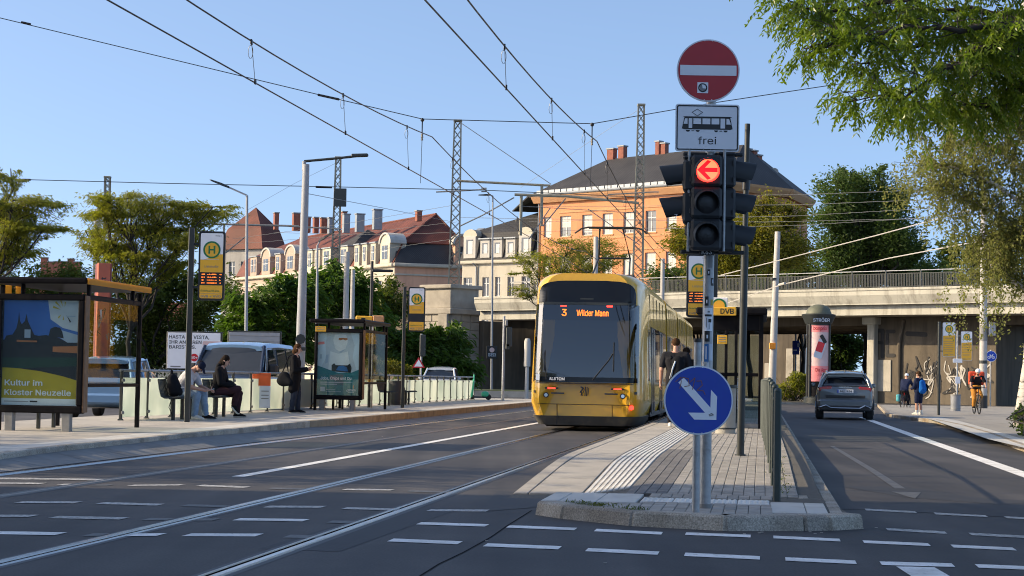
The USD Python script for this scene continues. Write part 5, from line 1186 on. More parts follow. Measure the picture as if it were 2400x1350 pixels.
part(t, 'clamp', rb(-.04, .04, .0, .08, -.02, .02, .006), 'galv_dull')
so = P(1657.5, 300, YF); t = thing('tram_free_plate', 'white rectangular plate with black tram symbol and the word frei below the no entry sign', 'traffic sign', so); k = .53 / 357
pxy = lambda x, y: ((x - 381) * k, -(y - 580) * k)
part(t, 'plate', plate(rrect(.532, .394, .022), .012, 0), 'sign_edge'); part(t, 'white_face', plate(rrect(.524, .386, .02), .002, -.012), 'white_film')
part(t, 'black_frame', plate(rrect(.512, .374, .018).difference(rrect(.492, .354, .012)), .0015, -.014), 'sign_black')
body = xz([pxy(*p) for p in ((238, 586), (252, 520), (508, 520), (522, 586), (510, 590), (250, 590))])
holes = [xz([pxy(*p) for p in q]) for q in (((247, 560), (256, 528), (270, 528), (270, 560)), ((276, 583), (276, 527), (296, 527), (296, 583)), ((302, 560), (302, 527), (346, 527), (346, 560)), ((353, 560), (353, 527), (397, 527), (397, 560)), ((404, 560), (404, 527), (447, 527), (447, 560)), ((454, 583), (454, 527), (480, 527), (480, 583)), ((487, 560), (487, 528), (502, 528), (513, 560)))]
part(t, 'tram_symbol', plate(body.difference(shapely.unary_union([h.buffer(.004).buffer(-.004) for h in holes])), .0015, -.014), 'sign_black')
part(t, 'tram_symbol', plate(rrect(.40, .006, .002, *((lambda q: (q[0], q[1]))(pxy(381, 519)))), .0015, -.0142), 'sign_black')
for x in (272, 327, 430, 483): part(t, 'symbol_wheel', plate(shapely.Point(*pxy(x, 592)).buffer(.018).intersection(shapely.box(-1, -1, 1, pxy(0, 594)[1])), .0015, -.014), 'sign_black')
for x in (300, 456): part(t, 'symbol_wheel', plate(rrect(.024, .006, .002, *pxy(x, 598)), .0015, -.014), 'sign_black')
dm = xz([pxy(*p) for p in ((292, 494), (324, 474), (356, 494), (324, 516))]); part(t, 'symbol_pantograph', plate(dm.difference(dm.buffer(-.0042)), .0015, -.0143), 'sign_black')
part(t, 'word_frei', text('frei', .060, cx=pxy(380, 0)[0], z=pxy(0, 672)[1], y=-.014, width=.152), 'sign_black')
for x in (-.03, .03):
    for z in (.183, -.183): part(t, 'rivet', disc(.004, .002, 8, x, z, -.0143), 'galv_dull')
part(t, 'clamp', rb(-.04, .04, .0, .08, .15, .19, .006), 'galv_dull')
# signal heads
def visor(r, L, drop_=.35, n=14, a0=-25, a1=205):
    """Hood over a lens facing -y, cut back towards its lower lips."""
    a = np.radians(np.linspace(a0, a1, n)); v = []
    for rr in (r, r - .006):
        for f in (0, 1):
            for q in a:
                reach = L * (1 - drop_ * max(0, .5 - .5 * math.sin(q)) * 1.2)
                v.append([rr * math.cos(q) * (1 - .06 * f), -f * reach, rr * math.sin(q) - .02 * f])
    i = np.arange(n - 1); q = [np.stack([i, i + 1, n + i + 1, n + i], 1), np.stack([2 * n + i, 3 * n + i, 3 * n + i + 1, 2 * n + i + 1], 1), np.stack([n + i, n + i + 1, 3 * n + i + 1, 3 * n + i], 1)]
    return np.array(v), np.vstack(q)
def head(name, label, loc, rz, n, w=.255, hh=.262, lit=None, vis=.10, dark=.16, deep=.15, extra=None):
    t = thing(name, label, 'traffic light', loc, rz)
    H = hh * n
    for i in range(n):
        z = H / 2 - hh * (i + .5)
        h = part(t, 'lamp_housing', rb(-w / 2, w / 2, 0, deep, z - hh / 2 + .002, z + hh / 2 - .002, .022), 'signal_black')
        part(h, 'hinge', MB().add(cyl(-w / 2 - .004, .03, z - .09, z - .05, .009, 8)).add(cyl(-w / 2 - .004, .03, z + .05, z + .09, .009, 8)), 'signal_black')
        part(t, 'visor', mv(visor(.108, vis), 0, 0, z), 'signal_black', 50)
        l = part(t, 'lens', mv(rot(lathe([(.102, 0), (.095, .012), (.07, .022), (.035, .028), (0, .03)], 28), 0, math.pi / 2), 0, .012, z), 'signal_lens', 50)
        if lit == i:
            part(l, 'lit_ring', mv(disc(.101, .002, 36, 0, 0, -.03, .085), 0, 0, z), 'led_red'); part(l, 'lit_face', mv(disc(.087, .002, 36, 0, 0, -.03), 0, 0, z), 'led_glow')
            ar = xz([(-.085, 0), (.0, .082), (.028, .07), (-.022, .017), (.082, .017), (.082, -.017), (-.022, -.017), (.028, -.07), (.0, -.082)])
            part(l, 'arrow_mask', mv(plate(ar.intersection(shapely.Point(0, 0).buffer(.1)), .002, -.032), 0, 0, z), 'led_arrow')
    part(t, 'back_plate', rb(-w / 2 - .004, w / 2 + .004, deep, deep + .012, -H / 2, H / 2, .006), 'dark_paint')
    return t
head('traffic_light', 'three lens signal facing the camera with a lit red left arrow on top', P(1656.5, 474, YM - .22), 0, 3, lit=0, hh=.2635)
hl = P(1601, 452, YM - .03)
t = head('traffic_light', 'two lens signal head turned left, beside the lit red arrow signal', hl, math.radians(-97), 2, vis=.20, hh=.268, w=.27)
part(t, 'side_digit', rot(mv(text('7', .035, cx=0, z=0, y=0), 0, 0, 0), 0), 'white_film') if 0 else None
part(t, 'top_cap', rb(-.12, .12, .0, .14, .268, .30, .02), 'signal_black'); part(t, 'lower_box', rb(-.11, .11, .02, .14, -.37, -.268, .02), 'signal_black')
hr = P(1716, 481, YM + .02)
t = head('traffic_light', 'three lens signal head turned right, beside the lit red arrow signal', hr, math.radians(97), 3, vis=.20, hh=.268, w=.28)
part(t, 'top_cap', rb(-.13, .13, .0, .15, .402, .43, .02), 'signal_black')
q = P(1584, 507, YM - .17); solo('number_mark', mv(text('7', .036, cx=0, z=-.018, y=0), *q), 'white_film', 'small white figure 7 on the left hand signal head', 'number')
solo('mounting_bar', MB().add(mv(cyl(0, 0, -.42, .42, .011, 10), *P(1614, 470, YM - .15))), 'galvanised', 'thin upright bar left of the lit arrow signal', 'bar'); solo('mounting_bar', MB().add(mv(cyl(0, 0, -.42, .42, .013, 10), *P(1697, 470, YM - .15))), 'galvanised', 'thin upright bar right of the lit arrow signal', 'bar')
# dark post behind
po = G(1735, 1070, .215); t = thing('dark_post', 'dark slim steel post rising behind the signals', 'post', po, tilt=.6)
zt = P(1744, 290, po[1])[2] - po[2]
part(t, 'shaft', MB().add(cyl(0, 0, -.05, zt * .63, .048, 16)).add(cyl(0, 0, zt * .63, zt, .034, 16)), 'dark_paint', 40); part(t, 'base_collar', cyl(0, 0, -.02, .03, .07, 16), 'dark_paint', 40)
part(t, 'sleeve', cyl(0, 0, zt * .80, zt * .84, .05, 16), 'black_paint', 40)
# stop displays
def stop_display(label, loc, rz, s=1., led=True, post_side=-1, post_h=3.6, Z=2.2, post_x=.345):
    t = thing('stop_display', label, 'stop sign', loc, rz)
    part(t, 'post', rb(-.05, .05, -.05, .05, -.05, post_h, .012), 'dark_paint')
    W, H = .50 * s, 1.32 * s; cx = -post_side * post_x
    for z in (Z + .25, Z + H - .25): part(t, 'bracket', rb(min(0, cx), max(0, cx), -.02, .02, z - .02, z + .02, .005), 'dark_paint')
    part(t, 'frame', mv(plate(rrect(W, H, .05), .09, .045), cx, 0, Z + H / 2), 'black_paint')
    iw = W - .07
    cl = rrect(iw, H - .075, .03)
    wave = [(x, .79 * s + .075 * s * (1 / (1 + math.exp(-(x + .02) * 14))) + .02 * math.sin(x * 9) - H / 2) for x in np.linspace(-iw / 2 - .01, iw / 2 + .01, 16)]
    top = xz(wave + [(iw, H), (-iw, H)]).intersection(cl); mid = xz(wave + [(iw, .535 * s - H / 2), (-iw, .535 * s - H / 2)]).intersection(cl)
    bot = cl.intersection(shapely.box(-1, -H, 1, .285 * s - H / 2))
    part(t, 'white_face', mv(plate(top, .002, -.045), cx, 0, Z + H / 2), 'white_film'); part(t, 'yellow_face', mv(plate(mid, .002, -.045), cx, 0, Z + H / 2), 'yellow_film')
    f = part(t, 'lower_face', mv(plate(bot, .002, -.045), cx, 0, Z + H / 2), 'yellow_film')
    roundel(t, .165 * s, cx, Z + .965 * s, -.047)
    part(t, 'stop_name', text('Liststraße', .042 * s, cx=cx, z=Z + .625 * s, y=-.047), 'grey_ink'); part(t, 'platform_name', text('Steig 1', .026 * s, cx=cx + .12 * s, z=Z + 1.225 * s, y=-.047), 'grey_ink')
    part(t, 'route_line', plate(rrect(.32 * s, .008, .002, cx - .02, Z + .775 * s), .001, -.0475), 'poster_cloud')
    part(f, 'lower_text', text('GuteNachtLinie', .034 * s, cx=cx - .02, z=Z + .165 * s, y=-.047, width=.36 * s), 'green_film'); part(f, 'lower_text', text('DVB + VVO', .042 * s, cx=cx, z=Z + .055 * s, y=-.047, bold=True, width=.38 * s), 'grey_ink')
    part(f, 'divider', plate(rrect(.42 * s, .006, .002, cx, Z + .125 * s), .001, -.0475), 'grey_ink')
    part(t, 'led_panel', mv(plate(shapely.box(-iw / 2, .285 * s - H / 2, iw / 2, .535 * s - H / 2), .001, -.045), cx, 0, Z + H / 2), 'led_panel')
    if led:
        r = np.random.default_rng(9)
        for i in range(4):
            z = Z + (.495 - i * .055) * s
            for a, b in ((-.19, -.13), (-.08, .06 + .05 * r.random()), (.155, .18)):
                x = a
                while x < b:
                    w = r.uniform(.006, .016); h = r.choice([.010, .016, .022])
                    part(t, 'led_mark', plate(shapely.box(cx + x * s, z - h / 2, cx + (x + w) * s, z + h / 2), .001, -.0462), 'led_orange'); x += w + .007
    return t
lo = G(438, 991.5, .2); stop_display('tall stop display on a black post beside the seated man in the cap', lo, 0, 1.0, True, -1, P(447, 534, lo[1])[2] - .2, P(490, 704, lo[1])[2] - .2, (490 - 441) / 4300 * lo[1])
lo = GY(943, 54.5, .225); stop_display('stop display with a dark unlit panel beside the far benches', lo, 0, 1.0, False, -1, P(947, 672, 54.5)[2] - .225, P(975, 777, 54.5)[2] - .225, (974 - 945) / 4300 * 54.5)
lo = GY(1672, 38.5, .228); stop_display('stop display half hidden behind the sticker covered mast', lo, 0, 1.0, True, 1, P(1676, 560, 38.5)[2] - .23, P(1636, 743, 38.5)[2] - .23, (1673 - 1634) / 4300 * 38.5)
def bus_stop(label, px, Y, top, x0, x1, y0, y1, post, mat, z0=.107):
    o = GY(px, Y, z0); t = thing('bus_stop_sign', label, 'stop sign', o); k = Y / FPX
    part(t, 'post', cyl(0, 0, -.05, P(px, top, Y)[2] - z0, post, 12), mat, 40)
    a, b = P(x0, y1, Y) - o, P(x1, y0, Y) - o; W, H = b[0] - a[0], b[2] - a[2]; cx, cz = (a[0] + b[0]) / 2, (a[2] + b[2]) / 2
    for z in (a[2] + .2, b[2] - .2): part(t, 'bracket', rb(0, cx, -.015, .015, z - .015, z + .015, .004), mat)
    part(t, 'panel', mv(plate(rrect(W, H, .05), .03, .015), cx, 0, cz), 'sign_edge'); cl = rrect(W - .03, H - .03, .04)
    wave = [(x, H * .12 + .05 * W * math.tanh(x * 4)) for x in np.linspace(-W / 2, W / 2, 10)]
    part(t, 'white_face', mv(plate(cl.intersection(xz(wave + [(W, H), (-W, H)])), .002, -.015), cx, 0, cz), 'white_film'); yl = part(t, 'yellow_face', mv(plate(cl.intersection(xz(wave + [(W, -H), (-W, -H)])), .002, -.015), cx, 0, cz), 'yellow_film')
    roundel(t, W * .31, cx, cz + H * .31, -.017)
    part(yl, 'stop_name', text('Liststraße', .055, cx=cx, z=cz + H * .02, y=-.017, width=W * .6), 'grey_ink')
    for i in range(6): part(yl, 'text_line', plate(rrect(W * (.8 - .1 * (i % 3)), .012, .003, cx - .02, cz - H * (.06 + .055 * i)), .001, -.0172), 'grey_ink')
    part(yl, 'stop_name', text('DVB + VVO', .045, cx=cx, z=cz - H * .46, y=-.017, width=W * .7, bold=True), 'grey_ink')
    return t, o
bus_stop('taller yellow bus stop sign on a dark post beside the boy', 2200, 66, 754, 2209, 2239.5, 756, 836, .05, 'dark_paint')
t, o = bus_stop('smaller yellow bus stop sign on a grey post above the litter bin', 2243, 79, 775, 2252, 2278.5, 777, 845, .035, 'galvanised')
for y0, y1, w in ((841, 850, 11), (883, 899, 6)):
    a, b = P(2245 - w, y1, 78.9) - o, P(2245 + w, y0, 78.9) - o; part(t, 'small_plate', rb(a[0], b[0], -.06, -.04, a[2], b[2], .006), 'white_film')
# cycle path sign
o = GY(2321, 100, .1); c = P(2323.5, 835, 99.9) - o; t = thing('cycle_path_sign', 'blue round cycle path sign with white bicycle on a pale post', 'traffic sign', o)
part(t, 'post', cyl(0, 0, 0, c[2] + .35, .04, 12), 'pole_concrete', 40); part(t, 'rim', mv(disc(.30, .014, 40), c[0], -.05, c[2]), 'white_film'); part(t, 'blue_face', mv(disc(.28, .002, 40), c[0], -.064, c[2]), 'blue_film')
for cx in (-.115, .115): part(t, 'bicycle_wheel', mv(disc(.078, .002, 24, cx, -.06, -.066, .058), c[0], 0, c[2]), 'white_film')
fr_ = shapely.unary_union([stroke(s, .02) for s in ([(-.115, -.06), (-.05, .06), (.075, .06), (.115, -.06)], [(-.05, .06), (.0, -.06), (-.115, -.06)], [(.0, -.06), (.075, .06)], [(-.08, .085), (-.03, .085)], [(.06, .1), (.11, .1)], [(.075, .06), (.066, .1)])])
part(t, 'bicycle_frame', mv(plate(fr_, .002, -.066), c[0], 0, c[2]), 'white_film')
# post with grey backed signal heads beyond the platform
o = GY(1178, 75.5, .1); t = thing('signal_post', 'pale post with grey backed signal boxes left of the tram', 'signal', o)
H = P(1180, 741, 75.5)[2] - .1
part(t, 'post', cyl(0, 0, 0, H, .055, 12), 'galvanised', 40)
for x, y, w, h, m_ in ((1193, 790, 14, 46, 'dark_paint'), (1187, 757, 7, 14, 'galv_dull'), (1190, 812, 10, 14, 'dark_paint')):
    q = P(x, y, 75.4) - o; part(t, 'signal_box', rb(q[0] - w / 2 * .0176, q[0] + w / 2 * .0176, -.16, .06, q[2] - h / 2 * .0176, q[2] + h / 2 * .0176, .03), m_)
o = GY(1234, 96, .05); t = thing('white_bollard_post', 'white capped post right beside the left flank of the tram', 'post', o)
part(t, 'post', lathe([(.10, 0), (.10, 1.7), (.17, 1.75), (.17, 3.05), (.12, 3.2), (0, 3.22)], 12), 'trim_pale', 40)
o = GY(985, 84, .05); t = thing('pedestrian_signal', 'pedestrian signal seen from behind with small triangular sign left of the white car', 'signal', o); k = 84 / FPX
part(t, 'post', cyl(0, 0, 0, P(985, 785, 84)[2], .05, 10), 'galvanised', 40); q = P(991, 810, 84) - o; part(t, 'signal_box', rb(q[0] - .14, q[0] + .12, -.12, .1, q[2] - .5, q[2] + .5, .03), 'dark_paint')
q = P(981, 852, 83.9) - o; tri = xz([(-.3, -.2), (.3, -.2), (0, .3)]); part(t, 'warning_triangle', mv(plate(tri, .01, -.07), q[0], 0, q[2]), 'red_film'); part(t, 'triangle_face', mv(plate(tri.buffer(-.06), .002, -.08), q[0], 0, q[2]), 'white_film')
o = GY(1153, 121, .4); q = P(1153, 826, 121) - o; t = thing('placard', 'dark election placard strapped to the slim lamp pole left of the tram', 'placard', o)
part(t, 'board', rb(q[0] - .36, q[0] + .36, -.12, -.06, q[2] - .42, q[2] + .42, .02), 'sign_black'); part(t, 'print', text('SEI!', .2, cx=q[0], z=q[2] - .25, y=-.122, bold=True), 'poster_cloud'); part(t, 'print', plate(shapely.Point(q[0], q[2] + .16).buffer(.16), .002, -.122), 'poster_rose')
# advertising column
o = GY(1917, 100, .1); t = thing('advertising_column', 'round advertising column with green dome and pink poster before the bridge', 'advertising column', o); k = 100 / FPX
zz = lambda py: P(1917, py, 100)[2] - .1
part(t, 'dome', lathe([(.70, zz(737)), (.68, zz(733)), (.60, zz(724)), (.42, zz(717)), (.2, zz(714)), (0, zz(713.5))], 28), 'dome_green', 50)
part(t, 'cornice', lathe([(.70, zz(760)), (.74, zz(757)), (.92, zz(740)), (.92, zz(737)), (.70, zz(735.5))], 28), 'dark_paint', 40)
part(t, 'frieze', lathe([(.66, zz(763)), (.66, zz(738))], 28), 'dark_paint', 40); part(t, 'core', lathe([(.62, .25), (.62, zz(762))], 28), 'shelter_frame', 40); part(t, 'plinth', lathe([(.78, 0), (.78, .3), (.68, .36), (0, .36)], 28), 'dark_paint', 40)
for a in (54, -54, 126, -126):
    part(t, 'pilaster', rot(rb(-.06, .06, -.72, -.58, .3, zz(760), .03), math.radians(a)), 'dark_paint')
part(t, 'name', text('STRÖER', .17, cx=0, z=zz(755), y=-.905, bold=True), 'poster_cloud')
def curved(z0, z1, a0, a1, mat, rr=.632, name='poster'):
    a = np.radians(np.linspace(a0, a1, 13)); v = np.array([[rr * math.sin(q), -rr * math.cos(q), z] for z in (z0, z1) for q in a]); i = np.arange(12); return part(t, name, (v, np.stack([i, i + 1, i + 14, i + 13], 1)), mat, True)
z0, z1 = zz(894), zz(763)
curved(z0, z1, -48, 48, 'poster_rose'); curved(zz(779), z1, -48, 48, 'poster_pink', .636, 'poster_band'); curved(z0, zz(858), -48, 48, 'poster_pink', .636, 'poster_band')
part(t, 'poster_word', text('bonprix', .19, cx=-.02, z=zz(774), y=-.66, bold=True, width=.74), 'poster_red'); part(t, 'poster_word', text('Die App', .19, cx=.05, z=zz(871), y=-.66, bold=True, width=.62), 'poster_red'); part(t, 'poster_word', text('2 Deals', .12, cx=.1, z=zz(881), y=-.66, width=.5), 'poster_red')
ph_ = shapely.affinity.rotate(rrect(.46, 1.05, .09), -18)
part(t, 'printed_phone', mv(plate(ph_, .002, -.665), -.02, 0, zz(818)), 'poster_cloud'); part(t, 'printed_figure', mv(plate(shapely.affinity.rotate(rrect(.38, .55, .05, 0, .1), -18), .002, -.668), -.02, 0, zz(818)), 'poster_red'); part(t, 'printed_figure', mv(plate(shapely.affinity.rotate(rrect(.2, .5, .05, .1, .3), 30), .002, -.67), .05, 0, zz(808)), 'sign_black')
# blue sign deep in the underpass
o = P(1865, 815, 147); t = thing('direction_board', 'blue direction board under the bridge right of the white pole', 'sign', (o[0], o[1], 0)); part(t, 'board', rb(-.28, .28, -.05, 0, o[2] - .55, o[2] + .55, .02), 'blue_film'); part(t, 'post', cyl(.0, .05, 0, o[2] + 1.6, .07, 10), 'poster_cloud'); part(t, 'board_mark', MB().add(plate(rrect(.1, .3, .02, .18, o[2] + .2), .004, -.052)).add(plate(rrect(.3, .1, .02, -.05, o[2] - .2), .004, -.052)), 'white_film')
# billboards, pillar and the orange notice behind the fence
o = GY(455, 66); t = thing('billboard', 'white billboard with HASTA LA VISTA lettering behind the parked van', 'billboard', o); k = 66 / FPX
f_ = lambda a, b: (P(a, b, 66) - o)[[0, 2]]
a, b = f_(389, 866), f_(521, 778)
part(t, 'frame', rb(a[0], b[0], -.05, .12, a[1], b[1], .03), 'dark_paint'); part(t, 'face', rb(a[0] + .05, b[0] - .05, -.06, -.05, a[1] + .05, b[1] - .05, .004), 'white_film')
for s, x0, x1, y, h in (('HASTA LA VISTA,', 397, 491, 793, 11), ('IHR ANDEREN', 397, 473, 805, 11), ('BARISTAS.', 397, 460, 816.5, 11)):
    q0, q1 = f_(x0, y), f_(x1, y); part(t, 'lettering', text(s, h * .68 * k, x=q0[0], z=q0[1], y=-.06, bold=True, width=q1[0] - q0[0]), 'sign_black')
q = f_(456, 838); part(t, 'price_disc', mv(disc(9 * k, .002, 28), q[0], -.06, q[1]), 'poster_red'); part(t, 'price', text('60+', 6 * k, cx=q[0], z=q[1] - 3 * k, y=-.0625, bold=True), 'white_film')
q = f_(498, 838); part(t, 'printed_pack', plate(rrect(46 * k, 76 * k, .05, q[0], q[1]), .002, -.0605), 'poster_rose'); part(t, 'printed_pack', plate(rrect(40 * k, 52 * k, .05, q[0], q[1]), .002, -.0625), 'white_film')
for s in ([(482, 822), (488, 834), (493, 826)], [(492, 808), (490, 832)]): part(t, 'printed_swash', plate(stroke([f_(*p) for p in s], .07), .002, -.0645), 'sign_black')
part(t, 'small_print', plate(rrect(24 * k, 3 * k, .01, *f_(412, 859)), .002, -.0605), 'grey_ink'); part(t, 'leg', bb(a[0] + .3, a[0] + .4, 0, .1, 0, a[1]), 'dark_paint'); part(t, 'leg', bb(b[0] - .4, b[0] - .3, 0, .1, 0, a[1]), 'dark_paint')
o = GY(595, 72); a, b = P(532, 860, 72) - o, P(660, 777, 72) - o; t = thing('billboard', 'billboard seen behind the van roof with grey framed pale face', 'billboard', o)
part(t, 'frame', rb(a[0], b[0], -.05, .12, a[2], b[2], .03), 'dark_paint'); part(t, 'face', rb(a[0] + .06, b[0] - .06, -.06, -.05, a[2], b[2] - .06, .004), 'pole_grey')
for i in range(4): part(t, 'batten', rb(a[0] + .06, b[0] - .06, -.07, -.06, b[2] - .2 - i * .22, b[2] - .18 - i * .22, .004), 'galv_dull')
part(t, 'leg', bb(a[0] + .1, a[0] + .2, 0, .1, 0, a[2]), 'dark_paint'); part(t, 'leg', bb(b[0] - .2, b[0] - .1, 0, .1, 0, a[2]), 'dark_paint')
o = GY(232, 62); k = 62 / FPX; t = thing('info_pillar', 'tall red and orange stop pillar covered in graffiti behind the tram shelter', 'pillar', o, .5)
zt = P(232, 617, 62)[2]
part(t, 'red_face', rb(-.20, .22, -.16, .0, .1, zt, .02), 'pillar_red'); part(t, 'dark_side', rb(.22, .28, -.14, .22, .1, zt, .02), 'pillar_dark'); part(t, 'back', rb(-.20, .22, .0, .22, .1, zt - .02, .02), 'pillar_dark')
part(t, 'letters', mv(rot(text('List', .17, x=0, z=0, y=0, bold=True), 0, 0, -math.pi / 2), .07, -.162, zt - .85), 'sign_black')
r_ = R(81)
for i in range(16):
    x, z = r_.uniform(-.2, .2), r_.uniform(.5, zt - 1.6); part(t, 'scribble', plate(stroke([(np.clip(x + r_.normal() * .07, -.18, .20), z + r_.normal() * .14) for _ in range(5)], r_.uniform(.012, .03)), .001, -.1605 - i * .0004), ('sign_black', 'poster_cloud', 'pillar_dark', 'grey_ink')[i % 4])
# ------------------------------------------------------------------ the tram
TY = 40.9                                              # its nose, along the tracks
tram = thing('tram', 'yellow articulated tram with black windscreen showing line 3 Wilder Mann at the island platform', 'tram', T(-3.93, TY, 0), -TA + .003)
HW = 1.325
def tsec(w, zb, zt, n=8, rr=.42, tuck=.10, lean_=.06):
    """Half-open body section, from the skirt up over the roof."""
    pts = [(-w + tuck, zb), (-w + tuck * .5, zb + .16), (-w, zb + .32), (-w, .75), (-w, 1.0), (-w, 1.3), (-w + lean_ * .2, 1.7), (-w + lean_ * .35, 2.1), (-w + lean_ * .5, 2.5)]
    a = np.linspace(np.pi, np.pi / 2, n); pts += [(-w + lean_ + rr + rr * math.cos(q), zt - rr * .75 + rr * .75 * math.sin(q)) for q in a]
    return pts + [(-x, z) for x, z in pts[::-1]]
def tloft(ys, ws, zbs, zts, **k): return loft([[(x, y, z) for x, z in tsec(w, zb, zt, **k)] for y, w, zb, zt in zip(ys, ws, zbs, zts)], True, True)
# nose: tapering in plan, leaning back towards the roof
prof = []
ws = [1.02, 1.13, 1.22, 1.285, 1.325, 1.325]; ys_ = [0, .10, .32, .75, 1.5, 2.6]
rings = []
for y, w in zip(ys_, ws):
    ring = []
    for x, z in tsec(w, .30, 3.56):
        f = max(0, (z - .75)) / 2.9; back = .42 * f ** 1.6 * max(0, 1 - y / 2.6)
        low = .16 * max(0, (.75 - z)) / .45 * max(0, 1 - y / 1.5)
        ring.append((x * (1 - .05 * f * max(0, 1 - y / 1.5)), y + back + low, z))
    rings.append(ring)
nose = loft(rings)
part(tram, 'cab', nose, 'tram_yellow', 42)
def nx(x, z):                                           # how far back the nose skin lies at (x, z)
    f = max(0, (z - .75)) / 2.9; ax = abs(x) / (1 - .05 * f)
    y = np.interp(ax, ws[:5], ys_[:5]) if ax > 1.02 else 0.
    return y + .42 * f ** 1.6 * max(0, 1 - y / 2.6) + .16 * max(0, (.75 - z)) / .45 * max(0, 1 - y / 1.5)
def skin(poly, out=.004, mat='tram_black', name='panel', parent=tram, res=.09, th=.012, lab=None):
    """A panel that follows the nose, standing proud of it."""
    poly = poly.segmentize(res)
    v, f = trimesh.remesh.subdivide_to_size(*ext(poly, 1.), .14)[:2]; d = np.clip(v[:, 2], 0, 1)
    y = np.array([nx(a, b) for a, b in v[:, :2]])
    return part(parent, name, (np.stack([v[:, 0], y + .02 - (out + .02) * d, v[:, 1]], 1), f), mat, 35, lab)
# windscreen and the black surround above it
ws_poly = rrect(2.24, 1.86, .10, 0, 1.985)
skin(xz([(-1.19, 1.09), (1.19, 1.09), (1.17, 2.85), (-1.17, 2.85)]).buffer(-.02).buffer(.02), .012, 'tram_glass', 'windscreen')
arc = [(1.08 * np.sign(math.cos(a)) * abs(math.cos(a)) ** .44, 2.90 + .49 * abs(math.sin(a)) ** .46) for a in np.linspace(0, np.pi, 40)]
skin(xz([(1.10, 2.885)] + [(x * 1.02, z) for x, z in arc] + [(-1.10, 2.885)]).buffer(0), .014, 'tram_black', 'brow')
skin(rrect(2.20, .06, .02, 0, 2.868), .02, 'dark_paint', 'brow_seam')
skin(rrect(.30, .03, .01, .0, 2.975), .02, 'dark_paint', 'brow_grille')
skin(xz([(-1.17, 1.10), (1.17, 1.10), (1.17, 1.21), (-1.17, 1.21)]), .018, 'tram_black', 'windscreen_base')
skin(xz([(-1.0, 2.50), (1.0, 2.50), (1.03, 2.86), (-1.03, 2.86)]), .006, 'tram_black', 'display_case')
# cab seen through the glass: desk, back wall, seat
part(tram, 'cab_desk', rb(-.9, .9, .42, .8, .95, 1.35, .06), 'interior'); part(tram, 'cab_back_wall', MB().add(bb(-1.15, -.35, 1.55, 1.6, .5, 2.9)).add(bb(.35, 1.15, 1.55, 1.6, .5, 2.9)).add(bb(-.35, .35, 1.55, 1.6, 2.35, 2.9)), 'tram_black')
part(tram, 'driver_seat', MB().add(rb(-.3, .3, 1.1, 1.22, 1.0, 1.95, .05)).add(rb(-.3, .3, .8, 1.2, .95, 1.08, .04)), 'bellows')
part(tram, 'sun_blind', bb(-.75, .55, .62, .63, 2.1, 2.46), 'interior')
def on_nose(vf, out):                                   # flat pieces moved on to the nose
    v = np.asarray(vf[0]).copy(); y = np.array([nx(a, b) for a, b in v[:, [0, 2]]]); v[:, 1] += y - out; return v, vf[1]
part(tram, 'line_number', on_nose(text('3', .15, cx=-.50, z=2.585, bold=True), .026), 'led_orange'); part(tram, 'destination', on_nose(text('Wilder Mann', .13, x=-.22, z=2.59, width=.72, bold=True), .026), 'led_orange')
part(tram, 'maker_name', on_nose(text('ALSTOM', .062, x=-.80, z=1.135, bold=True), .034), 'white_film')
for x in (-.52, .52): skin(rrect(.14, .036, .015, x, 2.81), .024, 'led_red', 'upper_tail_lamp', th=.01)
# lamps and trim below the windscreen
for s in (-1, 1):
    skin(rrect(.30, .038, .018, s * .74, .955), .010, 'sign_black', 'tail_lamp_strip'); skin(rrect(.18, .03, .012, s * .74, .955), .014, 'tail_glow', 'tail_lamp')
    skin(shapely.Point(s * .86, .80).buffer(.062), .012, 'sign_black', 'headlamp'); skin(shapely.Point(s * .86, .80).buffer(.040), .018, 'chrome', 'headlamp_lens')
    skin(rrect(.30, .036, .018, s * .60, .845), .010, 'dark_paint', 'day_light')
    skin(rrect(.055, .06, .01, s * 1.14, .87), .012, 'dark_paint', 'camera')
skin(shapely.Point(1.05, .545).buffer(.05), .02, 'led_red', 'marker_lamp')
for pts in ([(-1.05, .60), (1.05, .60)], [(-.62, .60), (-.62, .32)], [(.62, .60), (.62, .32)], [(-1.16, 1.07), (1.16, 1.07)]): skin(stroke(pts, .014), .006, 'sign_black', 'panel_gap')
crest = shapely.unary_union([stroke(s, w) for s, w in (([(-.075, .99), (-.03, .97), (-.05, .92), (-.085, .89)], .03), ([(-.05, .95), (-.07, .88), (-.05, .80)], .026), ([(-.06, .90), (-.10, .86)], .018), ([(-.04, .86), (-.08, .81)], .018), ([(-.03, .98), (-.005, .93), (-.03, .86)], .016), ([(.025, .99), (.015, .80)], .022), ([(.06, .985), (.05, .80)], .022), ([(.095, .97), (.08, .81)], .016))])
skin(crest, .012, 'sign_black', 'crest', res=.02)
# skirt and coupler cover
part(tram, 'skirt', loft([[(-w + .02, y + .10, .34), (w - .02, y + .10, .34), (w - .14, y + .22, .13), (-w + .14, y + .22, .13)] for y, w in zip((0, .12, .35, .8, 1.6, 2.6), ws)]), 'tram_skirt', 40)
part(tram, 'skirt_seam', MB().add(bb(-.63, -.61, .08, .12, .14, .34)), 'sign_black')
# wipers
for x0, x1, z1 in ((.18, .62, 2.0), (-.86, -.93, 1.8)):
    v = [(x0, 1.15), (x0 + (x1 - x0) * .8, 1.6), (x1, 1.75)]; part(tram, 'wiper', tube([(a, nx(a, b) - .04, b) for a, b in v], .012, 6), 'black_paint'); w = part(tram, 'wiper_blade', tube([(x1 + (.02), nx(x1, b) - .045, b) for b in np.linspace(1.35, z1, 6)], .013, 6), 'black_paint')
skin(rrect(.09, .14, .01, -1.06, 1.2), .02, 'poster_cloud', 'notice')
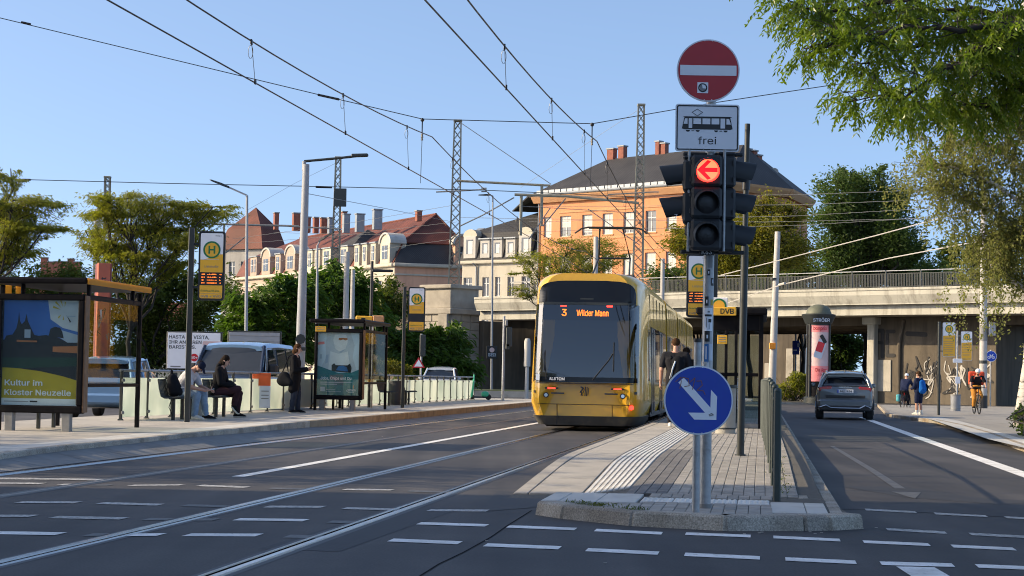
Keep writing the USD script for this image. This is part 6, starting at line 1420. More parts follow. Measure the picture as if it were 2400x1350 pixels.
# passenger sections
mods = [(2.6, 10.2), (10.9, 17.6), (18.3, 25.0), (25.7, 32.5)]
for i, (a, b) in enumerate(mods):
    ring = tsec(HW, .30, 3.56)
    part(tram, 'body', loft([[(x, y, z) for x, z in ring] for y in (a, b)]), 'tram_yellow', 42)
    if i < 3:
        part(tram, 'bellows', loft([[(x * .93, y, .35 + (z - .35) * .96) for x, z in ring] for y in (b, b + .70)]), 'bellows', 42)
        for j in range(5): part(tram, 'bellows_fold', loft([[(x * .955, y, .35 + (z - .35) * .975) for x, z in ring] for y in (b + .08 + j * .13, b + .13 + j * .13)]), 'bellows', 42)
    for s in (-1, 1):                                   # a dark band of windows and doors down both sides
        def sb(y0, y1, z0, z1, out, mat, nm):
            x0, x1 = s * (HW - .03), s * (HW + out); v, f = rb(min(x0, x1), max(x0, x1), y0, y1, z0, z1, .01); v = v.copy(); v[:, 0] -= s * .03 * np.clip((v[:, 2] - 1.3) / 1.2, 0, 2); return part(tram, nm, (v, f), mat)
        if i == 0:
            sb(a - .75, a - .33, 1.15, 2.35, .006, 'black_paint', 'cab_window_frame'); sb(a - .71, a - .37, 1.2, 2.3, .012, 'tram_black', 'cab_side_window')
        L = b - a; d0 = [a + .45, a + L * .55] if i < 3 else [a + .6, a + 3.6]
        sb(a + .1, b - .1, 1.02, 2.45, .004, 'tram_black', 'window_band')
        for d in d0:
            for q in range(2):
                y0 = d + q * .68
                sb(y0, y0 + .66, .36, 2.42, .016, 'tram_glass' if 0 else 'black_paint', 'door_leaf'); sb(y0 + .07, y0 + .59, .62, 2.32, .021, 'tram_black', 'door_glass')
                if q: sb(y0 - .03, y0 + .01, .45, 2.4, .03, 'dark_paint', 'door_seal')
        ww = [d0[0] + 1.5, d0[1] - .15, d0[1] + 1.5, b - .2]
        for y0, y1 in ((ww[0], ww[1]), (ww[2], ww[3])):
            k_ = max(1, int((y1 - y0) / 1.25))
            for q in range(k_): sb(y0 + q * (y1 - y0) / k_ + .04, y0 + (q + 1) * (y1 - y0) / k_ - .04, 1.12, 2.36, .010, 'car_glass', 'window')
        for y in np.arange(a + .02, b, (b - a) / 5.): sb(y, y + .014, 2.5, 3.2, .003, 'sign_black', 'panel_gap')
        sb(a, b, .30, .40, .004, 'tram_skirt', 'sill')
    part(tram, 'roof_box', MB().add(rb(-.85, .85, a + 1.2, a + 3.0, 3.45, 3.74, .06)).add(rb(-.8, .8, a + 3.6, b - .8, 3.45, 3.70, .06)), 'tram_skirt')
    part(tram, 'bogie', MB().add(rb(-1.0, 1.0, (a + b) / 2 - 1.1, (a + b) / 2 + 1.1, .08, .35, .05)), 'sign_black')
    for y in ((a + b) / 2 - .8, (a + b) / 2 + .8):
        for s in (-1, 1): part(tram, 'wheel', mv(rot(lathe([(0, -.06), (.3, -.06), (.3, .05), (.33, .06), (0, .07)], 20), 0, 0, s * math.pi / 2), s * .725, y, .31), 'rail_side')
part(tram, 'bogie', rb(-1.0, 1.0, .9, 2.5, .08, .36, .05), 'sign_black')
# pantograph
pan = [(-.55, 7.4, 3.72), (.55, 7.4, 3.72)]
mb = MB()
for s in (-1, 1): mb.add(tube([(s * .5, 6.6, 3.75), (s * .42, 8.1, 4.42), (s * .30, 6.9, 5.12)], .026, 6))
mb.add(tube([(-.42, 8.1, 4.42), (.42, 8.1, 4.42)], .026, 6)).add(rb(-.55, .55, 6.4, 7.6, 3.70, 3.80, .02))
part(tram, 'pantograph_arm', mb, 'dark_paint'); part(tram, 'pantograph_head', MB().add(tube([(-.95, 6.8, 4.98), (-.78, 6.8, 5.1), (-.6, 6.8, 5.14), (.6, 6.8, 5.14), (.78, 6.8, 5.1), (.95, 6.8, 4.98)], .024, 6)).add(tube([(-.6, 7.05, 5.14), (.6, 7.05, 5.14)], .024, 6)), 'dark_paint')
# ------------------------------------------------------------------ glass fence, shelters, benches, bins, island fence
def gfence(x, y): return T(x, y, float(zl(y)))
fo = T(-12.17, 33.9, .22)
fence = thing('glass_railing', 'railing of frosted glass panels and dark posts along the back of the tram platform', 'railing', fo, -TA)
fy = np.arange(33.9, 77.6, 1.5)
for i, y in enumerate(fy):
    d = y - fy[0]
    p = part(fence, 'post', MB().add(rb(-.03, .03, d - .022, d + .022, -.05, .98, .008)).add(rb(-.05, .05, d - .04, d + .04, -.03, .03, .01)), 'dark_paint')
    part(p, 'clamp', MB().add(rb(.02, .055, d - .05, d + .05, .74, .80, .01)).add(rb(.02, .055, d - .05, d + .05, .12, .18, .01)), 'galv_dull')
    if i < len(fy) - 1: part(fence, 'glass_panel', rb(-.008, .004, d + .035, d + 1.465, .06, .82, .003), 'frosted')
part(fence, 'handrail', tube([(0, -.1, .96), (0, fy[-1] - fy[0] + .1, .96)], .028, 10), 'galvanised', 40)
pn = gfence(-12.1, 43.6); k = 1
t = thing('orange_notice', 'orange and white notice hung on the glass railing between the seated and the standing person', 'notice', pn, -TA + .25)
part(t, 'orange_sheet', rb(-.22, .22, -.02, 0, .64, .95, .005), 'orange_film'); part(t, 'white_sheet', rb(-.05, .22, -.022, -.004, .1, .64, .005), 'poster_white')
for z in (.5, .4, .32): part(t, 'print_line', rb(0, .18, -.026, -.02, z, z + .02, .002), 'grey_ink')

def shelter(label, loc, rz, W, L, H, poster, yellow):
    """Local frame: poster case across the near end (x from -W to 0), glass down the track side at x = 0."""
    t = thing('tram_shelter', label, 'shelter', loc, rz)
    ps = [(-W + .06, .05), (-.06, .05)]
    for x in (-W + .22, -.26): part(t, 'case_foot', rb(x - .07, x + .07, -.04, .08, -.05, .3, .01), 'galv_dull')
    c = part(t, 'poster_case', MB().add(rb(-W, 0, .03, .15, .28, 2.16, .025)).add(rb(-W, 0, -.06, .03, .28, .40, .02)).add(rb(-W, 0, -.06, .03, 2.06, 2.16, .02)).add(rb(-W, -W + .07, -.06, .03, .40, 2.06, .02)).add(rb(-.10, 0, -.06, .03, .40, 2.06, .02)), 'shelter_frame')
    part(t, 'case_strip', rb(.002, .03, -.05, .13, .30, 2.14, .008), 'wood')
    part(t, 'case_glass', bb(-W + .07, -.10, -.045, -.041, .40, 2.06), 'glass')
    poster(c, -W + .07, -.10, .40, 2.06, .022)
    for x, y in ((0.0, L), (-W, L), (-W, .1)): part(t, 'post', rb(x - .035, x + .035, y - .035, y + .035, -.05, H - .12, .01), 'shelter_frame')
    for x in (0., -W):
        part(t, 'side_glass', bb(x - .006, x + .006, .16, L - .05, .75 if x == 0 else .35, 2.08), 'dirty_glass')
        part(t, 'side_rail', rb(x - .025, x + .025, .15, L, 2.08, 2.16, .01), 'shelter_frame'); part(t, 'side_rail', rb(x - .025, x + .025, .15, L, .70 if x == 0 else .3, .76 if x == 0 else .36, .01), 'shelter_frame')
    part(t, 'roof_bracket', MB().add(rb(-.03, .03, .1, .16, 2.1, H - .1, .01)).add(rb(-.03, .03, L - .4, L - .34, 2.1, H - .1, .01)).add(rb(-W + .3, -W + .36, .1, .16, 2.1, H - .1, .01)), 'shelter_frame')
    r = part(t, 'roof', MB().add(rb(-W - .15, .06, -.12, L + .35, H - .10, H, .03)), 'shelter_frame')
    part(r, 'roof_light', mv(ball((-W * .6, L * .4, H), .42, 8, (1.2, 1.2, .12)), 0, 0, 0), 'galv_dull', 40)
    if yellow: part(r, 'yellow_fascia', rb(.062, .085, -.11, L + .34, H - .105, H - .005, .008), 'yellow_acrylic')
    part(t, 'seat_bench', MB().add(rb(-W + .1, -W + .45, .7, L - .5, .42, .46, .01)).add(rb(-W + .25, -W + .31, 1.0, 1.06, 0, .42, .01)).add(rb(-W + .25, -W + .31, L - .9, L - .84, 0, .42, .01)), 'dark_paint')
    return t
def poster_church(c, x0, x1, z0, z1, y):
    w, h = x1 - x0, z1 - z0; f = lambda u, v: (x0 + u * w, z1 - v * h)
    n = [0]
    def pl(pts, m, nm='print'): n[0] += 1; part(c, nm, plate(xz([f(*p) for p in pts]).buffer(0).intersection(shapely.box(x0, z0, x1, z1)), .0012, y - .002 - n[0] * .0006), m)
    pl([(0, 0), (1, 0), (1, .62), (0, .62)], 'poster_sky', 'poster_sheet'); pl([(0, .38), (1, .38), (1, .96), (0, .96)], 'poster_dark')
    pl([(.58, 0), (1, 0), (1, .30), (.78, .26), (.62, .18)], 'poster_cloud'); pl([(.66, .26), (1, .33), (1, .40), (.85, .40), (.7, .33)], 'poster_shade')
    pl([(0, .40), (.04, .34), (.12, .33), (.17, .27), (.19, .20), (.20, .11), (.215, .20), (.24, .23), (.28, .20), (.30, .13), (.32, .20), (.36, .26), (.41, .33), (.47, .34), (.56, .33), (.66, .34), (.75, .36), (.85, .40)], 'poster_dark')
    pl([(.60, .34), (.62, .27), (.68, .25), (.75, .26), (.78, .30), (.80, .36)], 'poster_dark'); pl([(.28, .28), (.36, .28), (.36, .36), (.28, .36)], 'poster_shade'); pl([(.66, .44), (1, .43), (1, .50), (.66, .49)], 'poster_glow'); pl([(.18, .38), (.45, .385), (.45, .40), (.18, .40)], 'poster_glow')
    pl([(0, .55), (1, .54), (1, .62), (0, .66)], 'poster_green'); pl([(0, .645), (.2, .65), (.5, .675), (.8, .72), (1, .76), (1, .935), (0, .935)], 'poster_mustard'); pl([(0, .935), (1, .935), (1, 1), (0, 1)], 'poster_white')
    for a0, r0, r1, mt in ((200, .05, .16, 'poster_mustard'), (225, .05, .17, 'poster_mustard'), (250, .05, .16, 'poster_mustard'), (60, .06, .17, 'poster_dark'), (95, .06, .12, 'poster_mustard'), (130, .06, .12, 'poster_mustard'), (275, .05, .12, 'poster_mustard')):
        a = math.radians(a0); q = np.array([.80, .10]); dv = np.array([math.cos(a), math.sin(a) * .72]); nn = np.array([-dv[1], dv[0]]) * .012
        pl([q + dv * r0, q + dv * r1 + nn, q + dv * r1 - nn], mt)
    pl([(.83, .145), (.95, .145), (.95, .155), (.83, .155)], 'poster_shade')
    q = f(.04, .78); part(c, 'poster_text', text('Kultur im', .085, x=q[0], z=q[1] - .055, y=y - .016, bold=True, width=w * .50), 'poster_white'); q = f(.04, .88); part(c, 'poster_text', text('Kloster Neuzelle', .085, x=q[0], z=q[1] - .04, y=y - .016, bold=True, width=w * .88), 'poster_white')
    pl([(.04, .962), (.36, .962), (.36, .968), (.04, .968)], 'grey_ink'); pl([(.38, .957), (.48, .957), (.48, .97), (.38, .97)], 'sign_black')
def poster_jobs(c, x0, x1, z0, z1, y):
    w, h = x1 - x0, z1 - z0; f = lambda u, v: (x0 + u * w, z1 - v * h); n = [0]
    def pl(pts, m, nm='print', b=0): n[0] += 1; part(c, nm, plate(xz([f(*p) for p in pts]).buffer(b).intersection(shapely.box(x0, z0, x1, z1)), .0012, y - .002 - n[0] * .0006), m)
    pl([(0, 0), (1, 0), (1, 1), (0, 1)], 'poster_mist', 'poster_sheet')
    pl([(.22, .0), (.78, .0), (.88, .2), (.84, .4), (.95, .62), (.05, .62), (.2, .4), (.18, .18)], 'poster_cloud'); pl([(.40, .03), (.66, .03), (.72, .12), (.66, .26), (.52, .30), (.42, .26), (.36, .12)], 'coat_pale')
    pl([(.30, .30), (.5, .34), (.72, .30), (.80, .60), (.26, .60)], 'coat_pale'); pl([(.50, .085), (.70, .085), (.71, .11), (.66, .125), (.60, .11), (.53, .125), (.49, .11)], 'poster_glow')
    pl([(.38, .26), (.5, .31), (.66, .26), (.55, .33)], 'poster_shade'); pl([(0, .155), (.15, .145), (.16, .185), (0, .20)], 'poster_pink'); pl([(.06, .35), (.10, .35), (.10, .42), (.06, .42)], 'poster_shade'); pl([(.2, .36), (.26, .35), (.25, .48), (.18, .50)], 'poster_shade')
    pl([(.34, .52), (.40, .49), (.44, .52), (.72, .52), (.78, .49), (.82, .56), (.80, .64), (.34, .62)], 'sign_black'); pl([(.44, .60), (.5, .54), (.6, .525), (.7, .55), (.74, .62)], 'poster_blue')
    pl([(0, .53), (.5, .645), (.8, .64), (1, .585), (1, 1), (0, 1)], 'poster_teal')
    q = f(.08, .74); part(c, 'poster_text', text('Jobs, Chips und Du', .075, x=q[0], z=q[1] - .02, y=y - .014, bold=True, width=w * .74), 'poster_white')
    for v, u1 in ((.79, .84), (.82, .48)): pl([(.08, v), (u1, v), (u1, v + .012), (.08, v + .012)], 'poster_shade')
    pl([(.08, .87), (.19, .87), (.19, .94), (.08, .94)], 'poster_shade'); pl([(.22, .91), (.44, .91), (.44, .918), (.22, .918)], 'poster_shade'); pl([(.22, .935), (.58, .935), (.58, .943), (.22, .943)], 'poster_shade')
    q = f(.75, .935); part(c, 'poster_text', text('infineon', .05, x=q[0], z=q[1], y=y - .014, width=w * .17), 'poster_white'); a = np.linspace(.6, 5.2, 18); part(c, 'logo_arc', plate(stroke([(q[0] + .09 + .13 * math.cos(s), q[1] + .012 + .045 * math.sin(s)) for s in a], .008), .001, y - .0145), 'poster_white'); pl([(.86, .84), (.89, .84), (.885, .89), (.865, .89)], 'poster_glow')
s1 = G(192, 1012, .2); shelter('nearer tram shelter with the church poster and a yellow roof edge', s1, -TA, 1.42, 2.55, 2.42, poster_church, True)
s2 = GY(848, 48.6, .23); shelter('farther tram shelter with the teal Jobs, Chips und Du poster', s2, -TA, 1.30, 3.0, 2.42, poster_jobs, False)
o = GY(862, 53, .23); k = 53 / FPX
t = thing('roof_sign', 'yellow sign boxes standing above the roof of the farther shelter', 'sign', o)
a, b = P(834, 756, 53) - o, P(874, 741, 53) - o; part(t, 'box', rb(a[0], b[0], -.1, .1, a[2], b[2], .02), 'yellow_film'); part(t, 'dark_window', rb(a[0] + .16, a[0] + .28, -.108, -.1, a[2] + .02, b[2] - .06, .003), 'sign_black')
a, b = P(875, 755, 53) - o, P(900, 740, 53) - o; part(t, 'box', rb(a[0], b[0], -.14, .1, a[2], b[2], .02), 'orange_trim'); part(t, 'stand', tube([(.1, 0, 0), (.1, 0, b[2])], .03, 8), 'galvanised')
t = thing('line_plate', 'small yellow line plate under the roof of the farther shelter', 'sign', P(752, 771, 48.5)); part(t, 'plate', rb(-.14, .14, -.01, .01, -.07, .07, .004), 'yellow_film'); part(t, 'print', MB().add(plate(rrect(.2, .012, .003, 0, .03), .001, -.0105)).add(plate(rrect(.2, .012, .003, 0, -.01), .001, -.0105)), 'grey_ink')
# yellow lit panels under the near shelter's roof
t = thing('shelter_panel', 'yellow lit information panels under the roof of the nearer shelter', 'panel', P(30, 683, 30.4)); part(t, 'panel', rb(-.32, -.02, -.02, .02, -.1, .1, .01), 'yellow_acrylic'); part(t, 'panel', rb(.05, .13, -.02, .02, -.1, .1, .01), 'yellow_acrylic')
def bench(label, loc, rz, n, group=None):
    """A row of slatted single seats, facing +x; the seats follow each other along y."""
    t = thing('bench_seats', label, 'bench', loc, rz, group)
    for i in range(n):
        y = i * .56
        s = part(t, 'seat', MB(), 'dark_paint') if 0 else None
        for q in range(7):
            yy = y - .24 + q * .075
            pts = [(-.24, yy, .80), (-.21, yy, .62), (-.17, yy, .47), (-.10, yy, .435), (.10, yy, .445), (.20, yy, .455), (.235, yy, .43)]
            part(t, 'slat', tube(pts, .017, 5), 'dark_paint')
        part(t, 'seat_frame', MB().add(tube([(-.24, y - .25, .78), (-.24, y + .22, .78)], .014, 6)).add(tube([(.0, y - .25, .425), (.0, y + .22, .425)], .02, 6)).add(tube([(.2, y - .25, .44), (.2, y + .22, .44)], .014, 6)), 'dark_paint')
        part(t, 'leg', rb(-.03, .03, y - .05, y + .03, -.02, .43, .008), 'dark_paint')
    return t
def bin_(label, loc, r, h, mat, rim='dark_paint', cat='bin', taper=.96):
    t = thing('litter_bin', label, cat, loc)
    part(t, 'drum', lathe([(0, 0), (r * taper, 0), (r * taper, .03), (r, h - .06), (0, h - .06)], 24), mat, 40); part(t, 'rim', lathe([(r * .8, h - .07), (r * 1.04, h - .06), (r * 1.04, h), (r * .84, h), (r * .8, h - .1)], 24), rim, 40)
    part(t, 'band', lathe([(r * 1.0, .08), (r * 1.02, .085), (r * 1.02, .10), (r * 1.0, .105)], 24), rim, 40)
    return t
b1 = T(-11.42, toT(GY(425, 36.0))[1], .222); bench('bench row with the black backpack and the man in the cap', b1, -TA, 3)
b2 = b1 + np.array([.40, 2.75, .004]); bench('bench row on which the person in black sits', b2, -TA, 2)
bin_('pale concrete bin between the two occupied bench rows', GY(468, 37.5, .224), .155, .62, 'bin_concrete', 'bin_concrete')
b3 = GY(903, 57.6, .228); bench('bench seats left of the dark bin beyond the second shelter', b3, -TA, 2); b4 = GY(950, 60.5, .228); bench('bench seats right of the dark bin beyond the second shelter', b4, -TA, 2)
bin_('dark bin between the empty benches', GY(928, 59.6, .228), .26, .80, 'bin_dark')
ib = GY(1700, 33.3, .228); bin_('cylindrical bin with dark lid behind the blue sign on the island', ib, .19, .88, 'bin_concrete')
bin_('grey litter bin beside the smaller bus stop sign', GY(2239.5, 78, .107), .21, .70, 'bin_grey', 'galv_dull')
# shelter on the island
so = T(-1.15, 37.6, .228); t = thing('island_shelter', 'dark framed glass shelter with yellow sign on the island platform', 'shelter', so, -TA)
W, L, H = 1.12, 4.2, 2.3
for x in (0, W):
    for y in (0, 1.4, 2.8, L): part(t, 'post', rb(x - .045, x + .045, y - .045, y + .045, -.05, H, .01), 'shelter_frame')
for x in (.42, .62): part(t, 'mullion', rb(x - .03, x + .03, -.03, .03, 0, H, .01), 'shelter_frame')
part(t, 'roof', MB().add(rb(-.2, W + .12, -.2, L + .3, H, H + .14, .03)).add(rb(-.02, W + .02, -.03, .03, H - .32, H, .01)), 'shelter_frame')
part(t, 'end_glass', bb(.05, W - .05, -.006, .006, .12, H - .32), 'dirty_glass'); part(t, 'end_glass', bb(.05, W - .05, L - .006, L + .006, .12, H - .32), 'dirty_glass')
for y in (0, 1.4, 2.8): part(t, 'side_glass', bb(W - .006, W + .006, y + .05, y + 1.35, .12, H - .1), 'dirty_glass')
part(t, 'cross_rail', MB().add(rb(.05, W - .05, -.035, .035, 1.05, 1.12, .01)).add(rb(W - .03, W + .03, .05, L, 1.05, 1.12, .01)), 'shelter_frame')
part(t, 'base_rail', rb(0, W, -.04, .04, 0, .1, .01), 'galv_dull')
part(t, 'seat', rb(.45, .95, .9, 3.2, .52, .57, .015), 'pole_grey'); part(t, 'seat_post', MB().add(cyl(.72, 1.1, 0, .52, .05)).add(cyl(.72, 3.0, 0, .52, .05)), 'shelter_frame')
part(t, 'yellow_sign', rb(.12, .62, -.30, -.21, H - .03, H + .14, .015), 'yellow_film'); part(t, 'sign_text', text('DVB', .10, x=.30, z=H + .01, y=-.301, bold=True), 'sign_black')
part(t, 'roundel_board', rb(.1, .44, -.19, -.16, H + .02, H + .34, .015), 'white_film'); part(t, 'roundel', mv(disc(.15, .002, 24, 0, 0, 0), -.15 + .42, -.191, H + .17), 'green_film'); part(t, 'roundel_face', mv(disc(.115, .002, 24, 0, 0, 0), -.15 + .42, -.1935, H + .17), 'yellow_film')
part(t, 'yellow_notice', rb(.24, .44, -.06, -.045, 1.70, 1.88, .006), 'yellow_film')
for i in range(3): part(t, 'notice_line', rb(.27, .41, -.064, -.06, 1.74 + i * .045, 1.755 + i * .045, .001), 'grey_ink')
r_ = R(88)
for i in range(14): part(t, 'scribble', plate(stroke([(.6 + r_.normal() * .06 + j * .02, .5 + .12 * (i % 4) + r_.normal() * .09) for j in range(5)], .012), .001, -.008 - i * .0004), 'poster_cloud')
# island fence
io = T(.14, 16.55, .113); isf = thing('island_fence', 'dark green railing along the carriageway edge of the island', 'fence', io, -TA + .0065)
yp = np.arange(0, 20.4, 1.85)
for i, y in enumerate(yp):
    zb = float(zi(.14, 16.55 + y)) - .113
    p = part(isf, 'post', MB().add(rb(-.034, .034, y - .03, y + .03, zb - .05, .97 + zb, .012)), 'fence_paint')
    part(p, 'post_cap', MB().add(ball((0, y, .97 + zb), .034, 6, (1, .9, .9))), 'fence_paint', 50)
    if i < len(yp) - 1:
        e = yp[i + 1]; zn = float(zi(.14, 16.55 + e)) - .113
        for z in (.16, .86): part(isf, 'rail', (lambda v: (np.c_[v[0][:, :2], v[0][:, 2] + zb + (zn - zb) * np.clip((v[0][:, 1] - y) / 1.85, 0, 1)], v[1]))(rb(-.016, .016, y + .03, e - .03, z - .016, z + .016, .004)), 'fence_paint')
        for q in np.linspace(y + .16, e - .16, 12):
            zz_ = zb + (zn - zb) * (q - y) / 1.85; part(isf, 'bar', bb(-.008, .008, q - .008, q + .008, .17 + zz_, .85 + zz_), 'fence_paint')
# weeds at the kerb joints
r_ = R(90); c = []
for px, py in [(1385, 1186), (1400, 1188), (1420, 1188), (1370, 1184), (1490, 1196), (1500, 1197), (1350, 1181), (1455, 1193)]:
    q = G(px, py, .11); c.append(q + r_.normal(size=(22, 3)) * [.05, .02, .0] + np.c_[np.zeros((22, 2)), r_.random(22) * .03])
for y in np.arange(17.5, 33, .5):
    q = T(.2, y, float(zi(.2, y))); c.append(q + r_.normal(size=(12, 3)) * [.04, .12, 0] + np.c_[np.zeros((12, 2)), r_.random(12) * .03])
solo('weeds', leaves(np.vstack(c), .035, .008, r_, -.9), 'leaf_locust_green', 'tufts of weeds in the joints of the island paving', 'weeds', kind='stuff')
r_ = R(91); mb = MB()
for _ in range(18):
    px, py = [(r_.uniform(1660, 1960), r_.uniform(1247, 1252)), (r_.uniform(300, 2300), r_.uniform(1010, 1330))][_ > 5]
    q = G(px, py); mb.add(mv(rb(-.011, .011, -.008, .008, 0, .006, .002), *q))
solo('litter', mb, 'slab', 'scraps of paper and leaves scattered on the asphalt', 'litter', kind='stuff')
# ------------------------------------------------------------------ cars, bicycles, scooter
def shell(secs, n=9, p=2.6):
    """Car body: per station (y, half width, bottom z, shoulder z) a rounded half section closed over the top."""
    rings = []
    for y, w, zb, zt, bulge in secs:
        h = zt - zb
        half = [(w * .90, 0), (w * .975, .10 * h), (w, .35 * h), (w * 1.0, .62 * h), (w * .985, .82 * h), (w * .95, .95 * h), (w * .86, 1.0 * h), (w * .45, h * (1 + bulge)), (0, h * (1 + bulge * 1.3))]
        ring = [(x, y, zb + z) for x, z in half] + [(-x, y, zb + z) for x, z in half[-2::-1]]
        rings.append(ring)
    return loft(rings)
def wheel(t, x, y, r, s, w=.22):
    k = part(t, 'wheel', mv(rot(lathe([(0, -w / 2), (r * .92, -w / 2), (r, -w / 2 + .03), (r, w / 2 - .03), (r * .92, w / 2), (0, w / 2)], 24), 0, 0, math.pi / 2), x, y, r), 'rubber', 40)
    part(k, 'rim', mv(rot(lathe([(0, 0), (r * .62, .0), (r * .62, .02), (0, .03)], 20), 0, 0, s * math.pi / 2), x + s * w / 2, y, r), 'chrome', 40)
def house_of(secs):                                    # greenhouse: (y, half width low, z low, half width top, z top)
    return loft([[(w0, y0, z0), (w1 * 1.0, y1, z1 - .10), (w1 * .93, y1, z1 - .02), (w1 * .6, y1, z1 + .02), (0, y1, z1 + .03), (-w1 * .6, y1, z1 + .02), (-w1 * .93, y1, z1 - .02), (-w1, y1, z1 - .10), (-w0, y0, z0)] for y0, w0, z0, y1, w1, z1 in secs])
# grey SUV seen from behind, local -y is its rear
so = GY(1977, 61.8); t = thing('grey_suv', 'grey sport utility car driving away in the right lane', 'car', so, -TA - .02)
part(t, 'body', shell([(-2.18, .80, .42, .98, .0), (-2.12, .86, .34, 1.06, .01), (-1.8, .91, .26, 1.12, .01), (-1.0, .92, .24, 1.10, .01), (.4, .92, .24, 1.06, .01), (1.3, .91, .26, 1.00, .03), (1.9, .87, .30, .90, .04), (2.2, .74, .36, .72, .03)]), 'car_grey', 35)
part(t, 'greenhouse', house_of([(-2.02, .80, 1.0, -1.72, .60, 1.47), (-1.85, .83, 1.04, -1.45, .64, 1.53), (-.6, .84, 1.04, -.5, .66, 1.57), (.5, .83, 1.02, .2, .65, 1.55), (1.35, .80, .98, .6, .60, 1.47)]), 'car_glass', 35)
part(t, 'roof', loft([[(x * w, y, z + dz) for x, dz in ((-1, -.06), (-.92, .0), (-.5, .045), (0, .055), (.5, .045), (.92, 0), (1, -.06), (.9, -.08), (-.9, -.08))] for y, w, z in ((-1.83, .58, 1.48), (-1.5, .645, 1.53), (-.5, .67, 1.57), (.3, .655, 1.55), (.62, .60, 1.48))]), 'car_grey', 35)
part(t, 'roof_spoiler', rb(-.58, .58, -1.98, -1.66, 1.46, 1.51, .02), 'car_grey')
for s in (-1, 1):
    part(t, 'pillar', MB().add(tube([(s * .82, -2.04, 1.02), (s * .73, -1.92, 1.28), (s * .61, -1.76, 1.47)], [.07, .06, .05], 8)).add(tube([(s * .84, -.6, 1.05), (s * .68, -.5, 1.53)], .03, 6)), 'car_grey', 50)
    part(t, 'roof_rail', tube([(s * .58, -1.6, 1.53), (s * .59, -1.5, 1.585), (s * .59, .2, 1.61), (s * .58, .35, 1.56)], .016, 6), 'chrome')
    l = part(t, 'tail_lamp', rot(rb(s * .42 if s > 0 else -.84, .84 if s > 0 else -.42, -2.17, -2.05, .93, 1.07, .03), 0, 0, s * .10, at=(s * .6, 0, 1.0)), 'tail_red'); part(l, 'lamp_strip', rb(min(s * .5, s * .8), max(s * .5, s * .8), -2.178, -2.16, .975, .995, .004), 'tail_red')
    part(t, 'mirror', rb(min(s * .93, s * 1.08), max(s * .93, s * 1.08), .62, .78, 1.05, 1.19, .04), 'car_grey'); part(t, 'reflector', rb(min(s * .62, s * .8), max(s * .62, s * .8), -2.19, -2.15, .47, .51, .01), 'tail_red')
    for y in (-1.33, 1.35): wheel(t, s * .80, y, .34, s, .24)
    part(t, 'wheel_arch', MB().add(tube([(s * .915, -1.33 + .42 * math.cos(a), .34 + .42 * math.sin(a)) for a in np.linspace(0, math.pi, 12)], .035, 6)), 'plastic', 40)
part(t, 'rear_window_edge', MB().add(tube([(-.70, -2.06, 1.12), (.70, -2.06, 1.12)], .018, 6)), 'car_grey')
part(t, 'rear_bumper', MB().add(rb(-.86, .86, -2.25, -2.0, .40, .66, .06)), 'car_grey'); part(t, 'bumper_recess', rb(-.80, .80, -2.262, -2.2, .30, .47, .04), 'plastic'); part(t, 'lower_trim', MB().add(tube([(-.82, -2.265, .40), (-.62, -2.275, .47), (-.45, -2.28, .38), (.45, -2.28, .38), (.62, -2.275, .47), (.82, -2.265, .40)], .02, 6)), 'chrome')
part(t, 'boot_crease', rb(-.66, .66, -2.195, -2.1, .68, .82, .04), 'plastic'); pl_ = part(t, 'number_plate', rb(-.26, .26, -2.20, -2.18, .87, .98, .008), 'white_film'); part(pl_, 'plate_strip', rb(-.258, -.215, -2.204, -2.2, .873, .977, .001), 'blue_film'); part(pl_, 'plate_text', text('MEI 934', .065, cx=.02, z=.895, y=-2.201, bold=True, width=.38), 'sign_black')
part(t, 'car_name', text('SKODA', .045, cx=0, z=1.03, y=-2.175, width=.42), 'chrome'); part(t, 'aerial', mv(ball((0, 0, 0), .05, 6, (.5, 1.4, .9)), 0, -1.4, 1.60), 'dark_paint')
# dark van behind the glass railing, facing the camera
vo = GY(566, 49.5); t = thing('dark_van', 'dark blue van with a large windscreen parked behind the glass railing', 'van', vo, -TA + .02)
part(t, 'body', shell([(-2.4, .78, .35, .95, .03), (-2.25, .90, .28, 1.06, .03), (-1.6, .96, .26, 1.16, .02), (0, .97, .26, 1.14, 0), (2.4, .96, .28, 1.14, 0), (2.5, .9, .34, 1.1, 0)]), 'car_dark', 35)
part(t, 'windscreen', house_of([(-1.62, .88, 1.12, -.92, .78, 1.86), (-1.3, .90, 1.12, -.70, .80, 1.90)]), 'van_glass', 35)
part(t, 'cabin', house_of([(-1.28, .94, 1.12, -.72, .81, 1.92), (.2, .96, 1.12, .2, .84, 1.97), (2.45, .95, 1.1, 2.3, .83, 1.94)]), 'car_dark', 35)
part(t, 'roof', loft([[(x * w, y, z + dz) for x, dz in ((-1, -.10), (-.93, .0), (-.5, .035), (0, .045), (.5, .035), (.93, 0), (1, -.10), (.9, -.12), (-.9, -.12))] for y, w, z in ((-.95, .79, 1.88), (-.6, .83, 1.95), (.5, .855, 1.985), (2.3, .845, 1.96))]), 'car_blue', 35)
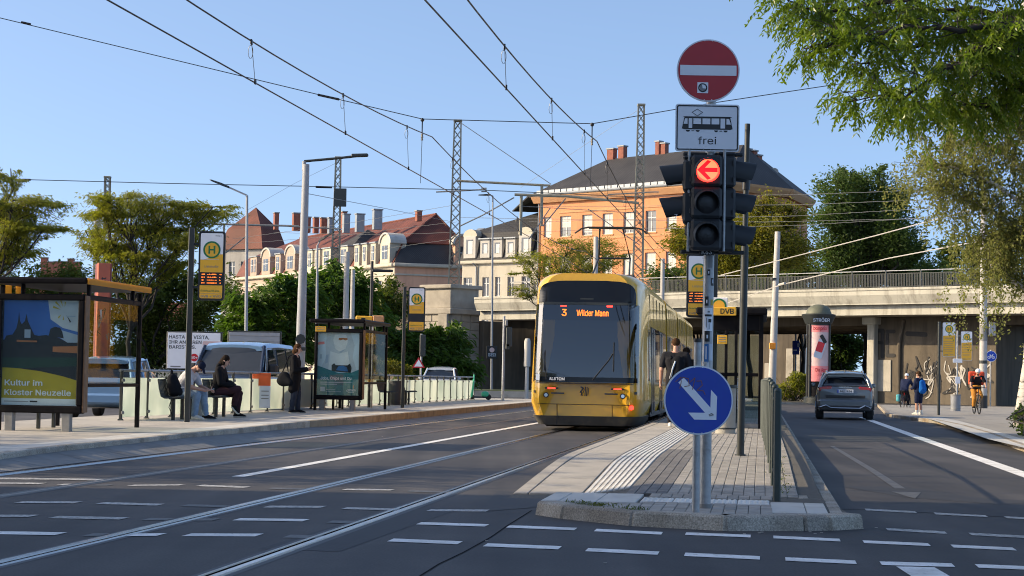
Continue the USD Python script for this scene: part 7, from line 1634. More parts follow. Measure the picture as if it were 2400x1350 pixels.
for s in (-1, 1):
    part(t, 'door_window', MB().add(loft([[(s * (.957 - .008 * 0), y, 1.17), (s * (.845), y2, 1.80), (s * .83, y2, 1.80), (s * .94, y, 1.17)] for y, y2 in ((-.95, -.55), (.05, .05))])), 'car_glass'); part(t, 'side_window', MB().add(loft([[(s * .972, y, 1.17), (s * .862, y, 1.82), (s * .84, y, 1.82), (s * .95, y, 1.17)] for y in (.2, 1.15)])), 'car_glass'); part(t, 'side_window', MB().add(loft([[(s * .972, y, 1.17), (s * .862, y, 1.82), (s * .84, y, 1.82), (s * .95, y, 1.17)] for y in (1.28, 2.2)])), 'car_glass')
    part(t, 'windscreen_pillar', tube([(s * .90, -1.55, 1.14), (s * .80, -.88, 1.88)], .05, 8), 'car_dark', 40); m_ = part(t, 'mirror', rb(min(s * .98, s * 1.22), max(s * .98, s * 1.22), -1.1, -.9, 1.12, 1.42, .05), 'plastic')
    part(t, 'headlamp', rot(rb(min(s * .5, s * .86), max(s * .5, s * .86), -2.42, -2.2, .78, .95, .05), 0, 0, 0), 'chrome')
    for y in (-1.6, 1.5): wheel(t, s * .84, y, .33, s)
part(t, 'grille', rb(-.5, .5, -2.44, -2.3, .62, .86, .04), 'plastic'); part(t, 'wiper', MB().add(tube([(-.6, -1.68, 1.16), (-.05, -1.55, 1.22)], .012, 5)).add(tube([(.1, -1.68, 1.16), (.6, -1.58, 1.22)], .012, 5)), 'plastic'); part(t, 'dashboard', rb(-.8, .8, -1.2, -.9, 1.0, 1.2, .04), 'plastic')
part(t, 'number_plate', rb(-.26, .26, -2.45, -2.43, .48, .59, .005), 'white_film')
# pale blue estate car, seen from the rear quarter behind the near shelter
co = GY(275, 46.5); t = thing('pale_blue_car', 'pale blue estate car behind the glass railing next to the church poster', 'car', co, -TA + .12)
part(t, 'body', shell([(-2.2, .78, .4, .9, 0), (-2.1, .86, .3, 1.0, 0), (-1.5, .90, .25, 1.02, 0), (.8, .90, .25, .98, 0), (1.6, .87, .28, .90, .03), (2.2, .72, .36, .7, .02)]), 'car_blue', 35)
part(t, 'greenhouse', house_of([(-2.05, .80, .96, -1.55, .64, 1.42), (-1.5, .83, 1.0, -1.2, .67, 1.47), (-.2, .83, 1.0, -.2, .69, 1.50), (.9, .81, .97, .3, .66, 1.46)]), 'car_glass', 35)
part(t, 'roof', loft([[(x * w, y, z + dz) for x, dz in ((-1, -.06), (-.92, .0), (-.5, .04), (0, .05), (.5, .04), (.92, 0), (1, -.06), (.9, -.08), (-.9, -.08))] for y, w, z in ((-1.72, .62, 1.42), (-1.2, .675, 1.475), (-.2, .70, 1.505), (.3, .67, 1.47))]), 'car_blue', 35)
for s in (-1, 1):
    part(t, 'pillar', MB().add(tube([(s * .82, -2.04, .98), (s * .72, -1.8, 1.25), (s * .64, -1.6, 1.42)], [.07, .06, .05], 8)).add(tube([(s * .835, -.9, 1.0), (s * .70, -.8, 1.46)], .03, 6)).add(tube([(s * .83, .1, 1.0), (s * .69, .0, 1.48)], .03, 6)), 'car_blue', 50); part(t, 'tail_lamp', rb(min(s * .6, s * .84), max(s * .6, s * .84), -2.2, -2.02, .78, 1.0, .04), 'tail_red')
    for y in (-1.3, 1.3): wheel(t, s * .8, y, .31, s)
part(t, 'rear_bumper', rb(-.84, .84, -2.27, -2.05, .36, .62, .05), 'car_blue')
# white car beyond the far end of the platform, facing the camera
co = GY(1034, 96); t = thing('white_car', 'white car with dark windscreen behind the end of the glass railing', 'car', co, -TA + .06)
part(t, 'body', shell([(-2.1, .74, .4, .8, .02), (-1.9, .86, .32, .95, .04), (-1.2, .91, .28, 1.06, .02), (.5, .91, .28, 1.08, 0), (1.8, .88, .3, 1.08, 0), (2.1, .8, .4, 1.0, 0)]), 'car_white', 35)
part(t, 'greenhouse', house_of([(-1.2, .84, 1.02, -.5, .68, 1.60), (.4, .85, 1.06, .4, .71, 1.66), (1.9, .82, 1.06, 1.5, .66, 1.6)]), 'car_glass', 35)
part(t, 'roof', loft([[(x * w, y, z + dz) for x, dz in ((-1, -.06), (-.92, .0), (-.5, .04), (0, .05), (.5, .04), (.92, 0), (1, -.06), (.9, -.08), (-.9, -.08))] for y, w, z in ((-.58, .68, 1.60), (0, .715, 1.66), (.6, .72, 1.67), (1.6, .67, 1.61))]), 'car_white', 35)
for s in (-1, 1):
    part(t, 'pillar', tube([(s * .85, -1.2, 1.04), (s * .68, -.52, 1.60)], .05, 8), 'car_white', 50); part(t, 'mirror', rb(min(s * .92, s * 1.1), max(s * .92, s * 1.1), -.95, -.8, 1.05, 1.2, .04), 'car_white'); part(t, 'headlamp', rb(min(s * .5, s * .82), max(s * .5, s * .82), -2.1, -1.9, .72, .86, .04), 'chrome')
    for y in (-1.3, 1.3): wheel(t, s * .8, y, .32, s)
# bicycles: local +x forward
def bicycle(label, loc, rz, frame_mat, r=.34, basket=False):
    t = thing('bicycle', label, 'bicycle', loc, rz)
    for x in (-.52, .52):
        a = np.linspace(0, 2 * np.pi, 29); w = part(t, 'wheel', tube(np.stack([x + r * np.cos(a), 0 * a, r + .01 + r * np.sin(a)], 1), .024, 6, False), 'rubber', 50)
        part(w, 'spokes', MB().add(tube([(x, -.05, r), (x, .05, r)], .02, 6)), 'galvanised')
        sp_ = MB()
        for q in np.arange(0, np.pi, np.pi / 8): sp_.add(tube([(x - r * math.cos(q), 0, r + .01 - r * math.sin(q)), (x + r * math.cos(q), 0, r + .01 + r * math.sin(q))], .0035, 3, False))
        part(w, 'spokes', sp_, 'galvanised')
    bbk, st, hd_ = (-.08, 0, .30), (-.22, 0, .80), (.36, 0, .86)
    f = MB().add(tube([(-.52, 0, r), bbk], .014, 6)).add(tube([(-.52, 0, r), (-.20, 0, .74)], .012, 6)).add(tube([bbk, st], .017, 6)).add(tube([bbk, (.38, 0, .76)], .019, 6)).add(tube([(-.20, 0, .76), hd_], .017, 6)).add(tube([(.52, 0, r), (.38, 0, .74), (.34, 0, .98)], .016, 6))
    part(t, 'frame', f, frame_mat); part(t, 'saddle', MB().add(rb(-.36, -.10, -.07, .07, .86, .92, .03)).add(tube([st, (-.24, 0, .88)], .014, 6)), 'black_paint'); part(t, 'handlebar', MB().add(tube([(.26, -.30, 1.0), (.36, -.18, 1.02), (.36, .18, 1.02), (.26, .30, 1.0)], .014, 6)), 'black_paint'); part(t, 'crank', MB().add(rot(lathe([(0, -.01), (.09, -.01), (.09, .01), (0, .01)], 14), 0, math.pi / 2)) if 0 else MB().add(mv(rot(lathe([(0, -.01), (.09, -.01), (.09, .01), (0, .01)], 14), 0, math.pi / 2), -.08, 0, .30)).add(tube([(-.08, -.1, .30), (.06, -.12, .22)], .012, 5)).add(tube([(-.08, .1, .30), (-.22, .12, .38)], .012, 5)), 'dark_paint')
    return t
CY1 = GY(2122, 88); bicycle('bicycle ridden away by the person with the white helmet', CY1, math.radians(62), 'tail_red')
pn_ = thing('pannier', 'pale turquoise pannier on the bicycle of the white helmeted rider', 'bag', CY1, math.radians(62)); part(pn_, 'bag', rb(-.72, -.38, .10, .26, .38, .72, .04), 'teal'); part(pn_, 'bag', rb(-.7, -.4, -.24, -.10, .4, .7, .04), 'bag_black')
CY2 = GY(2289, 70.5, .107); bicycle('dark bicycle ridden towards the camera by the orange clad rider', CY2, math.radians(-94), 'black_paint', .36)
# green kick scooter
eo = T(toT(GY(1097, 76.6))[0], 76.6, .23); t = thing('kick_scooter', 'mint green electric kick scooter parked at the end of the platform', 'scooter', eo, .05)
part(t, 'deck', rb(.02, .62, -.07, .07, .09, .15, .03), 'dark_paint'); part(t, 'stem', tube([(0.0, 0, .16), (.05, 0, .6), (.09, 0, 1.06)], [.05, .042, .035], 10), 'mint', 40); part(t, 'front_fork', tube([(-.03, 0, .11), (.0, 0, .26)], .06, 8), 'mint', 40); part(t, 'rear_fender', mv(ball((0, 0, 0), .13, 8, (1.3, .55, 1.0)), .56, 0, .24), 'mint', 50)
part(t, 'handlebar', tube([(.05, -.24, 1.12), (.09, 0, 1.07), (.05, .24, 1.12)], .018, 8), 'black_paint')
for x in (-.03, .70): part(t, 'wheel', mv(rot(lathe([(0, -.03), (.11, -.03), (.125, 0), (.11, .03), (0, .03)], 18), 0, math.pi / 2), x, 0, .125), 'rubber', 40)
# ------------------------------------------------------------------ people
def sph(c, r):
    m = Manifold.sphere(1.0, 14)
    r = (r, r, r) if np.ndim(r) == 0 else r
    return m.scale(tuple(map(float, r))).translate(tuple(map(float, c)))
def chain(*pts):                                       # hulls between consecutive (centre, radius) joints
    ms = [sph(c, r) for c, r in pts]
    return [Manifold.batch_hull([a, b]) for a, b in zip(ms, ms[1:])] if len(ms) > 1 else ms
def blend(ms, edge=.03, it=8):
    m = Manifold.batch_boolean(ms, m3.OpType.Add).refine_to_length(edge).to_mesh()
    tm = trimesh.Trimesh(m.vert_properties[:, :3], m.tri_verts, process=True)
    trimesh.smoothing.filter_taubin(tm, lamb=.5, nu=.53, iterations=it)
    return np.asarray(tm.vertices), np.asarray(tm.faces)
A_ = np.asarray
def hand(w, d, n, side_, curl=.5):
    """Palm, four fingers and a thumb from the wrist w along d; n is the palm's normal, fingers curl towards it."""
    d, n = A_(d, float) / np.linalg.norm(d), A_(n, float) / np.linalg.norm(n); s = np.cross(d, n) * side_; ms = [Manifold.batch_hull([sph(w, .022), sph(w + d * .085 + s * .03, .014), sph(w + d * .085 - s * .028, .014)])]
    for i, (o, L) in enumerate(((.032, .068), (.011, .078), (-.011, .072), (-.031, .056))):
        p = w + d * .085 + s * o; q = p + (d * math.cos(curl * .6) + n * math.sin(curl * .6)) * L * .5; e = q + (d * math.cos(curl * 1.5) + n * math.sin(curl * 1.5)) * L * .5
        ms += chain((p, .0095), (q, .0088), (e, .0075))
    p = w + d * .025 + s * .026; q = p + (d * .6 + s * .6 + n * .3) * .035; ms += chain((p, .012), (q, .0105), (q + (d * .8 + n * .5) * .032, .009))
    return ms
def person(label, loc, rz, J, top, legs, shoe, skin_='skin', sleeve='short', hairm='hair_dark', hair='short', coat=None, curl=.6, wide=1., thick=1., face=None, shorts=False, group=None, collar=True, hand_n=None, extra_body=(), name='person', sock=None):
    """J: joints in the person's frame, +x ahead, +y to the left. Body is one skin surface; clothes lie over it."""
    t = thing(name, label, 'person', loc, rz, group)
    j = {k: A_(v, float) for k, v in J.items()}
    hd, nk, ch, wa, pe = j['head'], j['neck'], j['chest'], j['waist'], j['pelvis']
    up_ = (hd - nk) / np.linalg.norm(hd - nk); fw = A_(face if face is not None else (1, 0, 0), float); fw -= up_ * fw.dot(up_); fw /= np.linalg.norm(fw); lf = np.cross(up_, fw)
    acr = j['sL'] - j['sR']; acr /= np.linalg.norm(acr)
    b = []
    head_c = hd; b += [Manifold.batch_hull([sph(head_c + up_ * .025 - fw * .012, (.078, .078, .095)), sph(head_c - up_ * .055 + fw * .030, (.050, .048, .05)), sph(head_c - up_ * .09 + fw * .048, .026)])]
    b += chain((head_c - up_ * .06 - fw * .015, .052), (nk, .056 * thick)); b += chain((head_c + fw * .082 + up_ * .012, .009), (head_c + fw * .101 - up_ * .022, .0125))
    b += [sph(head_c + lf * sg * .077 - up_ * .005 - fw * .01, (.018, .012, .028)) for sg in (-1, 1)]
    tor = [(ch + acr * .11 * wide, .10 * thick), (ch - acr * .11 * wide, .10 * thick), (wa + acr * .06 * wide, .10 * thick), (wa - acr * .06 * wide, .10 * thick)]
    b += [Manifold.batch_hull([sph(c, r) for c, r in tor]), Manifold.batch_hull([sph(wa + acr * .06 * wide, .10 * thick), sph(wa - acr * .06 * wide, .10 * thick), sph(pe + acr * .085, .105 * thick), sph(pe - acr * .085, .105 * thick)])]
    b += [Manifold.batch_hull([sph(nk - up_ * .02, .055), sph(j['sL'], .055 * thick), sph(ch + acr * .1, .09)]), Manifold.batch_hull([sph(nk - up_ * .02, .055), sph(j['sR'], .055 * thick), sph(ch - acr * .1, .09)])]
    for s_, sg in (('L', 1), ('R', -1)):
        b += chain((j['s' + s_], .056 * thick), (j['e' + s_], .043 * thick)); b += chain((j['e' + s_], .042 * thick), (j['w' + s_], .027))
        d = j.get('f' + s_, j['w' + s_] - j['e' + s_]); b += hand(j['w' + s_], d, (hand_n or {}).get(s_, (-sg * 0, -sg, 0)), sg, curl)
        b += chain((j['h' + s_], .09 * thick), (j['k' + s_], .058 * thick)); b += chain((j['k' + s_], .056 * thick), (j['k' + s_] * .6 + j['a' + s_] * .4 - fw * .012, .054 * thick), (j['a' + s_], .036)); b += chain((j['a' + s_] - A_([0, 0, .03]), .036), (j['t' + s_], .028))
    part(t, 'body', blend(b + list(extra_body), .022, 6), skin_, True)
    # face details
    for sg in (-1, 1):
        part(t, 'eye', ball(head_c + fw * .086 + lf * sg * .031 + up_ * .014, .0085, 6), 'hair_dark'); part(t, 'eyebrow', tube([head_c + fw * .089 + lf * sg * .016 + up_ * .034, head_c + fw * .084 + lf * sg * .046 + up_ * .034], .0045, 5), hairm)
    part(t, 'mouth', tube([head_c + fw * .083 - up_ * .056 + lf * .02, head_c + fw * .087 - up_ * .055, head_c + fw * .083 - up_ * .056 - lf * .02], .005, 5), 'tail_red' if 0 else 'skin')
    # hair
    hm = [sph(head_c + up_ * .035 - fw * .022, (.086, .086, .094))]
    if hair == 'long': hm += chain((head_c - fw * .04 + up_ * .01, .08), (head_c - fw * .06 - up_ * .13, .07), (head_c - fw * .05 - up_ * .20, .055))
    if hair == 'bob': hm += chain((head_c - fw * .03 + up_ * .02, .085), (head_c - fw * .045 - up_ * .09, .075)) + [sph(head_c + lf * sg * .06 - up_ * .03 - fw * .01, (.035, .03, .075)) for sg in (-1, 1)]
    if hair == 'shaggy': hm += [sph(head_c + up_ * .05 + fw * .045, (.06, .07, .045)), sph(head_c - fw * .06 - up_ * .03, (.05, .07, .06))]
    hmm = Manifold.batch_boolean(hm, m3.OpType.Add)
    if hair in ('short', 'shaggy', 'bob', 'long'):
        cut = sph(head_c + fw * .115 - up_ * .035, (.105, .105, .10)); hmm = hmm - cut
    hmm = hmm.refine_to_length(.02).to_mesh(); v = hmm.vert_properties[:, :3].astype(float); v = v + (meshkit.fbm(v * 55, 2, 3)[:, None] - .5) * .02 * (v - head_c) / (np.linalg.norm(v - head_c, axis=1, keepdims=True) + 1e-9)
    part(t, 'hair', (v, hmm.tri_verts), hairm, True)
    # upper garment
    g = .014
    c = [Manifold.batch_hull([sph(q, r + g) for q, r in tor])]; hem = pe + A_([0, 0, -.02]) if coat is None else None
    c += [Manifold.batch_hull([sph(wa + acr * .06, .10 * thick + g + .006), sph(wa - acr * .06, .10 * thick + g + .006), sph(pe + acr * .08, .108 * thick + g + .004), sph(pe - acr * .08, .108 * thick + g + .004)])]
    c += [Manifold.batch_hull([sph(nk - up_ * .035, .058), sph(j['sL'], .055 * thick + g), sph(ch + acr * .1, .09 + g)]), Manifold.batch_hull([sph(nk - up_ * .035, .058), sph(j['sR'], .055 * thick + g), sph(ch - acr * .1, .09 + g)])]
    for s_ in 'LR':
        e = j['s' + s_] + (j['e' + s_] - j['s' + s_]) * (.72 if sleeve == 'short' else 1.)
        c += chain((j['s' + s_], .056 * thick + g), (e, .052 * thick + g))
        if sleeve == 'long': c += chain((j['e' + s_], .050 * thick + g), (j['w' + s_] * .97 + j['e' + s_] * .03, .036 + g))
    if coat is not None:
        c += [Manifold.batch_hull([sph(pe + acr * .09, .125), sph(pe - acr * .09, .125), sph(A_(coat) + acr * .10, .12), sph(A_(coat) - acr * .10, .12)])]
    v, f = blend(c, .025, 5); v = v + (meshkit.fbm(v * 9 + 3, 3, 5)[:, None] - .5) * .022 * np.array([1, 1, .4])
    part(t, 'coat' if coat is not None else ('jacket' if sleeve == 'long' else 'shirt'), (v, f), top, True)
    # trousers, shoes
    c = [Manifold.batch_hull([sph(pe + acr * .075, .107 * thick + .008), sph(pe - acr * .075, .107 * thick + .008), sph(j['hL'], .09 * thick + .012), sph(j['hR'], .09 * thick + .012)])]
    for s_ in 'LR':
        e = j['k' + s_] if not shorts else j['h' + s_] + (j['k' + s_] - j['h' + s_]) * .92
        c += chain((j['h' + s_], .09 * thick + .014), (e, .066 * thick + .016))
        if not shorts: c += chain((j['k' + s_], .066 * thick + .014), (j['a' + s_] + A_([0, 0, .03]), .052 + .014))
    v, f = blend(c, .026, 5); v = v + (meshkit.fbm(v * 11 + 7, 3, 9)[:, None] - .5) * .020
    part(t, 'shorts' if shorts else 'trousers', (v, f), legs, True)
    for s_ in 'LR':
        a, to = j['a' + s_], j['t' + s_]; d = to - a; d[2] = 0; L_ = np.linalg.norm(d); d = d / (L_ + 1e-9) if L_ > .02 else fw
        ax = to - (a + A_([0, 0, -.05])); ax /= np.linalg.norm(ax) + 1e-9; heel = a - ax * .045 + A_([0, 0, -.045])
        sh = [Manifold.batch_hull([sph(heel, .036), sph(a + A_([0, 0, -.01]), .045), sph(to, (.042, .042, .030)), sph(to + ax * .045 - A_([0, 0, .008]), (.036, .036, .022))])]
        k = part(t, 'shoe', blend(sh, .02, 3), shoe if isinstance(shoe, str) else shoe[s_ == 'R'], True)
        so_ = Manifold.batch_hull([sph(heel + A_([0, 0, -.030]), (.040, .040, .012)), sph(to + A_([0, 0, -.024]), (.045, .045, .011)), sph(to + ax * .05 + A_([0, 0, -.022]), (.036, .036, .010))]); part(k, 'sole', blend([so_], .03, 1), 'shoe_white', True)
        if sock: part(t, 'sock', tube([a + A_([0, 0, .0]), a + A_([0, 0, .09])], [.045, .046], 10), sock, True)
    return t, j, fw, lf, up_
def stand(h=1.70, w=.19, step=.10, bend=0.):
    k = h / 1.70; J = dict(head=(.03, 0, 1.585), neck=(0, 0, 1.43), chest=(0, 0, 1.26), waist=(0, 0, 1.07), pelvis=(0, 0, .94), sL=(0, w, 1.375), sR=(0, -w, 1.375), eL=(-.02, w + .05, 1.09), eR=(-.02, -w - .05, 1.09), wL=(.05, w + .06, .86), wR=(.05, -w - .06, .86),
        hL=(0, .09, .88), hR=(0, -.09, .88), kL=(.03 + step * .4, .10, .48), kR=(.03 - step * .4, -.10, .48), aL=(step, .10, .085), aR=(-step, -.10, .085), tL=(step + .13, .12, .035), tR=(-step + .13, -.12, .035))
    return {q: tuple(A_(v) * k) for q, v in J.items()}
# 1: man on the bench, leaning over his phone; the seats face the tracks (to the right)
RZ = -TA
mo_ = b1 + np.array([.07, .62, 0])
J = dict(head=(.335, 0, 1.055), neck=(.205, 0, .985), chest=(.12, 0, .865), waist=(-.02, 0, .70), pelvis=(-.09, 0, .55), sL=(.16, .185, .93), sR=(.16, -.185, .93), eL=(.28, .235, .66), eR=(.25, -.225, .65), wL=(.50, .10, .60), wR=(.50, -.08, .585),
         hL=(-.05, .10, .53), hR=(-.05, -.10, .53), kL=(.36, .17, .50), kR=(.34, -.13, .50), aL=(.42, .17, .09), aR=(.31, -.15, .09), tL=(.56, .20, .04), tR=(.45, -.18, .04), fL=(.1, -.05, 0), fR=(.1, .05, .02))
t, j, fw, lf, up_ = person('person in grey shirt, pale jeans and dark cap leaning over a phone on the bench', mo_, RZ - .05, J, 'shirt_grey', 'denim_pale', ('shoe_black', 'shoe_white'), sleeve='short', face=(.55, 0, -.75), hair='short', thick=1.06, hand_n={'L': (0, 0, -1), 'R': (0, 0, 1)}, curl=.9)
hc = j['head']; cp = Manifold.batch_boolean([sph(hc + up_ * .04 - fw * .01, (.096, .096, .092)), Manifold.batch_hull([sph(hc + up_ * .045 + fw * .07, (.02, .07, .012)), sph(hc + up_ * .03 + fw * .165, (.015, .05, .010))])], m3.OpType.Add) - sph(hc - up_ * .09 + fw * .02, .125)
part(t, 'cap', blend([cp], .02, 3), 'cap_navy', True); part(t, 'beard', ball(hc - up_ * .075 + fw * .045, .045, 8, (.9, 1.0, .9)), 'hair_grey', True)
ph_ = thing('phone', 'phone in the hands of the man in the cap', 'phone', mo_, RZ - .05); part(ph_, 'case', rot(rb(.57, .65, -.04, .03, .60, .612, .004), 0, 0, -.35, at=(.6, 0, .6)), 'phone'); part(ph_, 'screen', rot(rb(.575, .645, -.035, .025, .6125, .6145, .001), 0, 0, -.35, at=(.6, 0, .6)), 'tram_black')
# backpack on the next seat
bo_ = b1 + np.array([.02, .02, .455]); t = thing('backpack', 'black backpack standing on the bench seat left of the man in the cap', 'bag', bo_, RZ)
v, f = blend([Manifold.batch_hull([sph((-.02, 0, .10), (.13, .17, .10)), sph((-.06, 0, .36), (.10, .14, .10)), sph((.06, 0, .12), (.08, .14, .08))]), Manifold.batch_hull([sph((.09, 0, .10), (.06, .11, .08)), sph((.05, 0, .22), (.06, .11, .06))])], .03, 5)
part(t, 'sack', (v, f), 'bag_black', True); part(t, 'pocket_flap', MB().add(rb(.14, .16, -.09, .09, .17, .20, .01)), 'sign_edge'); a = np.linspace(0, np.pi, 10); part(t, 'carry_handle', tube(np.stack([-.08 + 0 * a, .04 * np.cos(a), .44 + .09 * np.sin(a)], 1), .016, 6), 'bag_black'); part(t, 'strap', tube([(-.12, .08, .40), (-.30, .10, .32), (-.32, .1, .22), (-.16, .09, .12)], .014, 6), 'bag_black'); part(t, 'strap', tube([(.0, -.15, .02), (-.05, -.2, -.2), (.02, -.19, -.36)], .008, 5), 'bag_black')
# 2: person in black on the next bench, legs crossed
po_ = b2 + np.array([.06, .12, 0])
J = dict(head=(.10, 0, 1.19), neck=(.02, 0, 1.065), chest=(-.01, 0, .90), waist=(-.05, 0, .70), pelvis=(-.08, 0, .55), sL=(.0, .18, 1.0), sR=(.0, -.18, 1.0), eL=(.05, .24, .74), eR=(.06, -.24, .73), wL=(.27, .10, .68), wR=(.28, -.08, .66),
         hL=(-.04, .10, .53), hR=(-.04, -.10, .54), kL=(.38, .10, .50), kR=(.40, -.06, .60), aL=(.34, .10, .09), aR=(.30, .02, .26), tL=(.47, .11, .04), tR=(.36, .02, .14))
t, j, fw, lf, up_ = person('person in black jacket and dark trousers sitting with crossed legs on the bench', po_, RZ, J, 'cloth_black', 'plum', 'shoe_black', skin_='skin_pale', sleeve='long', face=(1, 0, -.35), hair='bob', hairm='hair_dark', hand_n={'L': (0, 0, -1), 'R': (0, 0, -1)})
part(t, 'hood', blend([Manifold.batch_hull([sph(j['neck'] + A_([-.05, 0, .03]), (.07, .11, .06)), sph(j['neck'] + A_([-.10, 0, -.07]), (.05, .09, .06))])], .025, 4), 'cloth_black', True)
ba_ = thing('handbag', 'black bag held in the lap of the seated person in black', 'bag', po_, RZ); part(ba_, 'sack', blend([Manifold.batch_hull([sph((.24, 0, .66), (.10, .14, .05)), sph((.20, 0, .74), (.06, .12, .05))])], .025, 4), 'bag_black', True)
# 3: standing person in a long black coat looking at a phone
wo = GY(690, 44.3, .226); J = stand(1.66, .17, .05)
J.update(head=(.055, 0, 1.555), wR=(.30, -.10, 1.07), eR=(.02, -.22, 1.02), wL=(.26, .06, 1.05), eL=(.02, .22, 1.02), fR=(.1, .03, .03), fL=(.1, -.03, .03))
t, j, fw, lf, up_ = person('brown haired person in long black coat standing with a phone beside the shelter poster', wo, -.12, J, 'cloth_black', 'denim_dark', 'shoe_black', skin_='skin_pale', sleeve='long', face=(1, 0, -.28), hair='bob', hairm='hair_brown', coat=(-.02, 0, .58), hand_n={'L': (0, -.6, -.6), 'R': (0, .6, .6)}, curl=.9)
p_ = thing('phone', 'pale phone in the hand of the standing person in the long coat', 'phone', wo, -.12); part(p_, 'case', rot(rb(.36, .44, -.07, .0, 1.09, 1.10, .004), 0, 0, -.6, at=(.4, 0, 1.1)), 'phone'); part(p_, 'screen', rot(rb(.365, .435, -.065, -.005, 1.1005, 1.102, .001), 0, 0, -.6, at=(.4, 0, 1.1)), 'tram_black')
sb_ = thing('shoulder_bag', 'large black shoulder bag hanging at the hip of the standing person', 'bag', wo, -.12); part(sb_, 'sack', blend([Manifold.batch_hull([sph((-.26, -.12, .78), (.17, .10, .14)), sph((-.24, -.12, .92), (.12, .08, .08)), sph((-.08, -.20, .74), (.08, .05, .08))])], .03, 5), 'bag_black', True); part(sb_, 'strap', tube([(-.30, -.12, .95), (-.12, -.20, 1.36), (0, -.16, 1.42), (.06, -.18, 1.30), (-.05, -.24, .88)], .014, 6), 'bag_black')
# 4 and 5: passengers walking along the tram
g4 = toT(GY(1582, 37.4)); wo = T(g4[0], 37.4, .228); J = stand(1.80, .205, .09); J.update(wR=(.04, -.30, .90), eR=(-.03, -.29, 1.16), wL=(.06, .31, .89), eL=(-.03, .285, 1.16))
t, j, fw, lf, up_ = person('person in a dark T-shirt with a backpack walking away beside the tram', wo, math.pi / 2 - .2, J, 'shirt_black', 'cloth_dark', 'shoe_white', sleeve='short', hair='short', hairm='hair_brown', wide=1.08, thick=1.06)
part(t, 'bracelet', tube([j['wL'] + A_([-.01, 0, .05]), j['wL'] + A_([-.01, 0, .07])], .038, 10), 'sign_black')
bp = thing('backpack', 'black and grey backpack worn by the person in the dark T-shirt', 'bag', wo, math.pi / 2 - .2)
part(bp, 'sack', blend([Manifold.batch_hull([sph((-.19, -.06, 1.02), (.10, .14, .12)), sph((-.17, -.06, 1.34), (.07, .12, .10)), sph((-.26, -.06, 1.08), (.05, .10, .10))])], .03, 5), 'bag_black', True); part(bp, 'grey_strap', tube([(-.27, .06, 1.02), (-.29, .03, 1.18), (-.24, -.02, 1.33)], .018, 6), 'poster_cloud'); part(bp, 'grey_strap', tube([(-.28, .09, .98), (-.30, .05, 1.1), (-.28, .02, 1.22)], .014, 6), 'pole_grey')
for s in (-1, 1): part(bp, 'shoulder_strap', tube([(-.14, -.03 + s * .11, 1.38), (-.02, -.01 + s * .13, 1.475), (.10, s * .13, 1.36), (.13, s * .14, 1.2), (.0, s * .17, 1.03)], .02, 6), 'bag_black')
g5 = toT(GY(1607, 41.5)); wo = T(g5[0], 41.5, .228); J = stand(1.68, .19, .08); J.update(wR=(.12, -.27, 1.0), eR=(-.02, -.28, 1.06))
person('dark haired person half hidden behind the sticker covered mast beside the tram', wo, math.pi / 2 - .3, J, 'cloth_dark', 'cloth_dark', 'shoe_black', sleeve='short', hair='shaggy', hairm='hair_dark')
# 6: boy with blue backpack at the kerb
wo = GY(2153.5, 66.3, .107); J = stand(1.55, .165, .03); J.update(wL=(.24, .13, .93), eL=(.06, .22, .97), wR=(.20, -.12, .95), eR=(.05, -.21, .98))
t, j, fw, lf, up_ = person('boy in dark shorts and white socks with a blue rucksack standing at the kerb', wo, math.radians(128), J, 'navy', 'navy', 'shoe_white', sleeve='long', hair='shaggy', hairm='hair_brown', shorts=True, sock='shoe_white')
bp = thing('rucksack', 'bright blue rucksack on the back of the boy at the kerb', 'bag', wo, math.radians(128)); part(bp, 'sack', blend([Manifold.batch_hull([sph((-.16, .0, .86), (.10, .17, .12)), sph((-.15, .0, 1.16), (.08, .14, .10)), sph((-.22, 0, .92), (.07, .14, .12))])], .03, 5), 'bag_blue', True); part(bp, 'side_pocket', mv(ball((0, 0, 0), .09, 8, (1, .8, 1.6)), -.20, -.15, .98), 'bag_black', True)
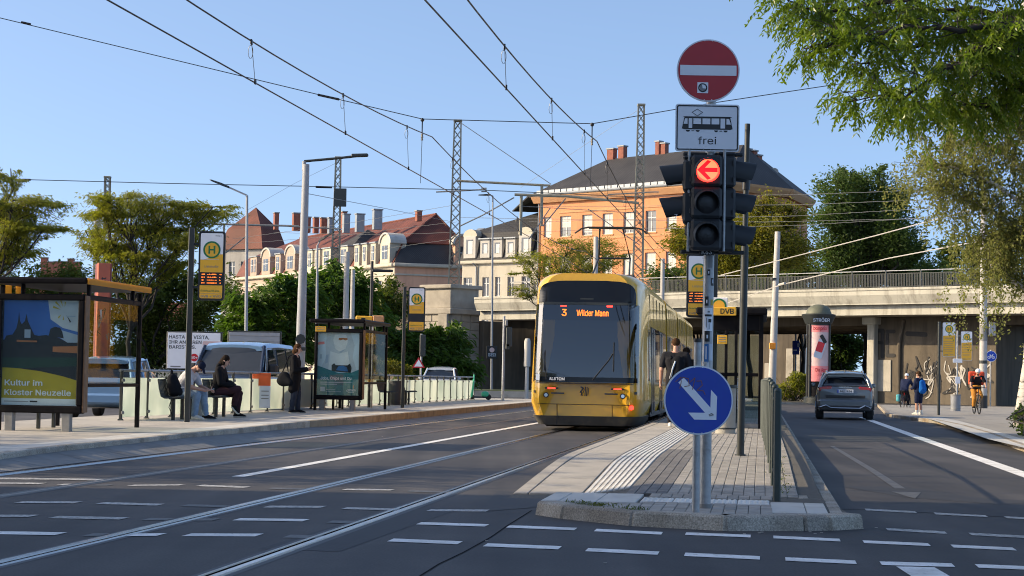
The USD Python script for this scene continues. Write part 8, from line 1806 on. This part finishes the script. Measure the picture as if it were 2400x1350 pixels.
# 7: rider with white helmet, seen from behind
def rider(lean, h=0.): return dict(head=(.20 + lean, 0, 1.60 + h), neck=(.13 + lean, 0, 1.45 + h), chest=(.06 + lean * .8, 0, 1.29 + h), waist=(-.10, 0, 1.12), pelvis=(-.20, 0, .98), sL=(.11 + lean, .19, 1.39 + h), sR=(.11 + lean, -.19, 1.39 + h), eL=(.24, .27, 1.18), eR=(.24, -.27, 1.18), wL=(.31, .29, 1.05), wR=(.31, -.29, 1.05), hL=(-.18, .09, .93), hR=(-.18, -.09, .93), kL=(.20, .12, .70), kR=(.12, -.12, .58), aL=(-.16, .12, .44), aR=(.04, -.12, .28), tL=(-.02, .13, .40), tR=(.18, -.13, .24), fL=(.1, 0, -.03), fR=(.1, 0, -.03))
t, j, fw, lf, up_ = person('rider with white helmet and navy jacket cycling away under the bridge', CY1, math.radians(62), rider(.0), 'navy', 'cloth_dark', 'shoe_black', sleeve='long', hair='short', thick=1.05)
def helmet(t, j, up_, fw, mat):
    h = sph(j['head'] + up_ * .04 - fw * .01, (.112, .10, .10)) - sph(j['head'] - up_ * .10 + fw * .03, .145); part(t, 'helmet', blend([h], .02, 3), mat, True)
helmet(t, j, up_, fw, 'helmet_white')
# 8: rider in ochre trousers with an orange-red pack, riding towards the camera
t, j, fw, lf, up_ = person('rider in dark top and ochre trousers with an orange pack cycling towards the camera', CY2 + np.array([0, 0, .0]), math.radians(-94), rider(.03), 'cloth_dark', 'ochre', 'shoe_black', sleeve='short', hair='short', thick=1.08)
helmet(t, j, up_, fw, 'helmet_white'); part(t, 'beard', ball(j['head'] - up_ * .075 + fw * .045, .05, 8, (.9, 1.0, .9)), 'hair_brown', True); part(t, 'waist_pouch', ball((.02, 0, 1.07), .11, 8, (.9, 1.5, .5)), 'ochre', True)
bp = thing('courier_pack', 'orange-red pack on the back of the oncoming cyclist', 'bag', CY2, math.radians(-94)); part(bp, 'sack', blend([Manifold.batch_hull([sph((-.12, s * .24, 1.18), .07) for s in (-1, 1)] + [sph((-.10, s * .24, 1.56), .07) for s in (-1, 1)] + [sph((-.3, s * .2, 1.3), .08) for s in (-1, 1)])], .04, 4), 'bag_orange', True)
for s in (-1, 1): part(bp, 'strap', tube([(-.06, s * .13, 1.48), (.12, s * .13, 1.50), (.21, s * .13, 1.38), (.12, s * .17, 1.18)], .024, 6), 'bag_orange')
